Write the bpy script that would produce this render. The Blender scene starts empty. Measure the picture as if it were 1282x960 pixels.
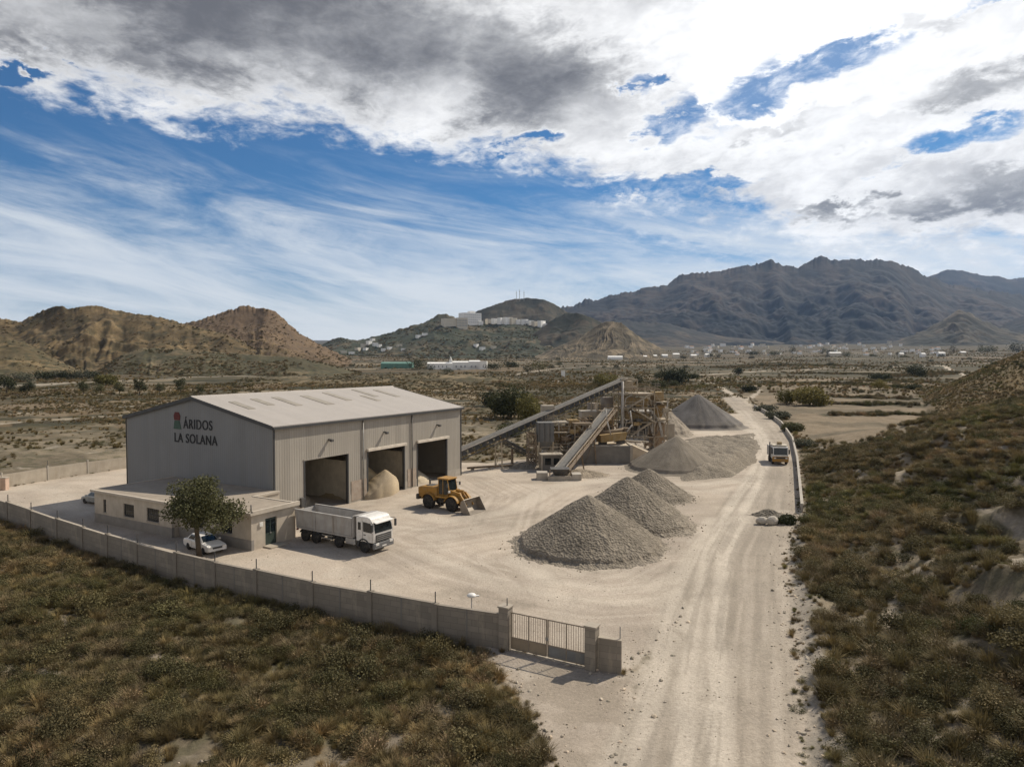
import bpy, bmesh, math, random
import numpy as np
from mathutils import Vector, Matrix

rnd = random.Random(7)
R = math.radians
S = bpy.context.scene
COL = S.collection

# ------------------------------------------------------------------ camera
F_PX, CX, CY = 870.0, 641.0, 480.0
PITCH = math.atan(30.0 / 870.0)
CAM_H = 16.5
cam_data = bpy.data.cameras.new('camera')
cam = bpy.data.objects.new('camera', cam_data)
COL.objects.link(cam)
cam.location = (0, 0, CAM_H)
cam.rotation_euler = (math.pi / 2 - PITCH, 0, 0)
cam_data.sensor_width = 36.0
cam_data.lens = F_PX / 1282.0 * 36.0
cam_data.clip_start = 0.5
cam_data.clip_end = 60000
S.camera = cam
S.render.resolution_x, S.render.resolution_y = 1024, 766

SUN_AZ, SUN_EL = 53.0, 46.0          # degrees, azimuth clockwise from +Y


def ray(px, py):
    a = (px - CX) / F_PX
    b = (CY - py) / F_PX
    y = math.cos(PITCH) + b * math.sin(PITCH)
    z = -math.sin(PITCH) + b * math.cos(PITCH)
    return a / y, z / y              # per unit of depth


def P(px, py, z=0.0):
    """the point at height z seen at this place of the photograph"""
    tx, tz = ray(px, py)
    d = (z - CAM_H) / tz
    return Vector((tx * d, d, z))


def PD(px, py, d):
    tx, tz = ray(px, py)
    return Vector((tx * d, d, CAM_H + tz * d))


# ------------------------------------------------------------------ noise
def _hash(ix, iy, seed):
    h = (ix.astype(np.int64) * 374761393 + iy.astype(np.int64) * 668265263 + seed * 974634211) & 0xFFFFFFFF
    h = ((h ^ (h >> 13)) * 1274126177) & 0xFFFFFFFF
    h = h ^ (h >> 16)
    return (h & 0xFFFFFF) / float(0xFFFFFF)


def vnoise(x, y, seed=0):
    x = np.asarray(x, float); y = np.asarray(y, float)
    ix = np.floor(x); iy = np.floor(y)
    fx = x - ix; fy = y - iy
    fx = fx * fx * fx * (fx * (fx * 6 - 15) + 10); fy = fy * fy * fy * (fy * (fy * 6 - 15) + 10)
    a = _hash(ix, iy, seed); b = _hash(ix + 1, iy, seed)
    c = _hash(ix, iy + 1, seed); d = _hash(ix + 1, iy + 1, seed)
    return (a + (b - a) * fx) * (1 - fy) + (c + (d - c) * fx) * fy


def fbm(x, y, octv=5, seed=0, gain=0.5, lac=2.03):
    s = 0; a = 1; t = 0
    for k in range(octv):
        s = s + a * vnoise(x + 17.3 * k, y - 9.1 * k, seed + k); t += a
        a *= gain; x = x * lac; y = y * lac
    return s / t


def ridged(x, y, octv=4, seed=0, gain=0.55):
    s = 0; a = 1; t = 0
    for k in range(octv):
        n = 1 - np.abs(2 * vnoise(x + 5.7 * k, y + 3.1 * k, seed + k) - 1)
        s = s + a * n * n; t += a; a *= gain; x = x * 2.1; y = y * 2.1
    return s / t


def sstep(a, b, x):
    t = np.clip((x - a) / (b - a), 0, 1)
    return t * t * (3 - 2 * t)


def poly_sd(x, y, poly):
    """signed distance to a polygon, negative inside"""
    x = np.asarray(x, float); y = np.asarray(y, float)
    dmin = np.full(x.shape, 1e18); inside = np.zeros(x.shape, bool)
    n = len(poly)
    for i in range(n):
        ax, ay = poly[i][0], poly[i][1]; bx, by = poly[(i + 1) % n][0], poly[(i + 1) % n][1]
        ex, ey = bx - ax, by - ay
        t = np.clip(((x - ax) * ex + (y - ay) * ey) / (ex * ex + ey * ey + 1e-12), 0, 1)
        dmin = np.minimum(dmin, (x - ax - t * ex) ** 2 + (y - ay - t * ey) ** 2)
        c = ((ay > y) != (by > y)) & (x < (bx - ax) * (y - ay) / (by - ay + 1e-12) + ax)
        inside ^= c
    d = np.sqrt(dmin)
    return np.where(inside, -d, d)


def line_d(x, y, pts):
    dmin = np.full(np.shape(x), 1e18)
    for (a, b) in zip(pts[:-1], pts[1:]):
        ex, ey = b[0] - a[0], b[1] - a[1]
        t = np.clip(((x - a[0]) * ex + (y - a[1]) * ey) / (ex * ex + ey * ey + 1e-12), 0, 1)
        dmin = np.minimum(dmin, (x - a[0] - t * ex) ** 2 + (y - a[1] - t * ey) ** 2)
    return np.sqrt(dmin)


# ------------------------------------------------------------------ object helpers
def tag(o, label=None, cat=None, group=None, kind=None):
    if label: o['label'] = label
    if cat: o['category'] = cat
    if group: o['group'] = group
    if kind: o['kind'] = kind
    return o


def thing(name, label, cat, loc=(0, 0, 0), rz=0.0, group=None):
    o = bpy.data.objects.new(name, None)
    o.empty_display_size = 0.3
    COL.objects.link(o)
    o.location = loc
    o.rotation_euler = (0, 0, rz)
    return tag(o, label, cat, group)


def copy_tree(o, parent=None):
    c = o.copy(); COL.objects.link(c)
    if parent is not None: c.parent = parent
    for ch in list(o.children): copy_tree(ch, c)
    return c


def np_mesh(name, verts, faces, mats=(), smooth=True, col=None, parent=None, extra=None):
    """verts (n,3); faces (m,4) or (m,3) integer array"""
    me = bpy.data.meshes.new(name)
    verts = np.asarray(verts, np.float32); faces = np.asarray(faces, np.int32)
    k = faces.shape[1]
    me.vertices.add(len(verts)); me.vertices.foreach_set('co', verts.ravel())
    me.loops.add(faces.size); me.loops.foreach_set('vertex_index', faces.ravel())
    me.polygons.add(len(faces))
    me.polygons.foreach_set('loop_start', np.arange(0, faces.size, k, dtype=np.int32))
    me.polygons.foreach_set('loop_total', np.full(len(faces), k, np.int32))
    me.polygons.foreach_set('use_smooth', np.full(len(faces), smooth, bool))
    me.update(calc_edges=True)
    if col is not None:
        at = me.attributes.new('tone', 'FLOAT_COLOR', 'POINT')
        c4 = np.ones((len(verts), 4), np.float32); c4[:, :3] = col
        at.data.foreach_set('color', c4.ravel())
    for m in mats: me.materials.append(m)
    o = bpy.data.objects.new(name, me); COL.objects.link(o)
    if parent is not None: o.parent = parent
    return o


class MB:
    def __init__(self): self.bm = bmesh.new()

    def _bev(self, geom_verts, bev, seg=2):
        if bev <= 0: return
        es = list({e for v in geom_verts for e in v.link_edges})
        bmesh.ops.bevel(self.bm, geom=es, offset=bev, segments=seg, affect='EDGES', profile=0.5, clamp_overlap=True)

    def hexa(self, p, bev=0.0):
        """p: bottom four (ccw) then top four"""
        v = [self.bm.verts.new(q) for q in p]
        for f in ((3, 2, 1, 0), (4, 5, 6, 7), (0, 1, 5, 4), (1, 2, 6, 5), (2, 3, 7, 6), (3, 0, 4, 7)):
            self.bm.faces.new([v[i] for i in f])
        self._bev(v, bev)
        return self

    def box(self, x0, x1, y0, y1, z0, z1, bev=0.0):
        return self.hexa([(x0, y0, z0), (x1, y0, z0), (x1, y1, z0), (x0, y1, z0),
                          (x0, y0, z1), (x1, y0, z1), (x1, y1, z1), (x0, y1, z1)], bev)

    def prism(self, prof, axis, c0, c1, bev=0.0, seg=2):
        """extrude a 2-D outline along an axis: 'y' outline in (x,z), 'x' outline in (y,z), 'z' outline in (x,y)"""
        def q(a, b, c):
            return {'y': (a, c, b), 'x': (c, a, b), 'z': (a, b, c)}[axis]
        lo = [self.bm.verts.new(q(a, b, c0)) for a, b in prof]
        hi = [self.bm.verts.new(q(a, b, c1)) for a, b in prof]
        n = len(prof)
        fs = [self.bm.faces.new(lo), self.bm.faces.new(list(reversed(hi)))]
        for i in range(n):
            j = (i + 1) % n
            fs.append(self.bm.faces.new((lo[i], hi[i], hi[j], lo[j])))
        bmesh.ops.recalc_face_normals(self.bm, faces=fs)
        self._bev(lo + hi, bev, seg)
        return self

    def tube(self, a, b, r0, r1=None, n=8, caps=True):
        r1 = r0 if r1 is None else r1
        a = Vector(a); b = Vector(b); d = (b - a).normalized()
        s = d.orthogonal().normalized(); t = d.cross(s)
        lo, hi = [], []
        for i in range(n):
            w = 2 * math.pi * i / n
            e = s * math.cos(w) + t * math.sin(w)
            lo.append(self.bm.verts.new(a + e * r0)); hi.append(self.bm.verts.new(b + e * r1))
        for i in range(n):
            j = (i + 1) % n
            self.bm.faces.new((lo[i], lo[j], hi[j], hi[i])).smooth = n > 6
        if caps:
            self.bm.faces.new(list(reversed(lo))); self.bm.faces.new(hi)
        return self

    def beam(self, a, b, w, h):
        """rectangular bar from a to b, w across, h in the upright direction"""
        a = Vector(a); b = Vector(b); d = (b - a).normalized()
        up = Vector((0, 0, 1)) if abs(d.z) < 0.95 else Vector((0, 1, 0))
        s = d.cross(up).normalized() * (w / 2); t = s.cross(d).normalized() * (h / 2)
        return self.hexa([a - s - t, a + s - t, b + s - t, b - s - t, a - s + t, a + s + t, b + s + t, b - s + t])

    def lathe(self, prof, c, axis='y', n=20):
        """outline of (radius, offset) turned about an axis through c"""
        rings = []
        for r, o in prof:
            ring = []
            for i in range(n):
                w = 2 * math.pi * i / n
                p = {'y': (r * math.cos(w), o, r * math.sin(w)), 'z': (r * math.cos(w), r * math.sin(w), o),
                     'x': (o, r * math.cos(w), r * math.sin(w))}[axis]
                ring.append(self.bm.verts.new(Vector(c) + Vector(p)))
            rings.append(ring)
        fs = []
        for a, b in zip(rings[:-1], rings[1:]):
            for i in range(n):
                j = (i + 1) % n
                f = self.bm.faces.new((a[i], a[j], b[j], b[i])); f.smooth = True; fs.append(f)
        fs.append(self.bm.faces.new(rings[0])); fs.append(self.bm.faces.new(rings[-1]))
        bmesh.ops.recalc_face_normals(self.bm, faces=fs)
        return self

    def quad(self, a, b, c, d):
        self.bm.faces.new([self.bm.verts.new(q) for q in (a, b, c, d)])
        return self

    def build(self, name, mat, parent=None, smooth=False):
        me = bpy.data.meshes.new(name)
        if smooth:
            for f in self.bm.faces: f.smooth = True
        self.bm.normal_update()
        self.bm.to_mesh(me); self.bm.free()
        me.materials.append(mat)
        o = bpy.data.objects.new(name, me); COL.objects.link(o)
        if parent is not None: o.parent = parent
        return o


# ------------------------------------------------------------------ materials
MATS = {}


def new_mat(name):
    m = bpy.data.materials.new(name); m.use_nodes = True
    nt = m.node_tree; b = nt.nodes['Principled BSDF']
    b.inputs['Specular IOR Level'].default_value = 0.3
    return m, nt, b


def ramp(nt, fac, stops):
    r = nt.nodes.new('ShaderNodeValToRGB')
    e = r.color_ramp.elements
    while len(e) > len(stops): e.remove(e[-1])
    while len(e) < len(stops): e.new(0.5)
    for k, (p, c) in enumerate(stops):
        e[k].position = p
        e[k].color = (*c, 1) if not isinstance(c, (int, float)) else (c, c, c, 1)
    nt.links.new(fac, r.inputs[0])
    return r.outputs[0]


def noise_tex(nt, vec, scale, detail=4, rough=0.6, dist=0.0):
    n = nt.nodes.new('ShaderNodeTexNoise')
    n.inputs['Scale'].default_value = scale; n.inputs['Detail'].default_value = detail
    n.inputs['Roughness'].default_value = rough; n.inputs['Distortion'].default_value = dist
    if vec is not None: nt.links.new(vec, n.inputs['Vector'])
    return n.outputs['Fac']


def mixc(nt, fac, a, b, blend='MIX'):
    m = nt.nodes.new('ShaderNodeMix'); m.data_type = 'RGBA'; m.blend_type = blend
    for v, i in ((fac, 0), (a, 6), (b, 7)):
        if isinstance(v, bpy.types.NodeSocket): nt.links.new(v, m.inputs[i])
        elif isinstance(v, (int, float)): m.inputs[i].default_value = v
        else: m.inputs[i].default_value = (*v, 1)
    return m.outputs[2]


def mapping(nt, vec, scale):
    mp = nt.nodes.new('ShaderNodeMapping'); mp.inputs['Scale'].default_value = scale
    nt.links.new(vec, mp.inputs['Vector']); return mp.outputs[0]


def add_bump(nt, b, h, strength=0.4, dist=0.05):
    bp = nt.nodes.new('ShaderNodeBump'); bp.inputs['Strength'].default_value = strength
    bp.inputs['Distance'].default_value = dist
    nt.links.new(h, bp.inputs['Height'])
    nt.links.new(bp.outputs[0], b.inputs['Normal'])
    return bp


def mat(name, color, rough=0.7, metal=0.0, var=0.18, scale=1.2, dirt=None, dirt_amt=0.35, bump=0.0, spec=None, streak=False, coat=0.0):
    """plain surface with uneven tone, patches of dirt and optional rain streaks"""
    if name in MATS: return MATS[name]
    m, nt, b = new_mat(name)
    tc = nt.nodes.new('ShaderNodeTexCoord').outputs['Object']
    n1 = noise_tex(nt, tc, scale, 6, 0.65)
    lo = tuple(c * (1 - var) for c in color); hi = tuple(min(1, c * (1 + var)) for c in color)
    c = ramp(nt, n1, [(0.3, lo), (0.7, hi)])
    if dirt:
        v = mapping(nt, tc, (1.6, 1.6, 0.16)) if streak else tc
        n2 = noise_tex(nt, v, scale * 1.7, 7, 0.7, 0.3)
        f = ramp(nt, n2, [(0.45, 0.0), (0.75, dirt_amt)])
        c = mixc(nt, f, c, dirt)
    nt.links.new(c, b.inputs['Base Color'])
    b.inputs['Roughness'].default_value = rough; b.inputs['Metallic'].default_value = metal
    if spec is not None: b.inputs['Specular IOR Level'].default_value = spec
    if coat: b.inputs['Coat Weight'].default_value = coat
    if bump: add_bump(nt, b, noise_tex(nt, tc, scale * 9, 5, 0.7), bump, 0.03)
    MATS[name] = m
    return m


def sheet_mat(name, color, pitch, axis=0, var=0.1, dirt=(0.2, 0.17, 0.13), rough=0.55, rowtone=0.1):
    """profiled metal sheet: ribs, panels of slightly different tone, rain streaks"""
    m, nt, b = new_mat(name)
    tc = nt.nodes.new('ShaderNodeTexCoord').outputs['Object']
    sx = nt.nodes.new('ShaderNodeSeparateXYZ'); nt.links.new(tc, sx.inputs[0])
    w = nt.nodes.new('ShaderNodeTexWave'); w.wave_type = 'BANDS'; w.bands_direction = 'XYZ'[axis]
    w.inputs['Scale'].default_value = 0.314 / pitch * 1.0; w.inputs['Distortion'].default_value = 0
    nt.links.new(tc, w.inputs['Vector'])
    rib = ramp(nt, w.outputs['Fac'], [(0.2, 0.0), (0.45, 1.0)])
    # panels one metre wide, each its own tone
    md = nt.nodes.new('ShaderNodeMath'); md.operation = 'MULTIPLY'; md.inputs[1].default_value = 0.95
    nt.links.new(sx.outputs[axis], md.inputs[0])
    fl = nt.nodes.new('ShaderNodeMath'); fl.operation = 'FLOOR'; nt.links.new(md.outputs[0], fl.inputs[0])
    wn = nt.nodes.new('ShaderNodeTexWhiteNoise'); wn.noise_dimensions = '1D'; nt.links.new(fl.outputs[0], wn.inputs['W'])
    pt = ramp(nt, wn.outputs['Value'], [(0.0, tuple(c * (1 - rowtone) for c in color)), (1.0, tuple(c * (1 + rowtone) for c in color))])
    n1 = noise_tex(nt, tc, 0.35, 6, 0.65)
    c = mixc(nt, ramp(nt, n1, [(0.35, 0.0), (0.7, 0.5)]), pt, tuple(c * (1 - 2 * var) for c in color))
    st = noise_tex(nt, mapping(nt, tc, (1.5, 1.5, 0.08)), 1.6, 7, 0.7)
    c = mixc(nt, ramp(nt, st, [(0.5, 0.0), (0.8, 0.4)]), c, dirt)
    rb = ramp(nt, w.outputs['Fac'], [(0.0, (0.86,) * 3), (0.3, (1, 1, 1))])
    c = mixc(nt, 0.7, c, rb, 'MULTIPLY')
    nt.links.new(c, b.inputs['Base Color'])
    b.inputs['Roughness'].default_value = rough
    add_bump(nt, b, rib, 0.5, 0.035)
    MATS[name] = m
    return m


def block_mat(name, color, mortar, bw=0.4, bh=0.2):
    m, nt, b = new_mat(name)
    tc = nt.nodes.new('ShaderNodeTexCoord').outputs['Object']
    sx = nt.nodes.new('ShaderNodeSeparateXYZ'); nt.links.new(tc, sx.inputs[0])
    cb = nt.nodes.new('ShaderNodeCombineXYZ')
    nt.links.new(sx.outputs[0], cb.inputs[0]); nt.links.new(sx.outputs[2], cb.inputs[1])
    br = nt.nodes.new('ShaderNodeTexBrick')
    br.inputs['Scale'].default_value = 1.0; br.inputs['Brick Width'].default_value = bw; br.inputs['Row Height'].default_value = bh
    br.inputs['Mortar Size'].default_value = 0.008
    br.inputs['Color1'].default_value = (*[c * 0.86 for c in color], 1); br.inputs['Color2'].default_value = (*[c * 1.12 for c in color], 1)
    br.inputs['Mortar'].default_value = (*mortar, 1)
    nt.links.new(cb.outputs[0], br.inputs['Vector'])
    n1 = noise_tex(nt, tc, 0.8, 6, 0.65)
    c = mixc(nt, ramp(nt, n1, [(0.35, 0.0), (0.7, 0.6)]), br.outputs['Color'], tuple(c * 0.72 for c in color))
    n2 = noise_tex(nt, mapping(nt, tc, (1.2, 1.2, 0.3)), 1.3, 6, 0.7)
    c = mixc(nt, ramp(nt, n2, [(0.55, 0.0), (0.75, 0.5)]), c, (0.42, 0.36, 0.27))
    nt.links.new(c, b.inputs['Base Color'])
    b.inputs['Roughness'].default_value = 0.92
    add_bump(nt, b, br.outputs['Fac'], -0.35, 0.012)
    MATS[name] = m
    return m


def ground_mat(name, fine=(3.0, 0.35), bump=0.5, coarse=0.15, speck=None, grit=None):
    """earth: the base tone comes from the mesh, the grain from noise"""
    m, nt, b = new_mat(name)
    tc = nt.nodes.new('ShaderNodeTexCoord').outputs['Object']
    at = nt.nodes.new('ShaderNodeAttribute'); at.attribute_name = 'tone'
    f1 = noise_tex(nt, tc, fine[0], 8, 0.75)
    f2 = noise_tex(nt, tc, coarse, 7, 0.7, 0.4)
    k = 1 - fine[1]; k2 = 1 + fine[1]
    c = mixc(nt, 1.0, at.outputs['Color'], ramp(nt, f1, [(0.25, (k,) * 3), (0.75, (k2,) * 3)]), 'MULTIPLY')
    c = mixc(nt, 1.0, c, ramp(nt, f2, [(0.3, (0.8,) * 3), (0.7, (1.16,) * 3)]), 'MULTIPLY')
    if grit:
        f3 = noise_tex(nt, tc, grit, 3, 0.6); f4 = noise_tex(nt, tc, .55, 5, .7)
        k3 = nt.nodes.new('ShaderNodeMath'); k3.operation = 'MULTIPLY'
        nt.links.new(ramp(nt, f3, [(.56, 0.0), (.68, .62)]), k3.inputs[0]); nt.links.new(ramp(nt, f4, [(.42, .25), (.62, 1.0)]), k3.inputs[1])
        c = mixc(nt, k3.outputs[0], c, (.17, .145, .112))
        c = mixc(nt, ramp(nt, f3, [(.26, .4), (.38, 0.0)]), c, (.50, .44, .36))
    if speck:
        vo = nt.nodes.new('ShaderNodeTexVoronoi'); vo.inputs['Scale'].default_value = speck
        nt.links.new(tc, vo.inputs['Vector'])
        c = mixc(nt, 0.6, c, ramp(nt, vo.outputs['Color'], [(0.0, (0.55,) * 3), (1.0, (1.35,) * 3)]), 'MULTIPLY')
        h = vo.outputs['Distance']
        add_bump(nt, b, h, bump, 0.25)
    else:
        add_bump(nt, b, f1, bump, 0.12)
    nt.links.new(c, b.inputs['Base Color'])
    b.inputs['Roughness'].default_value = 0.95
    b.inputs['Specular IOR Level'].default_value = 0.1
    MATS[name] = m
    return m


def leaf_mat(name, dark, light, transl=0.25, tint=False, rough=0.75):
    """leaves: every clump its own tone; scattered plants take theirs from the instance"""
    m, nt, b = new_mat(name)
    tc = nt.nodes.new('ShaderNodeTexCoord').outputs['Object']
    n1 = noise_tex(nt, tc, 2.2, 4, 0.7)
    c = ramp(nt, n1, [(0.3, dark), (0.7, light)])
    oi = nt.nodes.new('ShaderNodeObjectInfo')
    rr = ramp(nt, oi.outputs['Random'], [(0.0, (0.7, 0.72, 0.7)), (0.5, (1, 1, 1)), (1.0, (1.3, 1.22, 1.15))])
    c = mixc(nt, 1.0, c, rr, 'MULTIPLY')
    if tint:
        at = nt.nodes.new('ShaderNodeAttribute'); at.attribute_type = 'INSTANCER'; at.attribute_name = 'tint'
        c = mixc(nt, 1.0, c, at.outputs['Color'], 'MULTIPLY')
    nt.links.new(c, b.inputs['Base Color'])
    b.inputs['Roughness'].default_value = rough
    b.inputs['Specular IOR Level'].default_value = 0.12
    tr = nt.nodes.new('ShaderNodeBsdfTranslucent'); nt.links.new(c, tr.inputs[0])
    ms = nt.nodes.new('ShaderNodeMixShader'); ms.inputs[0].default_value = transl
    nt.links.new(b.outputs[0], ms.inputs[1]); nt.links.new(tr.outputs[0], ms.inputs[2])
    nt.links.new(ms.outputs[0], nt.nodes['Material Output'].inputs[0])
    MATS[name] = m
    return m


def glass_mat(name, color=(0.012, 0.016, 0.018), rough=0.08):
    m, nt, b = new_mat(name)
    tc = nt.nodes.new('ShaderNodeTexCoord').outputs['Object']
    c = ramp(nt, noise_tex(nt, tc, 1.5, 3), [(0.3, tuple(q * 0.7 for q in color)), (0.7, tuple(q * 1.6 for q in color))])
    nt.links.new(c, b.inputs['Base Color'])
    b.inputs['Roughness'].default_value = rough; b.inputs['Specular IOR Level'].default_value = 0.5
    MATS[name] = m
    return m
# ------------------------------------------------------------------ layout on the ground
SHED_O = Vector((-24.1, 70.0, 0)); SHED_A = math.atan2(0.863, 0.505)
U = Vector((math.cos(SHED_A), math.sin(SHED_A), 0)); V = Vector((-U.y, U.x, 0))
WALL_H = 2.0
WALL_PX = [(621, 771), (545, 756), (464, 741.5), (391, 728.7), (321, 714), (269, 703.5), (221, 692.5), (172, 680), (135, 669.5),
           (104, 660), (72, 650), (39, 638.5), (10, 629), (-30, 617), (-75, 605)]
WALL = [P(a, b, WALL_H).xy for a, b in WALL_PX]
GATE_L = P(633, 812).xy; GATE_R = P(741, 837).xy; WALL_END = P(778, 843).xy
FENCE = [P(-40, 622).xy, P(2, 611).xy, P(60, 601).xy, P(110, 593).xy, P(165, 585).xy, P(230, 575).xy]
YARD = [WALL_END, GATE_R, GATE_L] + WALL + FENCE + [Vector(q) for q in (
    (-42, 124), (-27, 126), (-14, 112), (-4, 110), (4, 116), (10, 128), (18, 158), (30, 186), (50, 204), (74, 214))] + [
    P(960, 520).xy, P(985, 700).xy]
ROAD_R = [(1022, 1040), (1012, 960), (1000, 860), (993, 780), (984, 700), (1000, 640), (1001, 600), (996, 555), (975, 530), (955, 517), (938, 508), (925, 499)]
ROAD_L = [(735, 1040), (752, 960), (800, 845), (838, 740), (862, 690), (905, 630), (938, 590), (950, 560), (938, 535), (922, 515), (912, 506), (905, 499)]
ROAD = [P(a, b).xy for a, b in ROAD_R] + [P(a, b).xy for a, b in reversed(ROAD_L)]
APRON = [GATE_L, P(610, 822).xy, P(650, 870).xy, P(685, 930).xy, P(700, 1040).xy, P(800, 1040).xy, P(800, 845).xy, WALL_END]


def rise(r):
    return np.where(r < 1600, 0.0135 * np.maximum(r - 210, 0) * sstep(200, 420, r), 0.0135 * 1390 + 0.030 * (r - 1600))


def hill_right(x, y):
    q = x / np.maximum(y, 1.0)
    a = np.maximum(120 * q - 45, 0); a = 0.24 * a * a / (a + 4) + 0.0
    a = np.minimum(a, 17)
    z2 = a * sstep(58, 118, y) * (1 - sstep(121, 172, y))
    s = np.maximum(x - (6.5 + .34 * y), 0); s = s * s / (s + 2.5) * .30
    z0 = np.minimum(s, 5 + .25 * s) * (1 - sstep(92, 135, y))
    z0 = z0 + (ridged(x * .045, y * .045, 3, 2) - .5) * 4.2 * sstep(.6, 8, s * 3) * (1 - sstep(95, 135, y))
    z2 = np.maximum(z2, z0)
    b = np.clip((q - 0.595) / 0.137, 0, 1.7)
    z1 = 17.2 * b ** 0.85 * sstep(182, 258, y) * (1 - sstep(268, 350, y))
    return z1 + z2


def flat_sd(x, y):
    x = np.asarray(x, float); y = np.asarray(y, float)
    sd = np.full(x.shape, 1e3)
    near = (y < 330) & (y > 5) & (x > -110) & (x < 140)
    if near.any():
        xs, ys = x[near], y[near]
        s = np.minimum(np.minimum(poly_sd(xs, ys, YARD), poly_sd(xs, ys, ROAD)), poly_sd(xs, ys, APRON))
        sd[near] = s
    return sd


def terr(x, y, sd=None):
    x = np.asarray(x, float); y = np.asarray(y, float)
    if sd is None: sd = flat_sd(x, y)
    r = np.hypot(x, y)
    out = sstep(0.2, 5.0, sd)
    z = rise(r)
    z = z + hill_right(x, y) * sstep(0, 8, sd)
    near = 1 - sstep(300, 600, r)
    z = z + out * near * ((fbm(x * 0.16, y * 0.16, 4, 3) - 0.45) * 1.1 + (fbm(x * 0.9, y * 0.9, 3, 9) - 0.5) * 0.3)
    z = z + sstep(130, 420, r) * out * (fbm(x * 0.02, y * 0.02, 4, 21) - 0.5) * 3.4 * (1 - sstep(900, 2500, r) * 0.5)
    # low spoil bank along the right edge of the road
    q = x / np.maximum(y, 1.0)
    z = z + np.exp(-((sd - 1.4) / 0.8) ** 2) * 0.35 * ((q > 0.3) & (y < 80))
    # ruts and tyre scuffs
    z = z + (1 - out) * (fbm(x * 1.5, y * 1.5, 3, 33) - .5) * 0.02 * (r < 130)
    return z


def G(px, py):
    """the point of the ground seen at this place of the photograph"""
    tx, tz = ray(px, py)
    ds = np.geomspace(14, 11000, 1400)
    zz = terr(tx * ds, ds)
    k = np.argmax(CAM_H + tz * ds <= zz)
    if k == 0: k = len(ds) - 1
    d = ds[k]
    a, b = ds[max(k - 1, 0)], d
    for _ in range(14):
        m = (a + b) / 2
        if CAM_H + tz * m <= float(terr(np.array([tx * m]), np.array([m]))[0]): b = m
        else: a = m
    return Vector((tx * b, b, float(terr(np.array([tx * b]), np.array([b]))[0])))


def gz(x, y):
    return float(terr(np.array([x]), np.array([y]))[0])


# ------------------------------------------------------------------ the ground sheet
GM = ground_mat('earth', fine=(4.0, 0.33), bump=0.55)
YM = ground_mat('yard_dust', fine=(5.0, 0.24), bump=0.6, coarse=0.12, grit=5.5)

nth = 1040
th = np.linspace(R(-60), R(60), nth)
rr_ = [11.0]
while rr_[-1] < 13000:
    r = rr_[-1]
    rr_.append(r + r * (0.0046 if r < 330 else 0.009 if r < 1500 else 0.03))
rr_ = np.array(rr_)
TH, RR = np.meshgrid(th, rr_)
X = RR * np.sin(TH); Y = RR * np.cos(TH)
SD = flat_sd(X, Y)
Z = terr(X, Y, SD)

f1 = fbm(X * 0.11, Y * 0.11, 5, 50); f2 = fbm(X * 0.5, Y * 0.5, 4, 61); f3 = fbm(X * 2.0, Y * 2.0, 3, 71)


def lerp(a, b, t):
    return a + (b - a) * t[..., None]


A3 = lambda *c: np.array(c, float)
soil = lerp(lerp(np.broadcast_to(A3(.135, .11, .075), X.shape + (3,)), A3(.21, .172, .12), sstep(.38, .62, f1)), A3(.075, .07, .042), sstep(.5, .62, f2) * 0.6)
soil = lerp(soil, A3(.33, .285, .225), sstep(.68, .80, fbm(X * 0.22, Y * 0.22, 5, 81)) * 0.85)
# farther off: strips of fallow fields, scrub and bare earth lying across the view
def strips(x, y):
    r = np.hypot(x, y)
    row = np.log(np.maximum(r, 50)) * 7.5 + 1.1 * (fbm(x / r * 3.2, np.log(r) * 1.5, 3, 6) - .5) + .12 * x / r
    cx_ = x / r * 7 + 1.2 * (fbm(x * .004, y * .004, 3, 5) - .5)
    return row, cx_


row, cxx = strips(X, Y)
wx = X + 40 * (fbm(X * .008, Y * .008, 3, 5) - .5); wy = Y + 55 * (fbm(X * .006, Y * .006, 3, 6) - .5)
cell = _hash(np.floor(cxx + 3.7 * np.floor(row)), np.floor(row), 3)
pal = .82 * np.array([(.155, .115, .070), (.095, .076, .045), (.125, .096, .060), (.072, .060, .037), (.19, .146, .095), (.09, .076, .044)])
field = pal[np.minimum((cell * 6).astype(int), 5)]
field = lerp(field, A3(.072, .063, .04), sstep(.46, .62, fbm(X / RR * 24, row * 2.0, 5, 14)) * .75)
field = lerp(field, A3(.235, .19, .13), sstep(.56, .68, fbm(X / RR * 9, row * 2.4, 5, 24)) * .7)
edge = np.abs(row - np.round(row))
field = lerp(field, A3(.042, .041, .025), (1 - sstep(.06, .2, edge + .16 * (fbm(X / RR * 60, row * 3, 3, 15) - .5))) * .85)
tone = lerp(soil, field, sstep(125, 220, RR))
far = A3(.078, .066, .044)
tone = lerp(tone, far * np.ones(3), sstep(1100, 2600, RR) * 0.75)
# pale terraces right of the road
TERR = [G(a, b).xy for a, b in ((1003, 552), (1060, 558), (1110, 545), (1185, 520), (1165, 503), (1150, 490), (1160, 478), (1080, 470), (960, 478), (925, 492), (945, 500), (975, 525))]
ts = poly_sd(X, Y, TERR)
tt = 1 - sstep(-3, 3, ts + 6 * (f1 - .5))
ban = fbm(X * .02, Y * .09, 4, 44)
ter = lerp(np.broadcast_to(A3(.205, .160, .108), X.shape + (3,)), A3(.135, .11, .075), sstep(.42, .62, ban))
tone = lerp(tone, ter, tt * 0.9)
BANKS = [[G(*q) for q in l] for l in ([(960, 479), (1060, 481), (1150, 487)], [(1040, 496), (1090, 498), (1140, 499)], [(1035, 505), (1090, 506.5), (1145, 507)],
         [(1075, 477), (1130, 478), (1175, 478)], [(985, 467), (1080, 468), (1190, 467)], [(1045, 519), (1110, 519), (1170, 520)], [(900, 461), (1000, 457), (1100, 459)], [(1100, 472), (1150, 471), (1200, 466)])]
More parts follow.
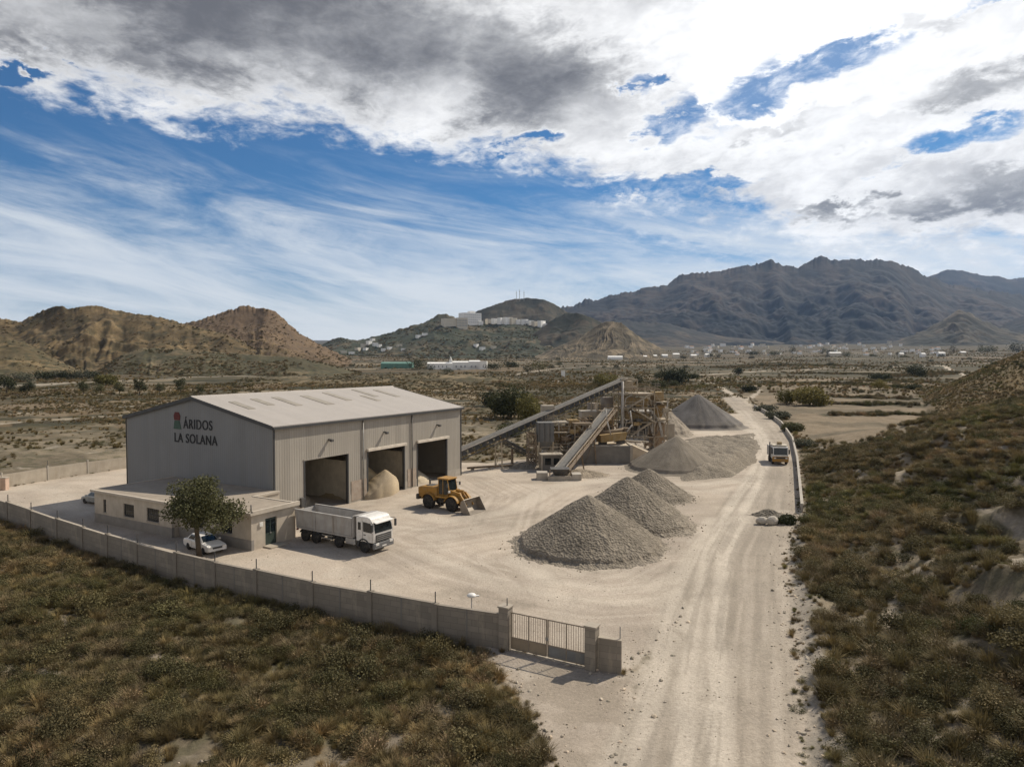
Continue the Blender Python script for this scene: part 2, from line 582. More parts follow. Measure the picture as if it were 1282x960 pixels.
for l in BANKS:                                # the banks between the terraces
    w = 1.5 * l[1].y ** 2 / 14355
    dl = line_d(X, Y, [q.xy for q in l])
    tone = lerp(tone, A3(.058, .052, .032), (1 - sstep(w * .5, w * 1.3, dl + w * .9 * (f1 - .5))) * .9)
# field tracks far off
for pts, w, k in (([(1290, 455.5), (1180, 457.5), (1040, 461), (960, 464), (900, 468), (845, 471), (790, 468), (740, 466), (690, 465)], 3.5, 1),
                  ([(690, 477.5), (735, 474), (775, 471)], 4, 1), ([(640, 470), (700, 461), (790, 457)], 5, .6),
                  ([(380, 467), (415, 459), (440, 452.5), (470, 452), (500, 453)], 4.0, 1), ([(412, 453), (440, 452.5)], 5, 1),
                  ([(938, 508), (925, 499), (912, 491), (898, 484), (886, 478), (870, 474)], 2.4, 1),
                  ([(930, 503), (945, 494), (952, 488)], 1.6, .9), ([(0, 484), (120, 478), (240, 472), (330, 470)], 6, .7),
                  ([(0, 519), (100, 512), (170, 508)], 2.2, .6), ([(0, 531), (90, 524), (150, 520)], 2.2, .6),
                  ([(700, 455), (850, 453), (1000, 452)], 7, .5)):
    q = [G(a, b).xy for a, b in pts]
    dl = line_d(X, Y, q)
    tone = lerp(tone, A3(.36, .31, .245), (1 - sstep(w * .5, w * .95, dl + w * .5 * (f2 - .5))) * k)
# eroded paths and bare chalky spots in the scrub
PATHS = [([(1068, 690), (1098, 712), (1120, 735), (1116, 770), (1104, 800)], .55), ([(1225, 636), (1260, 655), (1300, 668)], .9), ([(1012, 832), (1060, 842), (1085, 830)], .6), ([(1130, 725), (1180, 700), (1240, 683)], .5), ([(1195, 905), (1240, 860), (1300, 840)], .55),
         ([(1150, 955), (1170, 900), (1200, 880)], .45), ([(1010, 605), (1070, 590), (1130, 598)], .9), ([(1205, 588), (1250, 596), (1300, 604)], 1.0), ([(370, 985), (470, 935), (565, 903)], .4), ([(-20, 838), (30, 838), (75, 848)], .55), ([(80, 778), (105, 773)], .4), ([(190, 820), (230, 825)], .35), ([(1098, 548), (1050, 556), (1010, 562)], 1.2)]
PATHW = [([G(*q).xy for q in l], w * .72) for l, w in PATHS]
for l, w in PATHW:
    dl = line_d(X, Y, l)
    tone = lerp(tone, A3(.255, .215, .165), (1 - sstep(w * .3, w * 1.3, dl + w * 2.4 * (f2 - .5) + w * 1.6 * (f3 - .5))) * .8)


def off_paths(x, y):
    d = np.full(np.shape(x), 1e3)
    for l, w in PATHW: d = np.minimum(d, line_d(x, y, l) / w)
    return d


shoulder = (1 - sstep(.8, 2.2, SD + 1.2 * (f2 - .5))) * (X / np.maximum(Y, 1) > .28) * (Y < 80)
tone = lerp(tone, A3(.27, .237, .195), shoulder * .8)
r1 = sstep(.58, .63, X / np.maximum(Y, 1)) * sstep(190, 215, Y) * (1 - sstep(330, 380, Y))
tone = lerp(tone, lerp(np.broadcast_to(A3(.16, .115, .058), X.shape + (3,)), A3(.11, .082, .045), sstep(.4, .6, f1)), r1 * .85)
soil_all = tone
# yard and road
yd = lerp(np.broadcast_to(A3(.42, .355, .285), X.shape + (3,)), A3(.36, .305, .247), sstep(.4, .62, f1))
yd = lerp(yd, A3(.30, .255, .20), sstep(.56, .72, fbm(X * .07 + 4, Y * .16, 5, 91)) * .6)
yd = lerp(yd, A3(.43, .375, .305), sstep(.55, .7, fbm(X * .3, Y * .3, 4, 95)) * .5)
# tyre scuffs following the turning curves of the yard
for pts, wid, k, sd_ in (([(470, 672), (560, 715), (640, 735), (740, 752), (820, 748), (870, 715)], 7, .9, 201), ([(400, 668), (480, 645), (560, 652), (640, 640), (690, 612), (760, 602), (870, 608), (930, 598)], 9, .8, 207),
                         ([(640, 700), (690, 728), (760, 738), (820, 732), (870, 690)], 6, .8, 211), ([(-40, 610), (60, 612), (120, 640), (150, 668)], 6, .5, 213), ([(600, 600), (640, 620), (620, 660), (540, 672)], 7, .7, 217)):
    near_ = (Y < 220) & (Y > 20)
    dl = np.full(X.shape, 99.0); dl[near_] = line_d(X[near_], Y[near_], [P(a, b).xy for a, b in pts])
    fad = (1 - sstep(wid * .4, wid, dl)) * k
    n_ = fbm(dl * 2.2 + .5 * f1, (X + Y) * .035, 4, sd_)
    yd = lerp(yd, A3(.47, .405, .335), sstep(.54, .66, n_) * fad * .5)
    yd = lerp(yd, A3(.25, .212, .168), sstep(.54, .68, 1 - n_) * fad * .42)
rd_sd = np.full(X.shape, 99.0); nr = (Y < 330) & (X > -30) & (X < 140)
rd_sd[nr] = poly_sd(X[nr], Y[nr], ROAD)
onroad = 1 - sstep(-1.0, .6, rd_sd + 1.6 * (f2 - .5))
yd = lerp(yd, A3(.29, .25, .20), onroad * .7)
TRK = [([(897, 1040), (896, 960), (896, 860), (897, 780), (905, 700), (926, 650), (953, 600), (964, 565), (952, 535)], .8, 1.0),
       ([(858, 1040), (858, 960), (860, 860), (868, 770), (880, 700), (912, 640), (943, 590), (955, 560), (945, 532)], .75, .95),
       ([(770, 1040), (785, 960), (815, 870), (842, 780), (862, 710), (893, 650)], 1.1, .7),
       ([(640, 700), (690, 728), (760, 738), (820, 735), (860, 712), (890, 670)], .9, .5),
       ([(520, 690), (640, 735), (740, 752), (820, 750), (850, 740)], 1.0, .45),
       ([(420, 660), (500, 640), (560, 652), (640, 640), (690, 610), (760, 600), (870, 608), (930, 600)], 1.4, .5),
       ([(650, 690), (700, 760), (780, 830)], 1.2, .3),
       ([(0, 606), (60, 612), (110, 640), (60, 628)], 1.4, .3),
       ([(905, 700), (926, 660), (955, 640), (985, 640)], .8, .6),
       ([(820, 538), (870, 542), (930, 537), (948, 541), (960, 566)], 1.6, .7),
       ([(930, 515), (945, 535), (955, 560)], 2.0, .6)]
for pts, w, k in TRK:
    q = [P(a, b).xy for a, b in pts]
    dl = line_d(X, Y, q)
    yd = lerp(yd, A3(.47, .412, .338), (1 - sstep(w * .3, w * 1.4, dl + w * .2 * (f2 - .5))) * k)
    yd = lerp(yd, A3(.27, .23, .183), (1 - sstep(.05, .22, np.abs(dl - w * 1.25) + .25 * (f2 - .5))) * k * .5 * sstep(.46, .6, fbm(X * .5, Y * .16, 3, 120)))
# darker strips between and beside the wheel tracks
for pts, w, k in (([(878, 1040), (878, 860), (883, 770), (893, 700)], .4, .5), ([(820, 1040), (828, 960), (842, 860), (856, 770), (873, 705)], .5, .55),
                  ([(918, 700), (915, 740), (913, 800), (925, 880)], .35, .4), ([(560, 745), (600, 752), (650, 757)], 1.6, .45)):
    dl = line_d(X, Y, [P(a, b).xy for a, b in pts])
    yd = lerp(yd, A3(.24, .205, .16), (1 - sstep(w * .2, w * 1.1, dl + w * .7 * (f3 - .5) + w * .6 * (f2 - .5))) * k * (.35 + .65 * sstep(.42, .6, fbm(X * .8, Y * .22, 4, 121))))
ap = np.full(X.shape, 99.0); ap[nr] = poly_sd(X[nr], Y[nr], APRON)
yd = lerp(yd, A3(.25, .21, .162), (1 - sstep(-1, .5, ap + (f2 - .5) * 2)) * .6 * sstep(.35, .6, f2))
stk = fbm(rd_sd * 1.9, Y * .06 + .4 * f2, 4, 230); stk2 = fbm(rd_sd * 5.0, Y * .14, 3, 233)
yd = lerp(yd, A3(.235, .202, .162), sstep(.5, .66, stk * .6 + stk2 * .4) * onroad * .45)
yd = lerp(yd, A3(.46, .40, .33), sstep(.52, .68, 1 - stk * .5 - stk2 * .5) * onroad * .32)
gr = sstep(.5, .66, f3) * onroad * sstep(-.4, .3, (X / np.maximum(Y, 1) - .27) * 8)
yd = lerp(yd, A3(.185, .162, .132), gr * .12)
inn = 1 - sstep(-.2, .5, SD + 1.0 * (f2 - .5) + .5 * (f3 - .5))
tone = lerp(soil_all, yd, inn)

verts = np.stack([X, Y, Z], -1).reshape(-1, 3); tone = tone.reshape(-1, 3)
ii = np.arange(X.size).reshape(X.shape)
quads = np.stack([ii[:-1, :-1], ii[:-1, 1:], ii[1:, 1:], ii[1:, :-1]], -1).reshape(-1, 4)
quads = quads[:, ::-1]
cen = lambda a: (a[:-1, :-1] + a[1:, 1:]) .reshape(-1) / 2
c_in = cen(inn); c_road = cen(onroad)
cls = np.where(c_in < .5, 0, np.where(c_road > .5, 2, 1))
for k, (nm, mt, lab, ct) in enumerate((('ground', GM, 'dry scrubby earth with pale bare patches and far field strips', 'ground'),
                                       ('yard', YM, 'pale dusty quarry yard of compacted gravel', 'yard'),
                                       ('dirt_road', YM, 'pale dirt road with wheel tracks running past the yard', 'road'))):
    q = quads[cls == k]
    u, inv = np.unique(q, return_inverse=True)
    o = np_mesh(nm, verts[u], inv.reshape(-1, 4), [mt], True, tone[u])
    tag(o, lab, ct, kind='structure')

# ------------------------------------------------------------------ hills and mountains
def hill(name, label, sky, dc, df, mt, cols, gully=1.2, gsc=1.0, n=420, m=110, seed=1, amp=0.03, back=0.6, emin=1.05, rocky=0.0, foot_drop=4.0, spur=.5, jag=0.6, wobble=42, relief=.12, grooves=False):
    px = np.linspace(sky[0][0], sky[-1][0], n)
    py = np.interp(px, [a for a, b in sky], [b for a, b in sky])
    jg = (fbm(px * .08 * gsc, px * 0 + seed, 5, seed + 3) - .5) * 5 * jag + (fbm(px * .4, px * 0 + seed, 3, seed + 5) - .5) * 3.2 * jag + (ridged(px * .07 * gsc, px * 0 + seed, 3, seed + 6) - .5) * 3.5 * jag
    ksm = max(5, int(26 * n / (px[-1] - px[0])) | 1)
    pys = np.convolve(np.pad(py, ksm // 2, mode='edge'), np.ones(ksm) / ksm, 'valid')
    tzs = np.array([ray(a, b)[1] for a, b in zip(px, pys)])
    py = py - jg
    tx, tz = np.array([ray(a, b) for a, b in zip(px, py)]).T
    t = np.concatenate([np.linspace(0, 1, m), 1 + np.linspace(0, back, m // 4)[1:]])
    T, PXX = np.meshgrid(t, px, indexing='ij')
    TX = np.broadcast_to(tx, T.shape); TZ = np.broadcast_to(tz, T.shape)
    dcv = dc * (1 + .05 * (fbm(px * .02, px * 0 + 9 * seed, 3, seed) - .5))
    Yd = df + (dcv[None] - df) * T
    Xd = TX * Yd
    crag = sstep(.93, 1.0, T)
    zc = CAM_H + (TZ * crag + tzs[None] * (1 - crag)) * dcv[None]
    zb = terr(TX * df, np.full(T.shape, float(df)), np.full(T.shape, 1e3)) - foot_drop
    tt_ = np.clip(T, 0, 1)
    wob = (fbm(Xd / dc * 9 * gsc, Yd / dc * 9 * gsc, 4, seed + 11) - .5) * wobble + (fbm(PXX * .012 * gsc, 0 * PXX + seed, 2, seed + 13) - .5) * (1 - tt_) * 260 / gsc
    sc = gsc * 870 / 9000.0
    rg = .6 * ridged((PXX + wob) * sc * .42, tt_ * .9 + seed, 4, seed + 20) + .4 * ridged((PXX + 1.4 * wob) * sc * 1.15, tt_ * 2.2 + seed, 5, seed + 21)
    rg2 = fbm((PXX + wob * .6) * sc * .35, tt_ * .8, 3, seed + 30)
    if not grooves:
        ku = 5.5 * gsc / dc
        rg = ridged(Xd * ku + 1.2 * fbm(Xd * ku * 1.3, Yd * ku * 1.3, 3, seed + 22), Yd * ku * .8 + 1.2 * fbm(Xd * ku * 1.1 + 7, Yd * ku, 3, seed + 23), 5, seed + 20)
    e = emin + gully * (1 - rg) + spur * rg2
    prof = tt_ ** e
    big = ridged(Xd / dc * 5 * gsc + .6 * fbm(Xd / dc * 7, Yd / dc * 7, 3, seed + 70), Yd / dc * 7 * gsc, 3, seed + 71) - .5
    prof = prof + relief * big * 4 * tt_ ** 1.4 * (1 - tt_) ** .8
    over = np.clip(T - 1, 0, None)
    h = zb + (zc - zb) * prof - (zc - zb) * (over * 1.1)
    h = h + (zc - zb) * amp * (fbm(Xd / dc * 40 * gsc, Yd / dc * 40 * gsc, 5, seed + 40) - .5) * 4 * tt_ * (1 - tt_) * 2
    # tone: scrub on the gentler, sheltered ground, earth or rock on the spurs
    g1 = fbm(Xd / dc * 30, Yd / dc * 30, 5, seed + 50); g2 = fbm(Xd / dc * 120, Yd / dc * 90, 4, seed + 60)
    k1 = sstep(.35, .68, g1 * .55 + rg * .45)
    c = lerp(np.broadcast_to(np.array(cols[0], float), T.shape + (3,)), np.array(cols[1], float), k1)
    c = lerp(c, np.array(cols[2], float), sstep(.5, .64, g2) * .8)
    if rocky:
        c = lerp(c, np.array(cols[3], float), sstep(.45, .75, tt_ + .5 * (g2 - .5)) * rocky)
    vs = np.stack([Xd, Yd, h], -1).reshape(-1, 3)
    ix = np.arange(T.size).reshape(T.shape)
    fq = np.stack([ix[:-1, :-1], ix[:-1, 1:], ix[1:, 1:], ix[1:, :-1]], -1).reshape(-1, 4)
    o = np_mesh(name, vs, fq, [mt], True, c.reshape(-1, 3))
    tag(o, label, 'mountain' if 'mountain' in name else 'hill', kind='structure')
    return dict(o=o, px=px, T=T, X=Xd, Y=Yd, Z=h, tt=tt_)


HM = ground_mat('hill_earth', fine=(0.30, 0.38), bump=0.7, coarse=0.03)
FM = ground_mat('mountain_earth', fine=(0.035, 0.30), bump=0.8, coarse=0.006)
BRN = [(.088, .066, .038), (.160, .116, .063), (.056, .048, .029), (.145, .10, .07)]
HILLS = {}
HILLS['back'] = hill('hill', 'brown scrubby hill ridge with small rock knobs at far left', [(-330, 405), (-100, 396), (0, 398), (25, 402), (50, 391), (70, 383), (78, 382), (86, 387), (100, 384), (122, 383), (145, 388), (160, 391), (200, 397), (222, 403), (245, 408), (290, 420), (330, 440)],
    800, 520, HM, BRN, gully=.5, gsc=1.7, seed=3, n=520, m=140, relief=.2, spur=.7, emin=1.5)
HILLS['rock'] = hill('hill', 'brown hill with steep rocky crown left of the white village', [(150, 432), (200, 414), (232, 404), (262, 396), (285, 388), (305, 383), (322, 385), (342, 388), (360, 403), (375, 417), (395, 428), (412, 436), (440, 450)],
    930, 560, HM, BRN, gully=.55, gsc=1.8, seed=8, rocky=.6, n=420, m=130, relief=.14, spur=.5, emin=1.4)
HILLS['slope'] = hill('hill', 'sunlit ochre slope coming down at the left edge', [(-330, 395), (-150, 408), (0, 420), (30, 428), (55, 441), (80, 455), (110, 466), (140, 474)],
    600, 430, HM, [(.095, .075, .042), (.195, .145, .08), (.06, .055, .032), (.2, .14, .09)], gully=.5, gsc=2.0, seed=13, n=360, relief=.2)
HILLS['mound'] = hill('hill', 'low dark rounded hill in front of the brown hills', [(118, 470), (135, 455), (155, 443), (178, 436), (210, 436), (260, 440), (320, 444), (370, 447), (410, 455), (450, 466)],
    600, 470, HM, [(.075, .066, .04), (.14, .11, .066), (.055, .055, .033), (.2, .14, .09)], gully=.4, gsc=2.0, seed=17, n=360, emin=.7, jag=.3, relief=.08)
VIL = [(.05, .055, .038), (.115, .095, .062), (.038, .045, .03), (.15, .12, .09)]
HILLS['village'] = hill('hill', 'dark green hill carrying the white village and big pale hotel', [(380, 446), (402, 432), (415, 425), (428, 422), (448, 427), (468, 421), (485, 417), (505, 411), (530, 404), (548, 394), (560, 393), (575, 400), (600, 404), (640, 404), (665, 406), (690, 409), (720, 420), (750, 440)],
    2200, 1500, HM, VIL, gully=.6, gsc=1.6, seed=23, n=520, m=130, jag=.5, relief=.2)
HILLS['mast'] = hill('hill', 'dark hill topped by radio masts behind the village', [(540, 420), (575, 402), (600, 388), (620, 381), (640, 375), (660, 373), (682, 375), (700, 384), (720, 396), (750, 420)],
    2900, 2250, HM, [(.045, .045, .034), (.085, .07, .05), (.034, .036, .028), (.1, .09, .07)], gully=.5, gsc=1.3, seed=29, jag=.3)
HILLS['cone'] = hill('hill', 'dark cone shaped hill right of the village', [(650, 440), (668, 418), (690, 401), (708, 392), (722, 391), (740, 397), (765, 412), (800, 430), (830, 444)],
    2050, 1650, HM, [(.04, .042, .032), (.075, .062, .045), (.03, .033, .026), (.1, .09, .07)], gully=.5, gsc=1.2, seed=31, jag=.3)
HILLS['bad'] = hill('hill', 'pale eroded clay hill cut by deep gullies', [(670, 446), (690, 437), (712, 428), (735, 416), (752, 405), (765, 402), (778, 404), (790, 414), (805, 424), (820, 432), (840, 441), (870, 449)],
    1700, 1330, HM, [(.085, .07, .047), (.19, .15, .10), (.06, .052, .036), (.3, .25, .18)], gully=1.0, gsc=1.7, seed=37, n=520, m=130, amp=.04, jag=.3, spur=.3, wobble=26, relief=.12, grooves=True)
MTC = [(.016, .019, .019), (.066, .052, .040), (.012, .015, .015), (.05, .044, .038)]
HILLS['main'] = hill('mountain', 'large dark blue grey mountain range with a craggy crest', [(560, 425), (640, 402), (690, 388), (720, 380), (760, 369), (800, 362), (835, 356), (850, 346), (880, 341), (905, 338), (925, 334), (945, 331), (965, 327), (980, 331), (998, 333), (1010, 327), (1025, 322), (1040, 325), (1052, 325), (1065, 324), (1080, 327), (1092, 323), (1108, 324), (1125, 331), (1142, 334), (1160, 345), (1190, 356), (1230, 362), (1300, 372), (1420, 395), (1560, 420)],
    6500, 3700, FM, MTC, gully=.75, gsc=.8, seed=41, n=1000, m=260, amp=.10, jag=1.2, rocky=.25, relief=.15, spur=.8)
HILLS['bank'] = hill('hill', 'low folded brown ridge behind the shed roof', [(270, 482), (300, 475), (340, 471), (400, 472), (460, 468.5), (520, 466.5), (580, 467.5), (620, 470), (660, 475), (700, 480), (730, 485)],
    430, 250, HM, [(.085, .07, .042), (.19, .148, .09), (.058, .054, .033), (.2, .14, .09)], gully=.8, gsc=2.6, seed=83, n=420, m=120, jag=.5, relief=.32, spur=.6, amp=.06, foot_drop=1.0)
HILLS['foot'] = hill('hill', 'low brown foothill ridges under the large mountain', [(660, 434), (700, 420), (735, 408), (770, 400), (800, 403), (840, 405), (870, 414), (905, 420), (950, 424), (1000, 431), (1060, 440)],
    4700, 3300, FM, [(.03, .03, .026), (.085, .068, .05), (.024, .026, .022), (.06, .05, .04)], gully=.8, gsc=1.2, seed=67, jag=.5, relief=.2, n=420)
HILLS['far'] = hill('mountain', 'farther blue mountain crest at the right edge', [(1040, 400), (1100, 365), (1140, 350), (1165, 345), (1185, 339), (1205, 338), (1225, 343), (1250, 346), (1262, 350), (1282, 348), (1330, 342), (1420, 356), (1560, 400)],
    9500, 7000, FM, MTC, gully=.6, gsc=.8, seed=47, n=420, jag=.5, relief=.2)
HILLS['small'] = hill('hill', 'dark pyramid hill with a pale flank at the right foot of the mountain', [(1060, 446), (1100, 436), (1130, 424), (1160, 412), (1185, 397), (1200, 388), (1213, 390), (1232, 401), (1255, 411), (1290, 420), (1340, 428), (1420, 446)],
    3300, 2650, FM, [(.036, .037, .029), (.115, .095, .068), (.03, .031, .025), (.1, .09, .07)], gully=1.1, gsc=1.5, seed=53, jag=.6, wobble=14, relief=.28, amp=.08)
HILLS['right'] = hill('hill', 'dark low hill at the right edge behind the pyramid hill', [(1190, 440), (1225, 425), (1250, 410), (1270, 400), (1290, 392), (1330, 385), (1420, 400), (1500, 430)],
    4300, 3400, FM, MTC, gully=.7, gsc=1.2, seed=59, jag=.3)

# ------------------------------------------------------------------ scattered plants and stones
def blades(n, h, spread, w, bend, seed, base=.12):
    g = np.random.default_rng(seed)
    a = g.uniform(0, 2 * np.pi, n); out = g.uniform(0.05, 1, n) ** .7
    L = h * g.uniform(.55, 1.1, n)
    bx = np.cos(a) * base * g.uniform(0, 1, n); by = np.sin(a) * base * g.uniform(0, 1, n)
    dx, dy = np.cos(a) * out * spread, np.sin(a) * out * spread
    px_, py_ = -np.sin(a), np.cos(a)
    v = np.zeros((n, 6, 3))
    for k, (s, ww) in enumerate(((0, 1), (.55, .75), (1, .12))):
        cx = bx + dx * (s ** 1.5) * L; cy = by + dy * (s ** 1.5) * L
        cz = L * s * (1 - bend * s * out * .6)
        tw = w * ww * g.uniform(.7, 1.3, n) / 2
        v[:, 2 * k] = np.stack([cx - px_ * tw, cy - py_ * tw, cz], -1)
        v[:, 2 * k + 1] = np.stack([cx + px_ * tw, cy + py_ * tw, cz], -1)
    i = np.arange(n)[:, None] * 6
    f = np.concatenate([i + np.array([[0, 1, 3, 2]]), i + np.array([[2, 3, 5, 4]])])
    return v.reshape(-1, 3), f


def leaves(n, blobs, size, seed, shell=.55, up=.35):
    """leaf faces spread through a set of rounded clumps (x, y, z, rx, ry, rz)"""
    g = np.random.default_rng(seed)
    bl = np.array(blobs, float)
    wgt = (bl[:, 3] * bl[:, 4] * bl[:, 5]) ** .75; wgt /= wgt.sum()
    k = g.choice(len(bl), n, p=wgt)
    d = g.normal(size=(n, 3)); d /= np.linalg.norm(d, axis=1)[:, None]
    rad = shell + (1 - shell) * g.uniform(0, 1, n) ** .6
    rad = rad * (1 + .16 * g.normal(size=n))
    c = bl[k, :3] + d * rad[:, None] * bl[k, 3:]
    nrm = g.normal(size=(n, 3)) * .8 + d * .6 + np.array([0, 0, up]); nrm /= np.linalg.norm(nrm, axis=1)[:, None]
    t = np.cross(nrm, g.normal(size=(n, 3))); t /= np.linalg.norm(t, axis=1)[:, None]
    b = np.cross(nrm, t)
    s = size * g.uniform(.6, 1.35, n)[:, None]
    v = np.stack([c - t * s * .5, c + b * s * .32, c + t * s * .5, c - b * s * .32], 1)
    i = np.arange(n)[:, None] * 4
    return v.reshape(-1, 3), i + np.array([[0, 1, 2, 3]])


KINDS = bpy.data.collections.new('plant_kinds')


def proto(coll, name, v, f, m, smooth=False):
    o = np_mesh(name, v, f, [m], smooth)
    COL.objects.unlink(o); coll.objects.link(o)
    return o


LM_T = leaf_mat('tuft_blades', (.095, .080, .046), (.185, .148, .088), .2, True)
LM_S = leaf_mat('scrub_leaves', (.064, .060, .036), (.125, .110, .068), .18, True)
LM_D = leaf_mat('dry_twigs', (.105, .084, .058), (.20, .158, .112), .15, True)


def blobset(n, r, h, seed):
    q = random.Random(seed); L = [(0, 0, h * .42, r * .72, r * .72, h * .5)]
    for _ in range(n):
        a = q.uniform(0, 6.28); d = r * q.uniform(.35, .75)
        L.append((math.cos(a) * d, math.sin(a) * d, h * q.uniform(.25, .6), r * q.uniform(.25, .45), r * q.uniform(.25, .45), h * q.uniform(.22, .4)))
    return L


for k in range(2): proto(KINDS, 'kind_a%d' % k, *blades(190, .60, .85, .022, .75, 100 + k, .2), LM_T)           # 0,1 esparto
for k in range(3): proto(KINDS, 'kind_b%d' % k, *leaves(1000, blobset(8, .55, .62, k), .058, 200 + k, .4), LM_S)       # 2,3,4 green shrub
for k in range(2):
    v1, f1_ = blades(170, .58, 1.0, .017, .5, 300 + k, .3); v2, f2_ = leaves(190, blobset(5, .5, .5, 40 + k), .065, 310 + k)
    proto(KINDS, 'kind_c%d' % k, np.concatenate([v1, v2]), np.concatenate([f1_, f2_ + len(v1)]), LM_D)           # 5,6 dry twiggy
for k in range(2): proto(KINDS, 'kind_d%d' % k, *leaves(800, blobset(9, .75, .34, 60 + k), .055, 400 + k, .4), LM_S)  # 7,8 low cushion


def scatter_tree(coll):
    ng = bpy.data.node_groups.new('scatter', 'GeometryNodeTree')
    ng.interface.new_socket('Geometry', in_out='INPUT', socket_type='NodeSocketGeometry')
    ng.interface.new_socket('Geometry', in_out='OUTPUT', socket_type='NodeSocketGeometry')
    N = ng.nodes; Lk = ng.links
    i = N.new('NodeGroupInput'); o = N.new('NodeGroupOutput')
    ci = N.new('GeometryNodeCollectionInfo'); ci.inputs['Collection'].default_value = coll
    ci.inputs['Separate Children'].default_value = True; ci.inputs['Reset Children'].default_value = True
    ip = N.new('GeometryNodeInstanceOnPoints'); ip.inputs['Pick Instance'].default_value = True

    def attr(nm, ty):
        a = N.new('GeometryNodeInputNamedAttribute'); a.data_type = ty; a.inputs['Name'].default_value = nm
        return [s for s in a.outputs if s.enabled][0]
    Lk.new(i.outputs[0], ip.inputs['Points']); Lk.new(ci.outputs[0], ip.inputs['Instance'])
    Lk.new(attr('pick', 'INT'), ip.inputs['Instance Index'])
    er = N.new('FunctionNodeEulerToRotation'); Lk.new(attr('turn', 'FLOAT_VECTOR'), er.inputs[0])
    Lk.new(er.outputs[0], ip.inputs['Rotation']); Lk.new(attr('size', 'FLOAT_VECTOR'), ip.inputs['Scale'])
    Lk.new(ip.outputs[0], o.inputs[0])
    return ng


SCATTER = scatter_tree(KINDS)


def scatter(name, label, cat, pts, size, pick, tint, seed=0, tree=None, tilt=.12):
    g = np.random.default_rng(seed); n = len(pts)
    me = bpy.data.meshes.new(name); me.vertices.add(n); me.vertices.foreach_set('co', np.asarray(pts, np.float32).ravel())
    tr = np.stack([g.normal(0, tilt, n), g.normal(0, tilt, n), g.uniform(0, 6.283, n)], -1).astype(np.float32)
    sz = np.asarray(size, np.float32)
    if sz.ndim == 1: sz = np.stack([sz * g.uniform(.85, 1.2, n), sz * g.uniform(.85, 1.2, n), sz * g.uniform(.8, 1.2, n)], -1).astype(np.float32)
    for nm, ty, arr, fld in (('turn', 'FLOAT_VECTOR', tr, 'vector'), ('size', 'FLOAT_VECTOR', sz, 'vector'), ('pick', 'INT', np.asarray(pick, np.int32), 'value')):
        a = me.attributes.new(nm, ty, 'POINT'); a.data.foreach_set(fld, np.ascontiguousarray(arr).ravel())
    a = me.attributes.new('tint', 'FLOAT_COLOR', 'POINT'); c4 = np.ones((n, 4), np.float32); c4[:, :3] = tint
    a.data.foreach_set('color', c4.ravel())
    o = bpy.data.objects.new(name, me); COL.objects.link(o)
    md = o.modifiers.new('scatter', 'NODES'); md.node_group = tree or SCATTER
    return tag(o, label, cat, kind='stuff')


def wedge(n, r0, r1, a0, a1, seed, power=2.0):
    g = np.random.default_rng(seed)
    u = g.uniform(0, 1, n)
    if power == 0: r = r0 * (r1 / r0) ** u
    else: r = (r0 ** power + (r1 ** power - r0 ** power) * u) ** (1 / power)
    a = np.radians(g.uniform(a0, a1, n))
    return r * np.sin(a), r * np.cos(a), g


def tints(x, y, sc, g, dry=.5):
    f = fbm(x * sc, y * sc, 4, 77); n = len(x)
    k = np.clip((f - .36) / .28 + g.normal(0, .22, n), 0, 1)[:, None]
    a = np.array([[1.08, 1.05, .82]]); b = np.array([[1.68, 1.52, 1.28]])
    t = a + (b - a) * k
    gp_ = sstep(.56, .66, fbm(x * sc * 1.7 + 9, y * sc * 1.7, 4, 78))[:, None] * (g.uniform(0, 1, n) < .75)[:, None]
    t = t + (np.array([[.92, 1.06, .64]]) - t) * gp_ * np.where(x > .2 * y, .9, .4)[:, None]
    return t * g.uniform(.75, 1.25, n)[:, None], k[:, 0]


def plants(name, label, n, r0, r1, a0, a1, seed, smin, smax, dens_sc, thr, clear=.3, power=2.0, keep=None, grow=0.0, kinds=None):
    x, y, g = wedge(n, r0, r1, a0, a1, seed, power)
    sd = flat_sd(x, y)
    f = fbm(x * dens_sc, y * dens_sc, 4, seed + 5)
    ok = (sd > clear + .8 * g.uniform(0, 1, n) ** 2) & (f + g.normal(0, .05, n) > thr) & (off_paths(x, y) > .25 + 1.1 * g.uniform(0, 1, n))
    if keep is not None: ok &= keep(x, y, g)
    x, y, sd = x[ok], y[ok], sd[ok]
    z = terr(x, y, sd) - .04
    t, k = tints(x, y, .05 if r1 > 150 else .14, g)
    m = len(x)
    u = g.uniform(0, 1, m)
    pick = np.where(u < .42 + .24 * k, g.integers(0, 2, m), np.where(u < .62 + .16 * k, g.integers(2, 5, m), np.where(u < .9, g.integers(5, 7, m), g.integers(7, 9, m))))
    if kinds: pick = g.choice(kinds, m)
    s = (smin + (smax - smin) * g.uniform(0, 1, m) ** 2.0) * (1 + grow * np.hypot(x, y))
    return scatter(name, label, 'scrub', np.stack([x, y, z], -1), s, pick, t, seed)


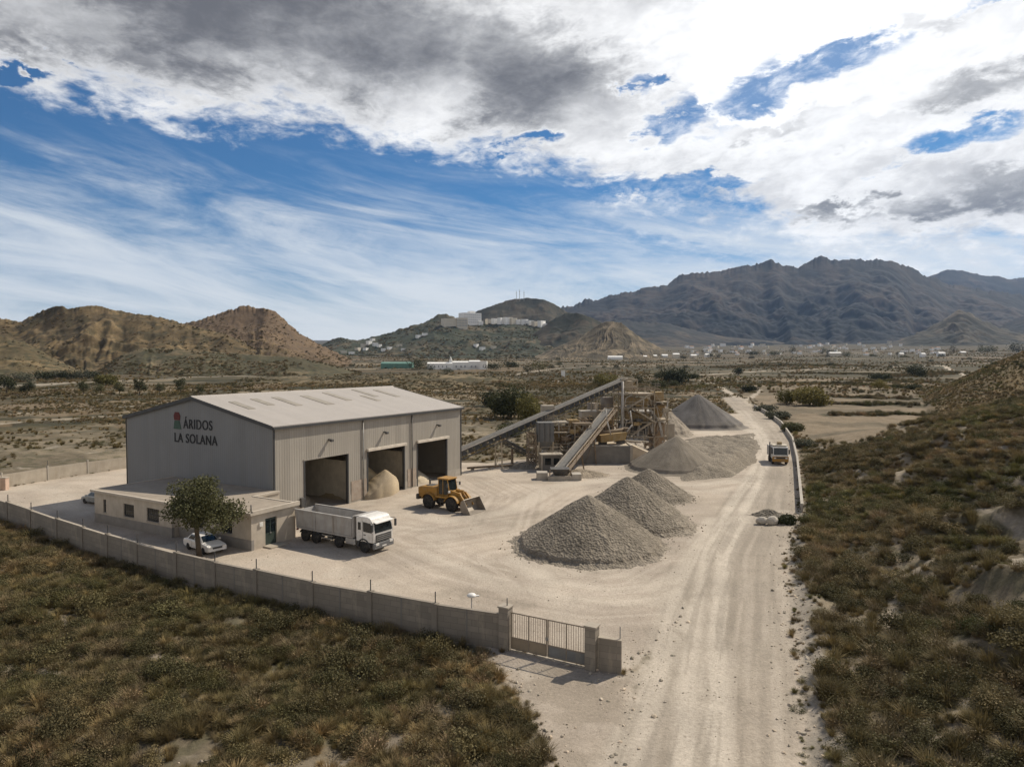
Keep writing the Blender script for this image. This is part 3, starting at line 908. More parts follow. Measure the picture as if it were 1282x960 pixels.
PLACE = None
WX = np.array([p.x for p in reversed(WALL)] + [GATE_L.x]); WY = np.array([p.y for p in reversed(WALL)] + [GATE_L.y])
left_front = lambda x, y, g: (y < np.interp(x, WX, WY) - .5) & (x < 6)
plants('scrub', 'dense brown and olive scrub filling the slope in front of the wall', 36000, 15, 95, -60, 8, 11, .5, 1.4, .35, .27, .15, 1.7, left_front)
ts_fn = lambda x, y: poly_sd(x, y, TERR)
right_side = lambda x, y, g: (x > .2 * y) & (ts_fn(x, y) > 2 + 4 * g.uniform(-1, 1, len(x)))
plants('scrub', 'dark scrub and grass tussocks covering the rising ground right of the road', 58000, 20, 190, 8, 60, 12, .5, 1.8, .2, .31, .8, 1.8, right_side)
x, y, g = wedge(60000, 22, 130, -60, 45, 61, 1.5)
sd = flat_sd(x, y); ok = (sd > -.25) & (sd < 2.6 * g.uniform(0, 1, len(x)) ** 1.6) & ((x > .2 * y) | (y > 84) & (x < -38) | (y < np.interp(x, WX, WY) - .2) & (x < 6)) & (g.uniform(0, 1, len(x)) < .75)
x, y, sd = x[ok], y[ok], sd[ok]; t, _ = tints(x, y, .14, g)
scatter('weeds', 'small dry weeds along the road edge, fence foot and wall foot', 'weeds', np.stack([x, y, terr(x, y, sd) - .02], -1), .2 + .5 * g.uniform(0, 1, len(x)) ** 2, g.choice([0, 1, 5, 6, 7], len(x)), t, 62)
plants('scrub', 'rounded dark bushes standing out of the scrub right of the road', 1600, 22, 150, 10, 50, 63, 1.3, 2.3, .09, .44, 1.2, 1.6, right_side, 0, (2, 3, 4, 7))
plants('scrub', 'rounded dark bushes standing out of the scrub below the wall', 800, 16, 80, -55, 5, 64, 1.2, 2.2, .12, .46, .8, 1.6, left_front, 0, (2, 3, 4, 7))
hill_r1 = lambda x, y, g: (x > .56 * y) & (ts_fn(x, y) > -1)
plants('scrub', 'grass tussocks over the second smooth hill at the right edge', 34000, 175, 360, 26, 60, 13, .55, 1.25, .05, .25, 1, 2.0, hill_r1)
by_rows = lambda x, y, g: (np.abs(strips(x, y)[0] - np.round(strips(x, y)[0])) < .05 + .22 * g.uniform(0, 1, len(x)) ** 2.2) & (g.uniform(0, 1, len(x)) < .45) | (fbm(x * .011, y * .007, 4, 19) > .53 + .05 * g.normal(0, 1, len(x)))
mid = lambda x, y, g: (x < .25 * y) & (y > np.interp(x, WX, WY) - 1) | (x > .25 * y) & (y > 140) & (ts_fn(x, y) > g.uniform(-3, 8, len(x)))
plants('scrub', 'low scrub and dry grass on the flat land behind the yard', 80000, 88, 420, -60, 60, 14, .55, 1.6, .03, .40, 1.0, 1.6, mid)
plants('scrub', 'far scattered bushes speckling the plain up to the mountain foot', 60000, 330, 2600, -45, 45, 15, 1.0, 2.4, .012, .40, 2.0, .6, by_rows, .0007)


def hill_scrub(key, n, s0, s1, seed, label):
    h = HILLS[key]; g = np.random.default_rng(seed)
    rows, colsn = h['T'].shape
    r = g.integers(0, int(rows * .8), n); c = g.integers(0, colsn, n)
    p = np.stack([h['X'][r, c] + g.normal(0, 1.2, n), h['Y'][r, c] + g.normal(0, 1.2, n), h['Z'][r, c] - .2], -1)
    f = fbm(p[:, 0] * .02, p[:, 1] * .02, 4, seed); ok = f > .44
    p = p[ok]; m = len(p); t, _ = tints(p[:, 0], p[:, 1], .02, g)
    scatter('scrub', label, 'scrub', p, s0 + (s1 - s0) * g.uniform(0, 1, m) ** 2, g.integers(2, 9, m), t * .8, seed)


hill_scrub('bank', 9000, .8, 2.0, 70, 'scrub covering the low folded ridge behind the shed')
hill_scrub('back', 5000, 1.3, 4.0, 71, 'bushes speckling the brown hill ridge at far left')
hill_scrub('rock', 3600, 1.3, 4.0, 72, 'bushes speckling the rocky crowned brown hill')
hill_scrub('mound', 3000, 1.3, 3.4, 73, 'bushes covering the low dark rounded hill')
hill_scrub('slope', 2000, 1.0, 2.6, 74, 'bushes on the sunlit ochre slope')
hill_scrub('village', 3800, 4, 9, 75, 'trees and bushes speckling the village hill')

# stones
STK = bpy.data.collections.new('stone_kinds')


def stone(seed, n=2):
    bm = bmesh.new(); bmesh.ops.create_icosphere(bm, subdivisions=n, radius=.5)
    q = random.Random(seed); sx, sy, sz = q.uniform(.7, 1.1), q.uniform(.6, 1.0), q.uniform(.45, .75)
    ns = [Vector((q.uniform(-1, 1), q.uniform(-1, 1), q.uniform(-1, 1))).normalized() for _ in range(7)]
    for v in bm.verts:
        p = v.co.normalized(); r = .5
        for k in ns: r = min(r, .42 / max(p.dot(k), .3))
        v.co = Vector((p.x * sx, p.y * sy, p.z * sz)) * r
    return bm


SM = leaf_mat('stone_grey', (.24, .205, .16), (.42, .365, .29), 0.0, True, .95)
for k in range(3):
    bm = stone(k, 1); me = bpy.data.meshes.new('stone_kind'); bm.to_mesh(me); bm.free(); me.materials.append(SM)
    STK.objects.link(bpy.data.objects.new('stone_kind%d' % k, me))
STONES = scatter_tree(STK)
g = np.random.default_rng(91); bp = []
for l in BANKS:
    w = 1.1 * l[1].y ** 2 / 14355
    for a, b in zip(l[:-1], l[1:]):
        n = int((b - a).length * 7); t = g.uniform(0, 1, n)
        bp.append(np.stack([a.x + (b.x - a.x) * t + g.normal(0, 1, n), a.y + (b.y - a.y) * t + g.normal(0, w * .5, n)], -1))
bp = np.concatenate(bp); bz = terr(bp[:, 0], bp[:, 1]) - .05
tb, kb = tints(bp[:, 0], bp[:, 1], .05, g)
scatter('scrub', 'bands of scrub along the banks between the pale terraces', 'scrub', np.stack([bp[:, 0], bp[:, 1], bz], -1), .9 + 1.9 * g.uniform(0, 1, len(bp)) ** 2, g.integers(0, 9, len(bp)), tb * .85, 92)
x, y, g = wedge(40000, 22, 120, -40, 34, 21, 1.3)
sd = flat_sd(x, y); rs = poly_sd(x, y, ROAD)
edge_ok = ((np.abs(sd) < 1.6 * g.uniform(0, 1, len(x)) ** 1.5 + .25) | (sd > 0) & (sd < 2.2) & (x > .28 * y)) & (y < np.interp(x, WX, WY) + 400 * (x > 3)) & ((x > 4) | (y < 38))
body = (sd < -.3) & (g.uniform(0, 1, len(x)) < .13 * sstep(.45, .6, fbm(x * .4, y * .4, 4, 8)))
ok = edge_ok | body
x, y, sd, body = x[ok], y[ok], sd[ok], body[ok]
scatter('gravel', 'loose stones and gravel along the road edges and over the yard', 'gravel', np.stack([x, y, terr(x, y, sd) + .01], -1),
        np.where(body, .05 + .10 * g.uniform(0, 1, len(x)) ** 3, .07 + .26 * g.uniform(0, 1, len(x)) ** 4), g.integers(0, 3, len(x)), np.ones((len(x), 3)) * g.uniform(.95, 1.5, (len(x), 1)), 22, STONES, .5)
x, y, g = wedge(9000, 20, 130, -50, 55, 25, 1.5)
sd = flat_sd(x, y); ok = (sd > 0) & (fbm(x * .22, y * .22, 5, 81) + g.normal(0, .03, len(x)) > .58) & ((y < np.interp(x, WX, WY)) | (x > .2 * y))
x, y, sd = x[ok], y[ok], sd[ok]
scatter('gravel', 'pale stones lying on the bare patches between the scrub', 'gravel', np.stack([x, y, terr(x, y, sd)], -1), .1 + .45 * g.uniform(0, 1, len(x)) ** 4,
        g.integers(0, 3, len(x)), np.ones((len(x), 3)) * g.uniform(.8, 1.4, (len(x), 1)), 26, STONES, .5)
# ------------------------------------------------------------------ sky, sun, air
W = bpy.data.worlds.new('World'); S.world = W; W.use_nodes = True
wn = W.node_tree; wn.nodes.clear()


class E:
    """a value in the sky's node tree, with ordinary arithmetic"""
    def __init__(s, k): s.k = k

    @staticmethod
    def m(op, *a):
        n = wn.nodes.new('ShaderNodeMath'); n.operation = op
        for i, v in enumerate(a):
            if isinstance(v, E): wn.links.new(v.k, n.inputs[i])
            else: n.inputs[i].default_value = v
        return E(n.outputs[0])

    def __add__(s, o): return E.m('ADD', s, o)
    __radd__ = __add__
    def __sub__(s, o): return E.m('SUBTRACT', s, o)
    def __rsub__(s, o): return E.m('SUBTRACT', o, s)
    def __mul__(s, o): return E.m('MULTIPLY', s, o)
    __rmul__ = __mul__
    def __truediv__(s, o): return E.m('DIVIDE', s, o)
    def max(s, o): return E.m('MAXIMUM', s, o)
    def min(s, o): return E.m('MINIMUM', s, o)

    def step(s, a, b):
        n = wn.nodes.new('ShaderNodeMapRange'); n.interpolation_type = 'SMOOTHSTEP'
        wn.links.new(s.k, n.inputs['Value'])
        if a > b:
            n.inputs['From Min'].default_value = b; n.inputs['From Max'].default_value = a
            n.inputs['To Min'].default_value = 1; n.inputs['To Max'].default_value = 0
        else:
            n.inputs['From Min'].default_value = a; n.inputs['From Max'].default_value = b
        return E(n.outputs['Result'])

    def curve(s, x0, x1, pts):
        mr = wn.nodes.new('ShaderNodeMapRange'); mr.inputs['From Min'].default_value = x0; mr.inputs['From Max'].default_value = x1
        wn.links.new(s.k, mr.inputs['Value'])
        n = wn.nodes.new('ShaderNodeFloatCurve'); c = n.mapping.curves[0]
        lo = min(p[1] for p in pts); hi = max(p[1] for p in pts)
        q = [((a - x0) / (x1 - x0), (b - lo) / (hi - lo)) for a, b in pts]
        while len(c.points) < len(q): c.points.new(.5, .5)
        for p, (a, b) in zip(c.points, q): p.location = (a, b); p.handle_type = 'AUTO_CLAMPED'
        n.mapping.update()
        wn.links.new(mr.outputs[0], n.inputs['Value'])
        return E(n.outputs[0]) * (hi - lo) + lo


def w_noise(vec, scale, detail, rough=.55, dist=0.0):
    n = wn.nodes.new('ShaderNodeTexNoise'); n.inputs['Scale'].default_value = scale; n.inputs['Detail'].default_value = detail
    n.inputs['Roughness'].default_value = rough; n.inputs['Distortion'].default_value = dist
    wn.links.new(vec, n.inputs['Vector']); return E(n.outputs['Fac'])


def w_vec(x, y, z):
    n = wn.nodes.new('ShaderNodeCombineXYZ')
    for i, v in enumerate((x, y, z)):
        if isinstance(v, E): wn.links.new(v.k, n.inputs[i])
        else: n.inputs[i].default_value = v
    return n.outputs[0]


def w_mix(f, a, b):
    n = wn.nodes.new('ShaderNodeMix'); n.data_type = 'RGBA'
    for i, v in ((0, f), (6, a), (7, b)):
        if isinstance(v, E): wn.links.new(v.k, n.inputs[i])
        elif isinstance(v, tuple): n.inputs[i].default_value = (*v, 1)
        else: wn.links.new(v, n.inputs[i])
    return n.outputs[2]


SKY_STRENGTH = 0.1
tcw = wn.nodes.new('ShaderNodeTexCoord'); sep = wn.nodes.new('ShaderNodeSeparateXYZ')
wn.links.new(tcw.outputs['Generated'], sep.inputs[0])
dx, dy, dz = (E(sep.outputs[i]) for i in range(3))
az = E.m('ARCTAN2', dx, dy) * 57.2958
el = E.m('ARCSINE', dz) * 57.2958
h = dz.max(0.0) + 0.11
cu, cv = dx / h, dy / h                       # a flat cloud layer overhead
sky = wn.nodes.new('ShaderNodeTexSky'); sky.sky_type = 'NISHITA'; sky.sun_disc = False
sky.sun_elevation = R(SUN_EL); sky.sun_rotation = R(SUN_AZ); sky.altitude = 100; sky.air_density = 1.0; sky.dust_density = 0.6; sky.ozone_density = 2.5
blue = w_mix(E.m('ADD', 0, 0) + .0, sky.outputs[0], sky.outputs[0])
mb = wn.nodes.new('ShaderNodeMix'); mb.data_type = 'RGBA'; mb.blend_type = 'MULTIPLY'; mb.inputs[0].default_value = 1
wn.links.new(sky.outputs[0], mb.inputs[6]); mb.inputs[7].default_value = (.135, .43, .66, 1)
blue = mb.outputs[2]
K = 1.0 / SKY_STRENGTH
WHITE = lambda v, t=(1, 1, 1): tuple(v * K * q for q in t)
# high thin streaks, drawn out from left to right and dipping a little
st = w_vec(az * .05 + el * .05, el * .23 + az * .03, 0.0)
n_a = w_noise(st, 1.1, 9, .66, 1.1); n_b = w_noise(w_vec(az * .02, el * .11 + az * .012, 3.0), 1.0, 5, .55, .3)
n_f = w_noise(w_vec(az * .11 + el * .1, el * .5 + az * .07, 1.0), 1.5, 9, .7, 1.2)
streak = (n_a * .62 + n_b * .55 + n_f * .2)
lowness = el.step(17.5, 3.0)
ci = (streak + lowness * .34 - .22).step(.5, .86) * el.step(17.5, 12.5)
col = w_mix(ci * .92, blue, WHITE(.78, (.95, .985, 1.0)))
veil = el.step(7.0, .5) * .5
col = w_mix(veil, col, WHITE(.72, (.93, .97, 1.0)))
# the low cloud deck overhead: its edge runs from upper left down to the right
edge_el = az.curve(-60, 60, [(-60, 16.0), (-36, 17.2), (-27, 17.6), (-14, 17.0), (-6, 16.6), (4, 14.4), (13, 11.6), (20, 9.6), (26, 8.0), (36, 6.2), (60, 5.0)])
n1 = w_noise(w_vec(cu * .9, cv * 1.5, 5.0), 1.5, 11, .58, .25)
n2 = w_noise(w_vec(az * .052 + el * .03, el * .115, 9.0), 2.2, 9, .62, .3)
n3 = w_noise(w_vec(az * .05, el * .10 - az * .012, 2.0), 1.15, 8, .58, .3)
n6 = w_noise(w_vec(az * .075, el * .16, 31.0), 7.5, 7, .66, .4)
D = (el - edge_el) / 2.4 + (n1 - .5) * 2.2 + (n2 - .5) * 3.2 + (n6 - .5) * 1.8
D = D.min(2.2)
n5 = w_noise(w_vec(az * .075, el * .15 - az * .02, 12.0), 5.5, 8, .64, .3)
azw = az + (n1 - .5) * 13 + (n2 - .5) * 13 + (n5 - .5) * 8
elw = el + (n3 - .5) * 6 + (n2 - .5) * 7 + (n5 - .5) * 4


def blob(a0, e0, ra, re, tilt=0.0):
    a = (azw - a0) / ra; e = ((elw - e0) - (azw - a0) * tilt) / re
    return E.m('SQRT', a * a + e * e)


def az_el(px, py):
    tx, tz = ray(px, py)
    return math.degrees(math.atan2(tx, 1)), math.degrees(math.atan2(tz, math.hypot(tx, 1)))


gap = None
for px, py, ra, re, tl, s in ((800, 103, 1.6, 1.5, 0, 2.6), (862, 140, 3.4, 1.5, .05, 2.6), (1010, 95, 6.5, 1.5, .12, 3.0), (905, 160, 3.0, .9, 0, 1.8), (1205, 172, 5.4, .9, .22, 2.6), (1130, 57, 3.0, .7, .1, 1.4),
                              (668, 178, 2.0, .6, .1, 1.6), (1090, 225, 3.4, .6, .05, 1.6), (905, 205, 3.2, .45, 0, .9), (1240, 2, 3.0, .7, 0, 2.0), (24, 72, 1.0, .6, 0, 2.0), (850, 232, 4.5, .7, 0, 1.3)):
    a0, e0 = az_el(px, py)
    q = blob(a0, e0, ra * 1.15, re * 1.2, tl).step(1.7, 0.0) * (s * .95)
    gap = q if gap is None else gap.max(q)
D = D - gap - (az.step(2, 14) * .15)
ahead = E.m('ABSOLUTE', az).step(105, 62) * el.step(64, 42)
wisp = (n5 * .6 + n6 * .5 - .12).step(.36, .62) * .75 * D.step(-2.4, -.2) * az.step(3, 12) * .8
cover = D.step(-.3, .75).max(wisp) * ahead
# grey undersides
dark = None
for px, py, ra, re, tl, s in ((330, 20, 26, 6.5, -.06, 1.0), (640, 95, 11, 5.0, -.12, .92), (150, 45, 14, 3.6, 0, .8), (760, 10, 6, 3, 0, .45), (1040, 271, 4.4, .8, -.04, 1.1), (1250, 105, 6.0, 1.3, .15, .85), (1240, 240, 6.5, 1.3, 0, .8),
                              (985, 160, 5.0, .8, 0, .55), (1160, 30, 4, 1.2, 0, .5), (1130, 160, 5, .8, .1, .5), (1070, 316, 1.2, .6, 0, 1.0), (700, 210, 6, 1.0, 0, .35)):
    a0, e0 = az_el(px, py)
    q = blob(a0, e0, ra, re, tl).step(1.35, .25) * s
    dark = q if dark is None else dark.max(q)
shade = (dark * .95 + (n3 - .5) * 1.5 + (n2 - .5) * 1.0 + (n6 - .5) * .5 + (n5 - .5) * .3 + .03).step(.0, 1.25) * (D.step(.1, 1.4) * .92 + .08)
shade = shade.max(((n3 - .42) * 2.2 + (n2 - .5) * 1.6).step(.25, 1.1) * D.step(.3, 1.2) * .26)
a0, e0 = az_el(1020, 5)
glow = blob(a0, e0, 17, 12).step(1.25, 0)
body = w_mix((n2 * .55 + n5 * .6 + n1 * .3).step(.52, .86), WHITE(.62, (1, .995, 1.0)), WHITE(.97, (1, .995, .985)))
lit = w_mix(glow * .8, body, WHITE(1.2))
cl = w_mix(shade, lit, WHITE(.125, (1.0, .98, 1.02)))
# small torn clouds keep some blue shining through their edges
col = w_mix(cover, col, cl)
col = w_mix(glow * .14 * el.step(3, 14), col, WHITE(1.1))
gnd = el.step(0, -3)
col = w_mix(gnd, col, WHITE(.22, (1, .9, .75)))
# unseen warm cloud added behind and beside the camera to brighten shaded faces
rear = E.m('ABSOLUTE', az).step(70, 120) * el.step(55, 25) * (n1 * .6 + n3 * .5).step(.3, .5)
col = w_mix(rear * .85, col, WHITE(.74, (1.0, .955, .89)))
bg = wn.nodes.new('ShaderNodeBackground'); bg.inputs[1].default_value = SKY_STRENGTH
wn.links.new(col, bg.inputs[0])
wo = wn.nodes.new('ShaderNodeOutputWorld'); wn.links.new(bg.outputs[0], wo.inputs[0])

sl = bpy.data.lights.new('sun', 'SUN'); sl.energy = 4.7; sl.angle = R(0.55); sl.color = (1.0, .91, .77)
so = bpy.data.objects.new('sun', sl); COL.objects.link(so)
sd_ = Vector((math.sin(R(SUN_AZ)) * math.cos(R(SUN_EL)), math.cos(R(SUN_AZ)) * math.cos(R(SUN_EL)), math.sin(R(SUN_EL))))
so.rotation_euler = (-sd_).to_track_quat('-Z', 'Y').to_euler()
so.location = (60, 40, 80)

# the air between here and the mountains
hz = MB(); hz.box(-13500, 13500, -300, 13600, -14, 1900)
hm = bpy.data.materials.new('air'); hm.use_nodes = True; hn = hm.node_tree; hn.nodes.clear()
pv = hn.nodes.new('ShaderNodeVolumePrincipled'); pv.inputs['Color'].default_value = (.42, .62, 1.0, 1)
pv.inputs['Density'].default_value = 2.3e-5; pv.inputs['Anisotropy'].default_value = .25
ho = hn.nodes.new('ShaderNodeOutputMaterial'); hn.links.new(pv.outputs[0], ho.inputs['Volume'])
HAZE = tag(hz.build('haze', hm), 'thin bluish air fading the far mountains', 'haze', kind='stuff')

S.view_settings.view_transform = 'Standard'; S.view_settings.look = 'None'
S.view_settings.gamma = 1; S.view_settings.exposure = 0.15
S.cycles.max_bounces = 6; S.cycles.diffuse_bounces = 4; S.cycles.transparent_max_bounces = 8; S.cycles.volume_bounces = 0
S.cycles.caustics_reflective = False; S.cycles.caustics_refractive = False
S.cycles.use_denoising = True
S.cycles.use_adaptive_sampling = True; S.cycles.adaptive_threshold = 0.01
# ------------------------------------------------------------------ shared materials
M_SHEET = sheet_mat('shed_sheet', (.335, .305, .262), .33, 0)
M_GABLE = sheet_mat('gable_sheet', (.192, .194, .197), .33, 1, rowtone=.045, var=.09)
M_ROOF = sheet_mat('roof_sheet', (.37, .335, .30), .33, 0, var=.06, dirt=(.27, .23, .18), rowtone=.04)
M_TRIM = mat('dark_trim', (.055, .055, .055), .6)
M_SKYL = mat('roof_light', (.25, .22, .175), .5, dirt=(.36, .31, .25), dirt_amt=.5, scale=.8)
M_CONC = mat('concrete', (.36, .325, .275), .93, dirt=(.20, .17, .13), dirt_amt=.5, scale=.7, streak=True, bump=.25)
M_CONCP = mat('pale_concrete', (.36, .315, .255), .93, dirt=(.27, .22, .16), dirt_amt=.5, scale=.6, streak=True, bump=.25)
M_CONCD = mat('dark_concrete', (.20, .185, .165), .95, dirt=(.10, .09, .075), dirt_amt=.5, scale=.6, bump=.25)
M_STEEL = mat('galvanised', (.30, .295, .28), .5, .4, dirt=(.17, .12, .08), dirt_amt=.5)
M_DSTEEL = mat('dark_steel', (.075, .075, .075), .65, .2, dirt=(.20, .15, .10), dirt_amt=.45)
M_RUST = mat('rusty_steel', (.17, .125, .085), .88, dirt=(.33, .27, .19), dirt_amt=.75, scale=1.6)
M_OCHRE = mat('ochre_paint', (.29, .195, .085), .85, dirt=(.34, .285, .20), dirt_amt=.95, scale=1.4, streak=True)
M_DUSTY = mat('dusty_steel', (.37, .315, .24), .85, dirt=(.24, .16, .085), dirt_amt=.6, scale=1.3, streak=True)
M_BELT = mat('belt_rubber', (.135, .13, .12), .9, dirt=(.26, .235, .195), dirt_amt=.6, scale=2)
M_BLACK = mat('black_rubber', (.022, .022, .022), .9, dirt=(.16, .135, .105), dirt_amt=.55, scale=2.5)
M_GLASS = glass_mat('dark_glass')
M_WPAINT = mat('white_paint', (.70, .68, .64), .4, dirt=(.38, .32, .245), dirt_amt=.65, scale=1.3, var=.05, coat=.2)
M_YPAINT = mat('machine_yellow', (.34, .178, .034), .6, dirt=(.25, .19, .12), dirt_amt=.8, scale=1.3, coat=.1)
M_BODY = mat('tipper_grey', (.36, .345, .325), .6, dirt=(.24, .185, .13), dirt_amt=.6, scale=1.0, streak=True)
M_RENDER = mat('office_render', (.44, .385, .315), .9, dirt=(.33, .28, .215), dirt_amt=.5, scale=.8, streak=True)
M_RENDERG = mat('office_plinth', (.24, .225, .205), .92, dirt=(.36, .31, .25), dirt_amt=.4, scale=.9)
M_GRAVROOF = mat('gravel_roof', (.285, .24, .19), .95, dirt=(.26, .22, .17), dirt_amt=.6, scale=.9, bump=.5)
M_LETTER = mat('black_letters', (.016, .016, .018), .6)
M_HUB = mat('wheel_hub', (.30, .27, .235), .6, .2, dirt=(.15, .12, .09), dirt_amt=.5)
M_LAMP = mat('lamp_lens', (.62, .60, .56), .15, var=.04)
M_ALU = mat('dull_aluminium', (.42, .41, .39), .45, .5)
M_BARK = mat('bark', (.11, .085, .06), .95, scale=4, bump=.5)
M_WHITEW = mat('white_wall', (.82, .80, .76), .9, var=.05, scale=.2)
M_CREAMW = mat('cream_wall', (.60, .54, .44), .9, var=.08, scale=.2)
M_TILE = mat('tile_roof', (.30, .17, .10), .9, var=.2, scale=.5)
BLOCK = block_mat('concrete_block', (.25, .217, .177), (.11, .097, .08), .9, .36)
M_WALLC = mat('wall_concrete', (.24, .208, .17), .93, dirt=(.14, .12, .09), dirt_amt=.5, streak=True)

# ------------------------------------------------------------------ the big shed
L, Wd, EV, RG = 33.3, 25.5, 9.65, 12.25
shed = thing('industrial_shed', 'large grey corrugated shed with three open bays and lettering on its gable', 'shed', SHED_O, SHED_A)
DOORS = [(4.1, 10.5), (13.9, 20.6), (23.35, 29.8)]
DZ = 5.75
f = MB()
xs = [0.0] + [v for d in DOORS for v in d] + [L]
for a, b in zip(xs[::2], xs[1::2]): f.box(a, b, 0, .18, 1.0, DZ)
f.box(0, L, 0, .18, DZ, EV)
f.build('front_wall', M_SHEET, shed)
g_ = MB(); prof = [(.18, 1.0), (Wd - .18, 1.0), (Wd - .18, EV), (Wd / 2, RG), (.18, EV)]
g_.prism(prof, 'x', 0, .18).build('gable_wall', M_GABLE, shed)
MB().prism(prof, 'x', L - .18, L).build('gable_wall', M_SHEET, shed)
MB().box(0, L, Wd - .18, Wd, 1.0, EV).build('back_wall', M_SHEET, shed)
p = MB()
for a, b in zip(xs[::2], xs[1::2]): p.box(a - (.03 if a == 0 else 0), b + (.03 if b == L else 0), -.03, .21, -.1, 1.0)
p.box(-.03, .21, .21, Wd, -.1, 1.0).box(L - .21, L + .03, .21, Wd, -.1, 1.0).box(.21, L - .21, Wd - .21, Wd + .03, -.1, 1.0)
p.build('plinth', M_CONC, shed)
for s, y0, y1 in ((0, -.25, Wd / 2), (1, Wd / 2, Wd + .25)):
    sl_ = (RG - EV) / (Wd / 2)
    r_ = MB()
    za = lambda y: EV + .03 + sl_ * (y if s == 0 else Wd - y)
    r_.hexa([(-.3, y0, za(y0)), (L + .3, y0, za(y0)), (L + .3, y1, za(y1)), (-.3, y1, za(y1)),
             (-.3, y0, za(y0) + .13), (L + .3, y0, za(y0) + .13), (L + .3, y1, za(y1) + .13), (-.3, y1, za(y1) + .13)])
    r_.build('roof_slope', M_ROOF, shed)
MB().prism([(Wd / 2 - .35, RG + .08), (Wd / 2 + .35, RG + .08), (Wd / 2, RG + .27)], 'x', -.32, L + .32).build('ridge_cap', M_ROOF, shed)
for x0, x1 in ((-.36, -.303), (L + .303, L + .36)):
    v_ = MB()
    for a, b in (((-.25), Wd / 2), (Wd / 2, Wd + .25)):
        zz = lambda y: EV + sl_ * (y if y <= Wd / 2 else Wd - y)
        v_.hexa([(x0, a, zz(a) - .18), (x1, a, zz(a) - .18), (x1, b, zz(b) - .18), (x0, b, zz(b) - .18),
                 (x0, a, zz(a) + .20), (x1, a, zz(a) + .20), (x1, b, zz(b) + .20), (x0, b, zz(b) + .20)])
    v_.build('verge_trim', M_TRIM, shed)
MB().box(-.3, L + .3, -.42, -.255, EV - .22, EV + .02).build('gutter', M_TRIM, shed)
for x0 in (-.06, L - .12): MB().box(x0, x0 + .18, -.07, -.035 + .1, 0, EV - .22).build('corner_trim', M_TRIM, shed)
MB().box(-.07, .02, Wd - .05, Wd + .06, 0, EV).build('corner_trim', M_TRIM, shed)
for xx in (13.0, 22.1): MB().tube((xx, -.12, .1), (xx, -.12, EV - .2), .07).tube((xx, -.12, EV - .2), (xx, -.3, EV - .1), .07).build('downpipe', M_DSTEEL if xx > 20 else M_STEEL, shed)
for i, (a, b) in enumerate(DOORS):
    MB().box(a - .16, a + .02, -.05, .26, 0, DZ + .02).build('door_jamb', M_TRIM, shed); MB().box(b - .02, b + .16, -.05, .26, 0, DZ + .02).build('door_jamb', M_TRIM, shed)
    if i: MB().box(a - .25, b + .25, -.34, -.055, DZ - .12, DZ + .22, .02).build('door_hood', mat('hood_sheet', (.55, .49, .41), .6), shed)
    else: MB().box(a - .2, b + .2, -.06, -.003, DZ, DZ + .16).build('door_hood', M_SHEET, shed)
for x0, s0, w, l in ((2.2, .50, .9, 3.4), (5.6, .58, 1.0, 3.0), (8.8, .50, 1.0, 4.2), (13.2, .46, 1.3, 4.6), (17.8, .55, 1.0, 4.4), (22.2, .46, .9, 3.0), (24.0, .62, .9, 4.2), (27.6, .56, 1.0, 4.2)):
    y0 = Wd / 2 * s0; y1 = y0 + l; zr = lambda y: EV + .165 + sl_ * y
    MB().hexa([(x0, y0, zr(y0)), (x0 + w, y0, zr(y0)), (x0 + w, y1, zr(y1)), (x0, y1, zr(y1)),
               (x0, y0, zr(y0) + .04), (x0 + w, y0, zr(y0) + .04), (x0 + w, y1, zr(y1) + .04), (x0, y1, zr(y1) + .04)]).build('roof_light', M_SKYL, shed)
for xx in (12.1, 22.0): MB().box(xx, xx + .35, .6, 19, -.05, 4.6).build('bay_divider', mat('bright_concrete', (.56, .50, .40), .93, dirt=(.3, .25, .18), dirt_amt=.4, streak=True), shed)
q_ = MB()
for xx in (0.5, 6.8, 12.3, 17, 22.2, 27.5, 32.8):
    if xx not in (6.8, 17, 27.5): q_.box(xx - .12, xx + .12, .3, .6, 0, EV - .3)
    q_.box(xx - .12, xx + .12, Wd - .6, Wd - .3, 0, EV - .3)
    q_.beam((xx, .3, EV - .25), (xx, Wd / 2, RG - .25), .2, .35).beam((xx, Wd / 2, RG - .25), (xx, Wd - .3, EV - .25), .2, .35)
q_.build('portal_frame', M_DSTEEL, shed)
MB().box(.3, L - .3, 21.5, 21.8, 0, 4.0).build('push_wall', M_CONC, shed)
for a, b in ((10.7, 13.8), (20.9, 23.2)): MB().box(a + .35, b - .2, -.055, -.033, .2, 2.5).build('steel_panel', mat('weathered_panel', (.34, .28, .225), .8, dirt=(.22, .13, .08), dirt_amt=.5), shed)
MB().box(3.3, 3.75, -.3, -.04, .9, 1.9, .02).build('switch_box', M_DSTEEL, shed)
for px_ in (7.6, 16.8, 27.6):
    MB().box(px_ - .12, px_ + .12, -.32, -.02, 7.6, 7.75).box(px_ - .2, px_ + .2, -.62, -.3, 7.45, 7.72, .03).build('flood_light', M_DSTEEL, shed)


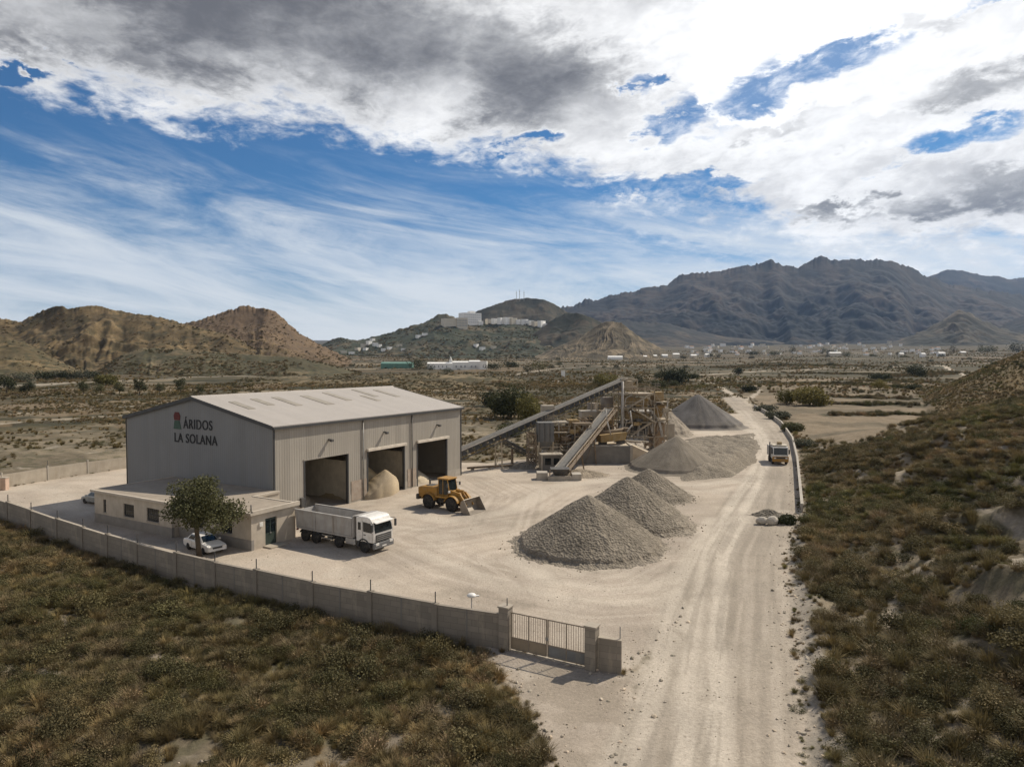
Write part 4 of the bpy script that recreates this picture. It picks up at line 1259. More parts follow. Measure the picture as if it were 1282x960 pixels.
def text_part(txt, width, height, ctr, parent):
    cu_ = bpy.data.curves.new('lettering', 'FONT'); cu_.body = txt; cu_.align_x = 'CENTER'; cu_.align_y = 'BOTTOM_BASELINE'; cu_.extrude = .03
    cu_.offset = .004; cu_.space_character = 1.12
    o = bpy.data.objects.new('lettering', cu_); COL.objects.link(o)
    bpy.context.view_layer.update()
    me = bpy.data.meshes.new_from_object(o.evaluated_get(bpy.context.evaluated_depsgraph_get()))
    bpy.data.objects.remove(o)
    n = len(me.vertices); co = np.empty(n * 3, np.float32); me.vertices.foreach_get('co', co); co = co.reshape(-1, 3)
    capm = bpy.data.curves.new('cap', 'FONT'); capm.body = 'L'
    cap = 0.69 if False else None
    x0, x1 = co[:, 0].min(), co[:, 0].max()
    lo = 0.0; hi = np.percentile(co[:, 1], 90)
    sx = width / (x1 - x0); sy = height / hi
    out = np.stack([np.full(n, -.035) - co[:, 2] * 1.0 + .0, ctr[0] - (co[:, 0] - (x0 + x1) / 2) * sx, ctr[1] + co[:, 1] * sy], -1)
    me.vertices.foreach_set('co', out.astype(np.float32).ravel()); me.update()
    me.materials.clear(); me.materials.append(M_LETTER)
    oo = bpy.data.objects.new('lettering', me); COL.objects.link(oo); oo.parent = parent
    return oo


text_part('ÁRIDOS', 5.0, 1.0, (12.05, 8.85), shed)
text_part('LA SOLANA', 7.4, 1.0, (12.45, 7.25), shed)
em = MB(); em.prism([(15.15, 9.7), (16.15, 9.7), (16.25, 10.2), (16.0, 10.6), (15.35, 10.6), (15.1, 10.2)], 'x', -.06, -.004)
em.build('emblem_top', mat('emblem_red', (.10, .022, .02), .7), shed)
em = MB(); em.prism([(14.95, 8.7), (16.3, 8.7), (16.1, 9.65), (15.25, 9.65)], 'x', -.06, -.004)
em.build('emblem_base', mat('emblem_green', (.05, .085, .065), .7), shed)

# ------------------------------------------------------------------ office building, L shaped
off = thing('office_building', 'low flat roofed cream office with dark windows in front of the shed', 'office', SHED_O, SHED_A)
OH = 3.12
BV0, BV1 = 3.35, 16.1        # left wing along v
def wall_run(x0, x1, y0, y1, z0, z1, holes, axis, m, name):
    """a wall with openings cut out: holes (a0, a1, z0, z1) along the axis"""
    w = MB(); t = sorted(holes)
    lo, hi = (y0, y1) if axis == 'y' else (x0, x1)
    def bx(a, b, za, zb):
        if b - a < 1e-4 or zb - za < 1e-4: return
        if axis == 'y': w.box(x0, x1, a, b, za, zb)
        else: w.box(a, b, y0, y1, za, zb)
    c = lo
    for a, b, za, zb in t:
        bx(c, a, z0, z1); bx(a, b, z0, za); bx(a, b, zb, z1); c = b
    bx(c, hi, z0, z1)
    return w.build(name, m, off)


def vof(px, x0):
    """position along v of this column of the photo on the wall plane u = x0"""
    o = SHED_O + U * x0; k = ray(px, 650)[0]
    return (k * o.y - o.x) / (V.x - k * V.y)


def uof(px, y0):
    o = SHED_O + V * y0; k = ray(px, 650)[0]
    return (k * o.y - o.x) / (U.x - k * U.y)


X1, X2 = -9.0, -8.3; YE = -6.75; XR = -3.4
win1 = [(vof(133.2, X1), vof(129.6, X1), 1.15, 2.45), (vof(168, X1), vof(155, X1), 1.15, 2.4), (vof(199, X1), vof(184, X1), 1.15, 2.4)]
win2 = [(vof(290.5, X2), vof(276, X2), 1.15, 2.45), (-.2, 1.6, 1.15, 2.4)]
wall_run(X1, X1 + .25, BV0, BV1, .9, OH, win1, 'y', M_RENDER, 'wall')
wall_run(X1 - .02, X1 + .25, BV0 - .02, BV1 + .02, -.1, .9, [], 'y', M_RENDERG, 'plinth')
wall_run(X1 + .25, -.05, BV1 - .25, BV1, .0, OH, [], 'x', M_RENDER, 'wall')
wall_run(X1 + .25, X2, BV0, BV0 + .25, 0, OH, [], 'x', M_RENDER, 'wall')
wall_run(X2, X2 + .25, YE, BV0, .9, OH, win2, 'y', M_RENDER, 'wall')
wall_run(X2 - .02, X2 + .25, YE - .02, BV0 - .02, -.1, .9, [], 'y', M_RENDERG, 'plinth')
d0, d1 = uof(332, YE), uof(346.5, YE)
wall_run(X2 + .25, XR, YE, YE + .25, .0, OH, [(d0, d1, .12, 2.5)], 'x', M_RENDER, 'wall')
wall_run(XR - .25, XR, YE + .25, -.6, 0, OH, [], 'y', M_RENDER, 'wall')
wall_run(XR, -.05, -.85, -.6, 0, OH, [], 'x', M_RENDER, 'wall')
for wl, xx in ((win1, X1), (win2, X2)):
    for a, b, z0, z1 in wl:
        fr = MB()
        fr.box(xx + .1, xx + .16, a, a + .06, z0, z1).box(xx + .1, xx + .16, b - .06, b, z0, z1).box(xx + .1, xx + .16, a + .06, b - .06, z0, z0 + .06).box(xx + .1, xx + .16, a + .06, b - .06, z1 - .06, z1)
        wn_ = fr.build('window', M_DSTEEL, off)
        MB().box(xx + .12, xx + .14, a + .06, b - .06, z0 + .06, z1 - .06).build('pane', M_GLASS, wn_)
        gr_ = MB(); nb = max(2, int((b - a) / .28))
        for k in range(1, nb): gr_.box(xx + .03, xx + .055, a + (b - a) * k / nb - .012, a + (b - a) * k / nb + .012, z0, z1)
        gr_.box(xx + .025, xx + .06, a, b, (z0 + z1) / 2 - .012, (z0 + z1) / 2 + .012)
        gr_.build('window_bars', M_DSTEEL, wn_)
        MB().box(xx - .07, xx + .1, a - .06, b + .06, z0 - .07, z0 - .003).build('sill', M_CONC, wn_)
dr = MB().box(d0 + .03, d1 - .03, YE + .1, YE + .16, .12, 2.46, .01).build('door', mat('door_green', (.045, .06, .05), .6), off)
MB().box(d0 + .12, (d0 + d1) / 2 - .06, YE + .085, YE + .098, 1.2, 2.3).box((d0 + d1) / 2 + .06, d1 - .12, YE + .085, YE + .098, 1.2, 2.3).build('door_pane', M_GLASS, dr)
MB().box((d0 + d1) / 2 - .06, (d0 + d1) / 2 + .06, YE + .04, YE + .08, 1.1, 1.2).build('handle', M_ALU, dr)
MB().box(d0 - .25, d1 + .55, YE - 1.0, YE - .01, -.05, .13, .02).build('step', M_CONCP, off)
MB().box(X1 - .3, -.06, BV0 + .0, BV1 + .12, OH, OH + .14).build('roof', M_GRAVROOF, off)
MB().box(X2 - .0, XR, YE, BV0 - .003, OH, OH + .14).build('roof', M_GRAVROOF, off)
MB().box(XR + .003, -.06, -.85, BV0 - .003, OH, OH + .14).build('roof', M_GRAVROOF, off)
pr = MB()
def para(x0, x1, y0, y1, top_=None): pr.box(x0, x1, y0, y1, OH - .02, OH + .2 if top_ is None else top_)
para(X1 - .34, X1 - .06, BV0 - .04, BV1 + .2); para(X1 - .06, -.06, BV1 + .0, BV1 + .2)
para(X2 - .3, X2 - .06, YE - .3, BV0 - .044); para(X2 - .06, XR + .3, YE - .3, YE - .06, OH + .34); para(XR + .06, XR + .3, YE - .06, -.7); para(XR + .3, -.06, -.95, -.7)
pr.build('parapet', M_RENDER, off)
MB().tube((X2 + .4, YE + .5, OH), (X2 + .4, YE + .5, OH + .75), .05).build('vent_pipe', M_DSTEEL, off)
MB().box(X2 + .8, X2 + 1.15, YE - .1, YE - .004, 1.9, 2.3, .02).build('wall_box', M_WPAINT, off)

# ------------------------------------------------------------------ boundary wall, gate, back fence
pw = thing('boundary_wall', 'long grey concrete block wall with pilasters and short posts below the yard', 'wall', (WALL[0].x, WALL[0].y, 0))
o0 = Vector((WALL[0].x, WALL[0].y, 0))
pts = [Vector((GATE_L.x - .28, GATE_L.y + .1, 0))] + [Vector((q.x, q.y, 0)) for q in WALL[1:]]


def oriented(a, b, parent, org):
    e = bpy.data.objects.new('x', None)
    return a - org, math.atan2((b - a).y, (b - a).x), (b - a).length


def seg_part(name, a, b, t, z0, z1, m, parent, org):
    d = (b - a); n = MB().box(0, d.length, -t / 2, t / 2, z0, z1)
    o = n.build(name, m, parent); o.location = a - org; o.rotation_euler = (0, 0, math.atan2(d.y, d.x))
    return o


for k, (a, b) in enumerate(zip(pts[:-1], pts[1:])):
    hgt = WALL_H + (.04 if k % 2 else -.03)
    d = (b - a).normalized()
    seg_part('panel', a + d * .0, b - d * .18, .2, -.3, hgt, BLOCK, pw, o0)
    seg_part('coping', a + d * .0, b - d * .18, .24, hgt + .002, hgt + .05, M_CONCP if k > 5 else M_WALLC, pw, o0)  # left spans get a paler colour standing in for their sunlit top edge
    o = seg_part('pilaster', b - d * .18, b + d * .18, .34, -.3, hgt + .1, M_WALLC, pw, o0)
    pm = b + d * .0
    if k not in (): MB().beam(pm - o0 + Vector((0, 0, hgt + .05)), pm - o0 + Vector((0, 0, hgt + .78)), .06, .06).build('post', M_DSTEEL, pw)
    if k < 8:
        mid_ = (a + b) / 2
        seg_part('joint_strip', mid_ - d * .05, mid_ + d * .05, .23, -.3, hgt, M_CONCD, pw, o0)


def pillar(q, h, lab, ang):
    o = thing('gate_pillar', lab, 'pillar', (q.x, q.y, 0), ang)
    MB().box(-.3, .3, -.3, .3, -.2, h, .01).build('shaft', BLOCK, o)
    MB().box(-.35, .35, -.35, .35, h + .002, h + .1, .015).build('cap', M_CONCP, o)
    return o


ga = math.atan2((GATE_R - GATE_L).y, (GATE_R - GATE_L).x)
pl = pillar(GATE_L, 2.42, 'taller block pillar with an iron rod on top at the left end of gate', ga)
MB().tube((.1, 0, 2.5), (.1, 0, 2.95), .03).build('rod', M_DSTEEL, pl)
pillar(GATE_R, 2.3, 'block pillar between the gate and the short wall end', ga)
gl = (GATE_R - GATE_L).length - .68
M_GATE = mat('gate_tan', (.235, .195, .15), .7, dirt=(.14, .10, .07), dirt_amt=.5)
gate = thing('metal_gate', 'closed double leaf metal bar gate with sheet panels at the bottom', 'gate', (GATE_L.x + .34 * math.cos(ga), GATE_L.y + .34 * math.sin(ga), 0), ga)
for s in (0, 1):
    x0, x1 = s * gl / 2 + .02, (s + 1) * gl / 2 - .02
    fr = MB()
    for xx in (x0, (x0 + x1) / 2 - .03, x1 - .06): fr.box(xx, xx + .06, -.03, .03, .12, 2.2)
    for z in (.1, .74, 2.14): fr.box(x0 + .06, (x0 + x1) / 2 - .03, -.027, .027, z, z + .06).box((x0 + x1) / 2 + .03, x1 - .06, -.027, .027, z, z + .06)
    lf = fr.build('leaf_frame', M_GATE, gate)
    bars = MB(); n = 16
    for k in range(1, n):
        xx = x0 + (x1 - x0) * k / n
        if k != n // 2: bars.box(xx - .011, xx + .011, -.011, .011, .8, 2.14)
    bars.build('bars', M_GATE, lf)
    MB().box(x0 + .06, (x0 + x1) / 2 - .03, -.012, .012, .16, .74).box((x0 + x1) / 2 + .03, x1 - .06, -.012, .012, .16, .74).build('sheet_panel', mat('gate_sheet', (.17, .17, .165), .6, dirt=(.3, .25, .18), dirt_amt=.5) if s else mat('gate_sheet_rust', (.27, .215, .15), .7, dirt=(.2, .17, .13)), lf)
MB().box(gl / 2 - .09, gl / 2 + .09, -.06, -.032, 1.0, 1.2).build('lock', M_STEEL, gate)
MB().box(0, gl, -.12, .12, -.05, .05).build('track_rail', M_CONCP, gate)
sw = thing('wall_end', 'short block wall piece right of the gate pillar', 'wall', (GATE_R.x, GATE_R.y, 0), math.atan2((WALL_END - GATE_R).y, (WALL_END - GATE_R).x))
wl_ = (WALL_END - GATE_R).length
MB().box(.36, wl_, -.1, .1, -.3, 1.75).build('panel', BLOCK, sw); MB().box(.36, wl_ + .02, -.13, .13, 1.752, 1.81).build('coping', M_CONCP, sw)
MB().beam((wl_ - .1, .1, 1.7), (wl_ - .1, .1, 2.45), .05, .05).build('post', M_STEEL, sw)
lp = Vector((-2.3, 40.15))
lm = thing('pole_lamp', 'small white lamp head on a thin pole behind the wall', 'lamp', (lp.x - .1, lp.y + .7, 0))
MB().tube((0, 0, 0), (0, 0, 2.42), .03).build('pole', M_STEEL, lm)
MB().lathe([(.02, 2.40), (.26, 2.43), (.30, 2.50), (.2, 2.60), (.04, 2.65)], (0, 0, 0), 'z', 14).box(-.05, .45, -.07, .07, 2.44, 2.52, .02).build('lamp_head', M_WPAINT, lm)

bf = thing('back_fence', 'pale precast concrete fence along the far left side of the yard', 'fence', (FENCE[0].x, FENCE[0].y, 0))
o1 = Vector((FENCE[0].x, FENCE[0].y, 0)); fpts = []
for a, b in zip(FENCE[:-1], FENCE[1:]):
    n = max(1, round((b - a).length / 4.5))
    fpts += [Vector(((a + (b - a) * k / n).x, (a + (b - a) * k / n).y, 0)) for k in range(n)]
fpts.append(Vector((FENCE[-1].x, FENCE[-1].y, 0)))
for k, (a, b) in enumerate(zip(fpts[:-1], fpts[1:])):
    d = (b - a).normalized()
    seg_part('panel', a + d * .12, b - d * .12, .1, -.3, 1.75 + rnd.uniform(-.05, .05), M_CONCP, bf, o1)
    seg_part('post', b - d * .115, b + d * .115, .22, -.3, 2.0, M_CONC, bf, o1)
    if k % 2: MB().beam(b - o1 + Vector((0, 0, 1.95)), b - o1 + Vector((0, 0, 2.7)), .05, .05).build('rod', M_DSTEEL, bf)
px_, py_ = P(6, 613).xy
pp = thing('gatepost', 'squat pinkish post at the left frame edge by the fence', 'post', (px_, py_, 0))
MB().box(-.35, .35, -.35, .35, -.2, 1.5, .03).build('shaft', mat('pink_render', (.50, .36, .28), .9), pp)
MB().box(-.4, .4, -.4, .4, 1.502, 1.6).build('cap', M_CONCP, pp)

# low wall on the right of the road
lw = [P(1004, 642).xy, P(1001, 610).xy, P(998, 580).xy, P(992, 553).xy, P(978, 532).xy, P(960, 518.5).xy, P(944, 510).xy]
rw = thing('roadside_wall', 'thin low pale wall along the right side of the dirt road', 'wall', (lw[0].x, lw[0].y, 0))
ow = Vector((lw[0].x, lw[0].y, 0))
for a, b in zip(lw[:-1], lw[1:]):
    a = Vector((a.x, a.y, 0)); b = Vector((b.x, b.y, 0))
    seg_part('panel', a, b, .22, -.6, .95, M_CONC, rw, ow); seg_part('coping', a, b, .3, .952, 1.02, M_CONC, rw, ow)

# ------------------------------------------------------------------ heaps
HEAPM = ground_mat('crushed_stone', fine=(5.0, .3), bump=.55, coarse=.4, speck=5.0)
HEAPF = ground_mat('fine_aggregate', fine=(9.0, .16), bump=.4, coarse=.25)


def heap(name, label, loc, rx, ry, hh, colr, mt, seed, rough=.28, lobes=(), nr=74, na=190, flat=0.0, group=None, top=.04, cat='heap'):
    rr = np.linspace(0, 1.12, nr)[:, None] ** .9; aa = np.linspace(0, 2 * np.pi, na, endpoint=False)[None]
    wobr = 1 + .13 * (fbm(np.cos(aa) * 1.4 + seed, np.sin(aa) * 1.4, 4, seed) - .5) * 2
    x_ = rr * np.cos(aa) * rx * wobr; y_ = rr * np.sin(aa) * ry * wobr
    def cone(dx_, dy_, a, b, h_):
        q = np.hypot((x_ - dx_) / a, (y_ - dy_) / b)
        s_ = np.sqrt(q * q + top * top) - top
        base = h_ * (1 - s_ * (1 + top))
        return np.where(base < h_ * .12, h_ * .12 * np.exp((base - h_ * .12) / (h_ * .12)) - h_ * .12 * .36, base)
    z_ = cone(0, 0, rx * np.ones_like(aa) * wobr, ry * np.ones_like(aa) * wobr, hh)
    for dx_, dy_, a, b, h_ in lobes: z_ = np.maximum(z_, cone(dx_, dy_, a, b, h_))
    if flat: z_ = np.minimum(z_, flat + .25 * (z_ - flat))
    X_, Y_ = x_ + loc[0], y_ + loc[1]
    nzz = (fbm(X_ * .45, Y_ * .45, 3, seed + 2) - .5) * .7 + (fbm(X_ * 2.6, Y_ * 2.6, 3, seed + 3) - .5) * .3 + (vnoise(X_ * 5, Y_ * 5, seed + 4) - .5) * .2 + (vnoise(X_ * 9, Y_ * 9, seed + 5) - .5) * .2
    radial = ridged(np.arctan2(y_, x_) * 7 + seed, rr * 1.0 + 0 * aa, 3, seed + 9)
    z_ = z_ + nzz * rough * sstep(0, .25, rr) + (radial - .5) * rough * .5 * sstep(.1, .5, rr)
    z_[-1] = -.3
    c = np.array(colr, float) * (1 + .28 * (fbm(X_ * .5, Y_ * .5, 4, seed + 5) - .5) * 2)[..., None] * (1 + .16 * (radial - .5))[..., None]
    low = sstep(.75, 1.05, rr + .25 * (fbm(X_, Y_, 3, seed + 6) - .5) + 0 * aa)
    c = lerp(c, np.array([.29, .25, .2]), low * .5)
    v = np.stack([x_, y_, z_ + 0 * aa], -1).reshape(-1, 3)
    ix = np.arange(nr * na).reshape(nr, na); jx = np.roll(ix, -1, 1)
    fq = np.stack([ix[:-1], jx[:-1], jx[1:], ix[1:]], -1).reshape(-1, 4)[:, ::-1]
    o = np_mesh(name, v, fq, [mt], True, c.reshape(-1, 3)); o.location = (loc[0], loc[1], loc[2] if len(loc) > 2 else 0)
    return tag(o, label, cat, group)


GH = 'gravel heaps in the yard'
CG = (.20, .172, .135)
heap('gravel_heap', 'largest coarse grey gravel heap at the front of the row', (6.75, 61.2), 6.9, 6.9, 4.5, CG, HEAPM, 1, group=GH, nr=100, na=260)
heap('gravel_heap', 'middle coarse gravel heap behind the largest front heap', (11.7, 70), 6.9, 6.7, 4.65, CG, HEAPM, 2, group=GH, nr=90, na=220)
heap('gravel_heap', 'smallest coarse gravel heap at the back of the front row', (16.5, 83.5), 5.4, 5.4, 3.35, CG, HEAPM, 3, group=GH)
heap('gravel_heap', 'wide smooth grey brown heap behind the front row of three', (25.0, 105), 7.8, 7.6, 4.9, (.195, .168, .133), HEAPF, 4, .12, group=GH)
heap('gravel_heap', 'tall blue grey fine gravel heap farthest back near the road fork', (45.8, 171), 12.2, 11.0, 7.9, (.15, .138, .126), HEAPF, 5, .10, group=GH)
spread = [P(858, 601), P(905, 596), P(938, 580), P(950, 560), P(943, 542), P(915, 546), P(870, 547), P(850, 552)]
sx_ = [q.x for q in spread]; sy_ = [q.y for q in spread]
gx, gy = np.meshgrid(np.linspace(min(sx_) - 3, max(sx_) + 3, 150), np.linspace(min(sy_) - 3, max(sy_) + 3, 190))
sds = poly_sd(gx, gy, [(q.x, q.y) for q in spread])
cx_, cy_ = 36.0, 120.0
sz_ = (1 - sstep(-2.6, 1.2, sds + 2.0 * (fbm(gx * .25, gy * .25, 4, 7) - .5))) * (1 - .75 * sstep(112, 140, gy)) * (1.5 + .9 * (fbm(gx * .12, gy * .12, 4, 8) - .5)) + (fbm(gx * .9, gy * .5, 4, 9) - .5) * .7 * (sds < -.5) - .08
sc_ = np.array([.215, .185, .145]) * (1 + .5 * (fbm(gx * .35, gy * .35, 4, 17) - .5))[..., None]
ix = np.arange(gx.size).reshape(gx.shape)
fq = np.stack([ix[:-1, :-1], ix[:-1, 1:], ix[1:, 1:], ix[1:, :-1]], -1).reshape(-1, 4)
keepf = (sds.reshape(-1)[fq].min(1) < 1.6)
o = np_mesh('spoil_heap', np.stack([gx - cx_, gy - cy_, sz_], -1).reshape(-1, 3), fq[keepf], [HEAPM], True, sc_.reshape(-1, 3)); o.location = (cx_, cy_, 0)
tag(o, 'broad low spread of levelled spoil beside the road', 'heap', GH)
heap('silt_heap', 'pale slumped silt slope with runnels behind the concrete bunker', (32.6, 156), 8.0, 10, 7.6, (.25, .215, .172), HEAPF, 11, .8, group=GH)
heap('rubble_heap', 'dark rubble heap behind the two pale boulders', (P(962, 645).x, P(962, 645).y), 2.0, 1.3, .7, (.17, .15, .12), HEAPM, 12, .3, nr=30, na=60, group=GH)
def shed_pt(x_, y_): return SHED_O + U * x_ + V * y_
SAND = (.42, .32, .19)
q = shed_pt(16.5, 4.5); h_ = heap('sand_heap', 'yellow sand heap spilling out of the middle shed bay', (q.x, q.y), 5.2, 5.2, 4.2, SAND, HEAPF, 13, .16, lobes=(((-V * 4.6 + U * .3).x, (-V * 4.6 + U * .3).y, 4.1, 4.1, 3.1),), group='heaps in the shed bays')
q = shed_pt(5.0, 7.0); heap('sand_heap', 'dim grey sand heap inside the left shed bay', (q.x, q.y), 5.2, 5.2, 3.6, (.38, .32, .24), HEAPF, 14, .16, group='heaps in the shed bays')
q = shed_pt(25.4, 4.6); heap('sand_heap', 'dim sand heap inside the right shed bay', (q.x, q.y), 4.3, 4.3, 3.0, (.44, .37, .27), HEAPF, 15, .16, group='heaps in the shed bays')
q = P(736, 596); heap('spill_heap', 'low brown spill of fines under the front conveyor', (q.x - 1, q.y + 1), 4.2, 3.0, .9, (.26, .215, .16), HEAPM, 16, .25, nr=40, na=90, group=GH)
q = P(663, 585); heap('spill_heap', 'low grey spill of fines beside the dark steel bin', (q.x, q.y), 4.0, 2.2, 1.0, (.22, .19, .15), HEAPM, 18, .25, nr=40, na=90, group=GH)

# boulders
for (bx, by, s, lab) in ((955, 657, 1.05, 'left one of two big pale boulders by the road'), (968, 657.5, 1.1, 'right one of two big pale boulders by the road')):
    q = P(bx, by); bm = stone(int(bx), 2)
    me = bpy.data.meshes.new('boulder'); bm.to_mesh(me); bm.free(); me.materials.append(mat('pale_rock', (.43, .39, .33), .95, scale=3, dirt=(.35, .3, .24), bump=.4))
    o = bpy.data.objects.new('boulder', me); COL.objects.link(o); o.location = (q.x, q.y + .3, .38); o.scale = (s * 1.35, s * 1.1, s * 1.25); o.rotation_euler = (0, 0, bx)
    tag(o, lab, 'boulder', 'boulders by the road')

# stones that rolled to the foot of the coarse heaps
g = np.random.default_rng(55); ft = []
for cx_, cy_, rd in ((6.75, 61.2, 6.9), (11.7, 70, 6.8), (16.5, 83.5, 5.4), (25, 105, 7.7)):
    a = g.uniform(0, 6.283, 330); r = rd * (.93 + .05 * fbm(np.cos(a) * 3 + cx_, np.sin(a) * 3, 3, 4) + .22 * g.uniform(0, 1, 330) ** 2.6)
    ft.append(np.stack([cx_ + r * np.cos(a), cy_ + r * np.sin(a), np.full(330, .03)], -1))
ft = np.concatenate(ft)
scatter('gravel', 'loose stones rolled out around the foot of the gravel heaps', 'gravel', ft, .05 + .16 * g.uniform(0, 1, len(ft)) ** 3, g.integers(0, 3, len(ft)), np.ones((len(ft), 3)) * g.uniform(.65, 1.05, (len(ft), 1)), 56, STONES, .5)
# ------------------------------------------------------------------ vehicles
def wheel(parent, x, y, r, w, side, hubm=M_HUB, name='wheel'):
    t = MB(); yo = y
    prof = [(r * .56, -w / 2), (r * .86, -w / 2), (r * .97, -w * .36), (r, -w * .2), (r, w * .2), (r * .97, w * .36), (r * .86, w / 2), (r * .56, w / 2)]
    t.lathe(prof, (0, 0, 0), 'y', 24)
    o = t.build('wheel', M_BLACK, parent); o.location = (x, y, r)
    h = MB(); s = side
    h.lathe([(r * .57, s * w * .32), (r * .5, s * w * .2), (r * .3, s * w * .22), (r * .22, s * w * .40), (.04, s * w * .42)], (0, 0, 0), 'y', 16)
    h.build('hub', hubm, o)
    return o


HEAD = math.atan2(-.53, .85)
# tipper truck: the photo shows its right side and its front
q = P(424.5, 685.6); q2 = P(457.5, 692); q3 = P(382.5, 677)
ax = (q2.xy - q3.xy); HT = math.atan2(ax.y, ax.x); fw = Vector((math.cos(HT), math.sin(HT), 0)); lf_ = Vector((-fw.y, fw.x, 0))
mid_ = (Vector((q2.x, q2.y, 0)) + Vector((q3.x, q3.y, 0))) / 2 + lf_ * 1.1
tr = thing('dump_truck', 'white cab tipper truck with empty grey dump body in front of the shed', 'truck', mid_, HT)
AX = (3.62, .55, -2.35, -3.72)
for x in AX:
    for s in (-1, 1): wheel(tr, x, s * 1.05, .53, .34, s)
ch = MB(); ch.box(-4.7, 4.2, -.45, -.25, .75, 1.05).box(-4.7, 4.2, .25, .45, .75, 1.05)
for x in (-4.5, -3, -1, 1, 3): ch.box(x, x + .15, -.25, .25, .78, 1.02)
for x in AX: ch.box(x - .1, x + .1, -.9, .9, .45, .62)
ch.build('chassis', M_DSTEEL, tr)
cab = MB().prism([(2.72, .95), (4.72, .95), (4.78, 1.75), (4.62, 2.55), (4.35, 3.0), (4.05, 3.12), (2.85, 3.12), (2.72, 3.0)], 'y', -1.2, 1.2, .07).build('cab', M_WPAINT, tr)
ws = MB(); a, b = Vector((4.795, 0, 1.8)), Vector((4.605, 0, 2.66)); n = Vector((.97, 0, .2)) * .012
ws.hexa([(a.x - .02, -1.05, a.z), (a.x - .02, 1.05, a.z), (b.x - .02, 1.0, b.z), (b.x - .02, -1.0, b.z), (a.x + .015, -1.05, a.z), (a.x + .015, 1.05, a.z), (b.x + .03, 1.0, b.z), (b.x + .03, -1.0, b.z)])
ws.build('windscreen', M_GLASS, cab)
MB().hexa([(4.62, -1.1, 2.70), (4.95, -1.1, 2.62), (4.95, 1.1, 2.62), (4.62, 1.1, 2.70), (4.6, -1.1, 2.76), (4.95, -1.1, 2.68), (4.95, 1.1, 2.68), (4.6, 1.1, 2.76)]).build('sun_visor', M_WPAINT, cab)
for s in (-1, 1):
    y0 = s * 1.202
    MB().prism([(3.55, 1.85), (4.55, 1.8), (4.42, 2.62), (3.55, 2.68)], 'y', min(y0, y0 + s * .012), max(y0, y0 + s * .012)).build('side_window', M_GLASS, cab)
    MB().prism([(2.95, 1.95), (3.28, 1.95), (3.28, 2.6), (2.95, 2.6)], 'y', min(y0, y0 + s * .012), max(y0, y0 + s * .012)).build('side_window', M_GLASS, cab)
    MB().box(3.46, 3.49, min(y0, y0 + s * .008), max(y0, y0 + s * .008), 1.0, 2.75).build('door_seam', M_TRIM, cab); MB().box(4.58, 4.61, min(y0, y0 + s * .008), max(y0, y0 + s * .008), 1.0, 1.8).build('door_seam', M_TRIM, cab)
    MB().box(3.6, 3.85, min(y0, y0 + s * .03), max(y0, y0 + s * .03), 1.55, 1.62).build('door_handle', M_TRIM, cab)
    MB().beam((4.5, s * 1.2, 2.75), (4.85, s * 1.45, 2.7), .04, .04).box(4.76, 4.9, s * 1.45 - .1, s * 1.45 + .1, 2.0, 2.62, .03).build('mirror', M_TRIM, cab)
    MB().lathe([(.74, -.02), (.74, .02)], (0, 0, 0), 'y', 6) if False else None
    fe = MB()
    pr_ = [(AX[0] + .72 * math.cos(w), .53 + .72 * math.sin(w)) for w in [R(d) for d in range(0, 181, 15)]] + [(AX[0] + .6 * math.cos(w), .53 + .6 * math.sin(w)) for w in [R(d) for d in range(180, -1, -15)]]
    fe.prism(pr_, 'y', min(s * .85, s * 1.24), max(s * .85, s * 1.24)).build('mudguard', M_TRIM, tr)
    MB().box(4.84, 4.9, s * .85 - .2, s * .85 + .2, .72, .95, .03).build('headlight', M_LAMP, tr)
    st_ = MB(); st_.box(2.75, 3.0, min(s * .9, s * 1.2), max(s * .9, s * 1.2), .45, .95, .03).build('step', M_TRIM, tr)
    MB().box(1.35, 2.55, min(s * .62, s * 1.16), max(s * .62, s * 1.16), .5, 1.05, .08).build('fuel_tank', M_ALU if s < 0 else M_DSTEEL, tr)
    MB().box(-1.6, -.25, min(s * 1.0, s * 1.1), max(s * 1.0, s * 1.1), .55, .66).box(-1.6, -.25, min(s * 1.0, s * 1.1), max(s * 1.0, s * 1.1), .82, .92).box(-1.0, -.9, min(s * .5, s * 1.0), max(s * .5, s * 1.0), .6, .9).build('side_guard', M_STEEL, tr)
    for x in AX[1:]:
        pr_ = [(x + .66 * math.cos(w), .53 + .66 * math.sin(w)) for w in [R(d) for d in range(20, 161, 14)]] + [(x + .62 * math.cos(w), .53 + .62 * math.sin(w)) for w in [R(d) for d in range(160, 19, -14)]]
        MB().prism(pr_, 'y', min(s * .86, s * 1.23), max(s * .86, s * 1.23)).build('mudguard', M_DSTEEL, tr)
    MB().box(-4.95, -4.88, s * .95 - .12, s * .95 + .12, .85, 1.0).build('tail_light', mat('red_lens', (.25, .02, .015), .3), tr)
MB().box(4.62, 4.86, -1.22, 1.22, .42, .93, .06).build('bumper', mat('bumper_grey', (.14, .14, .14), .6), tr)
g_ = MB(); g_.box(4.775, 4.8, -.95, .95, 1.02, 1.62)
g_.build('grille', M_TRIM, tr)
g_ = MB()
for z in (1.14, 1.3, 1.46): g_.box(4.801, 4.82, -.9, .9, z, z + .045)
g_.build('grille_bar', M_STEEL, tr)
MB().box(4.865, 4.875, -.26, .26, .55, .66).build('number_plate', M_WPAINT, tr)
bd = MB()
zf, zt = 1.28, 2.78
bd.hexa([(-4.75, -1.2, zf), (2.35, -1.2, zf), (2.35, -1.12, zf), (-4.75, -1.12, zf), (-4.95, -1.26, zt), (2.35, -1.26, zt), (2.35, -1.16, zt), (-4.95, -1.16, zt)])
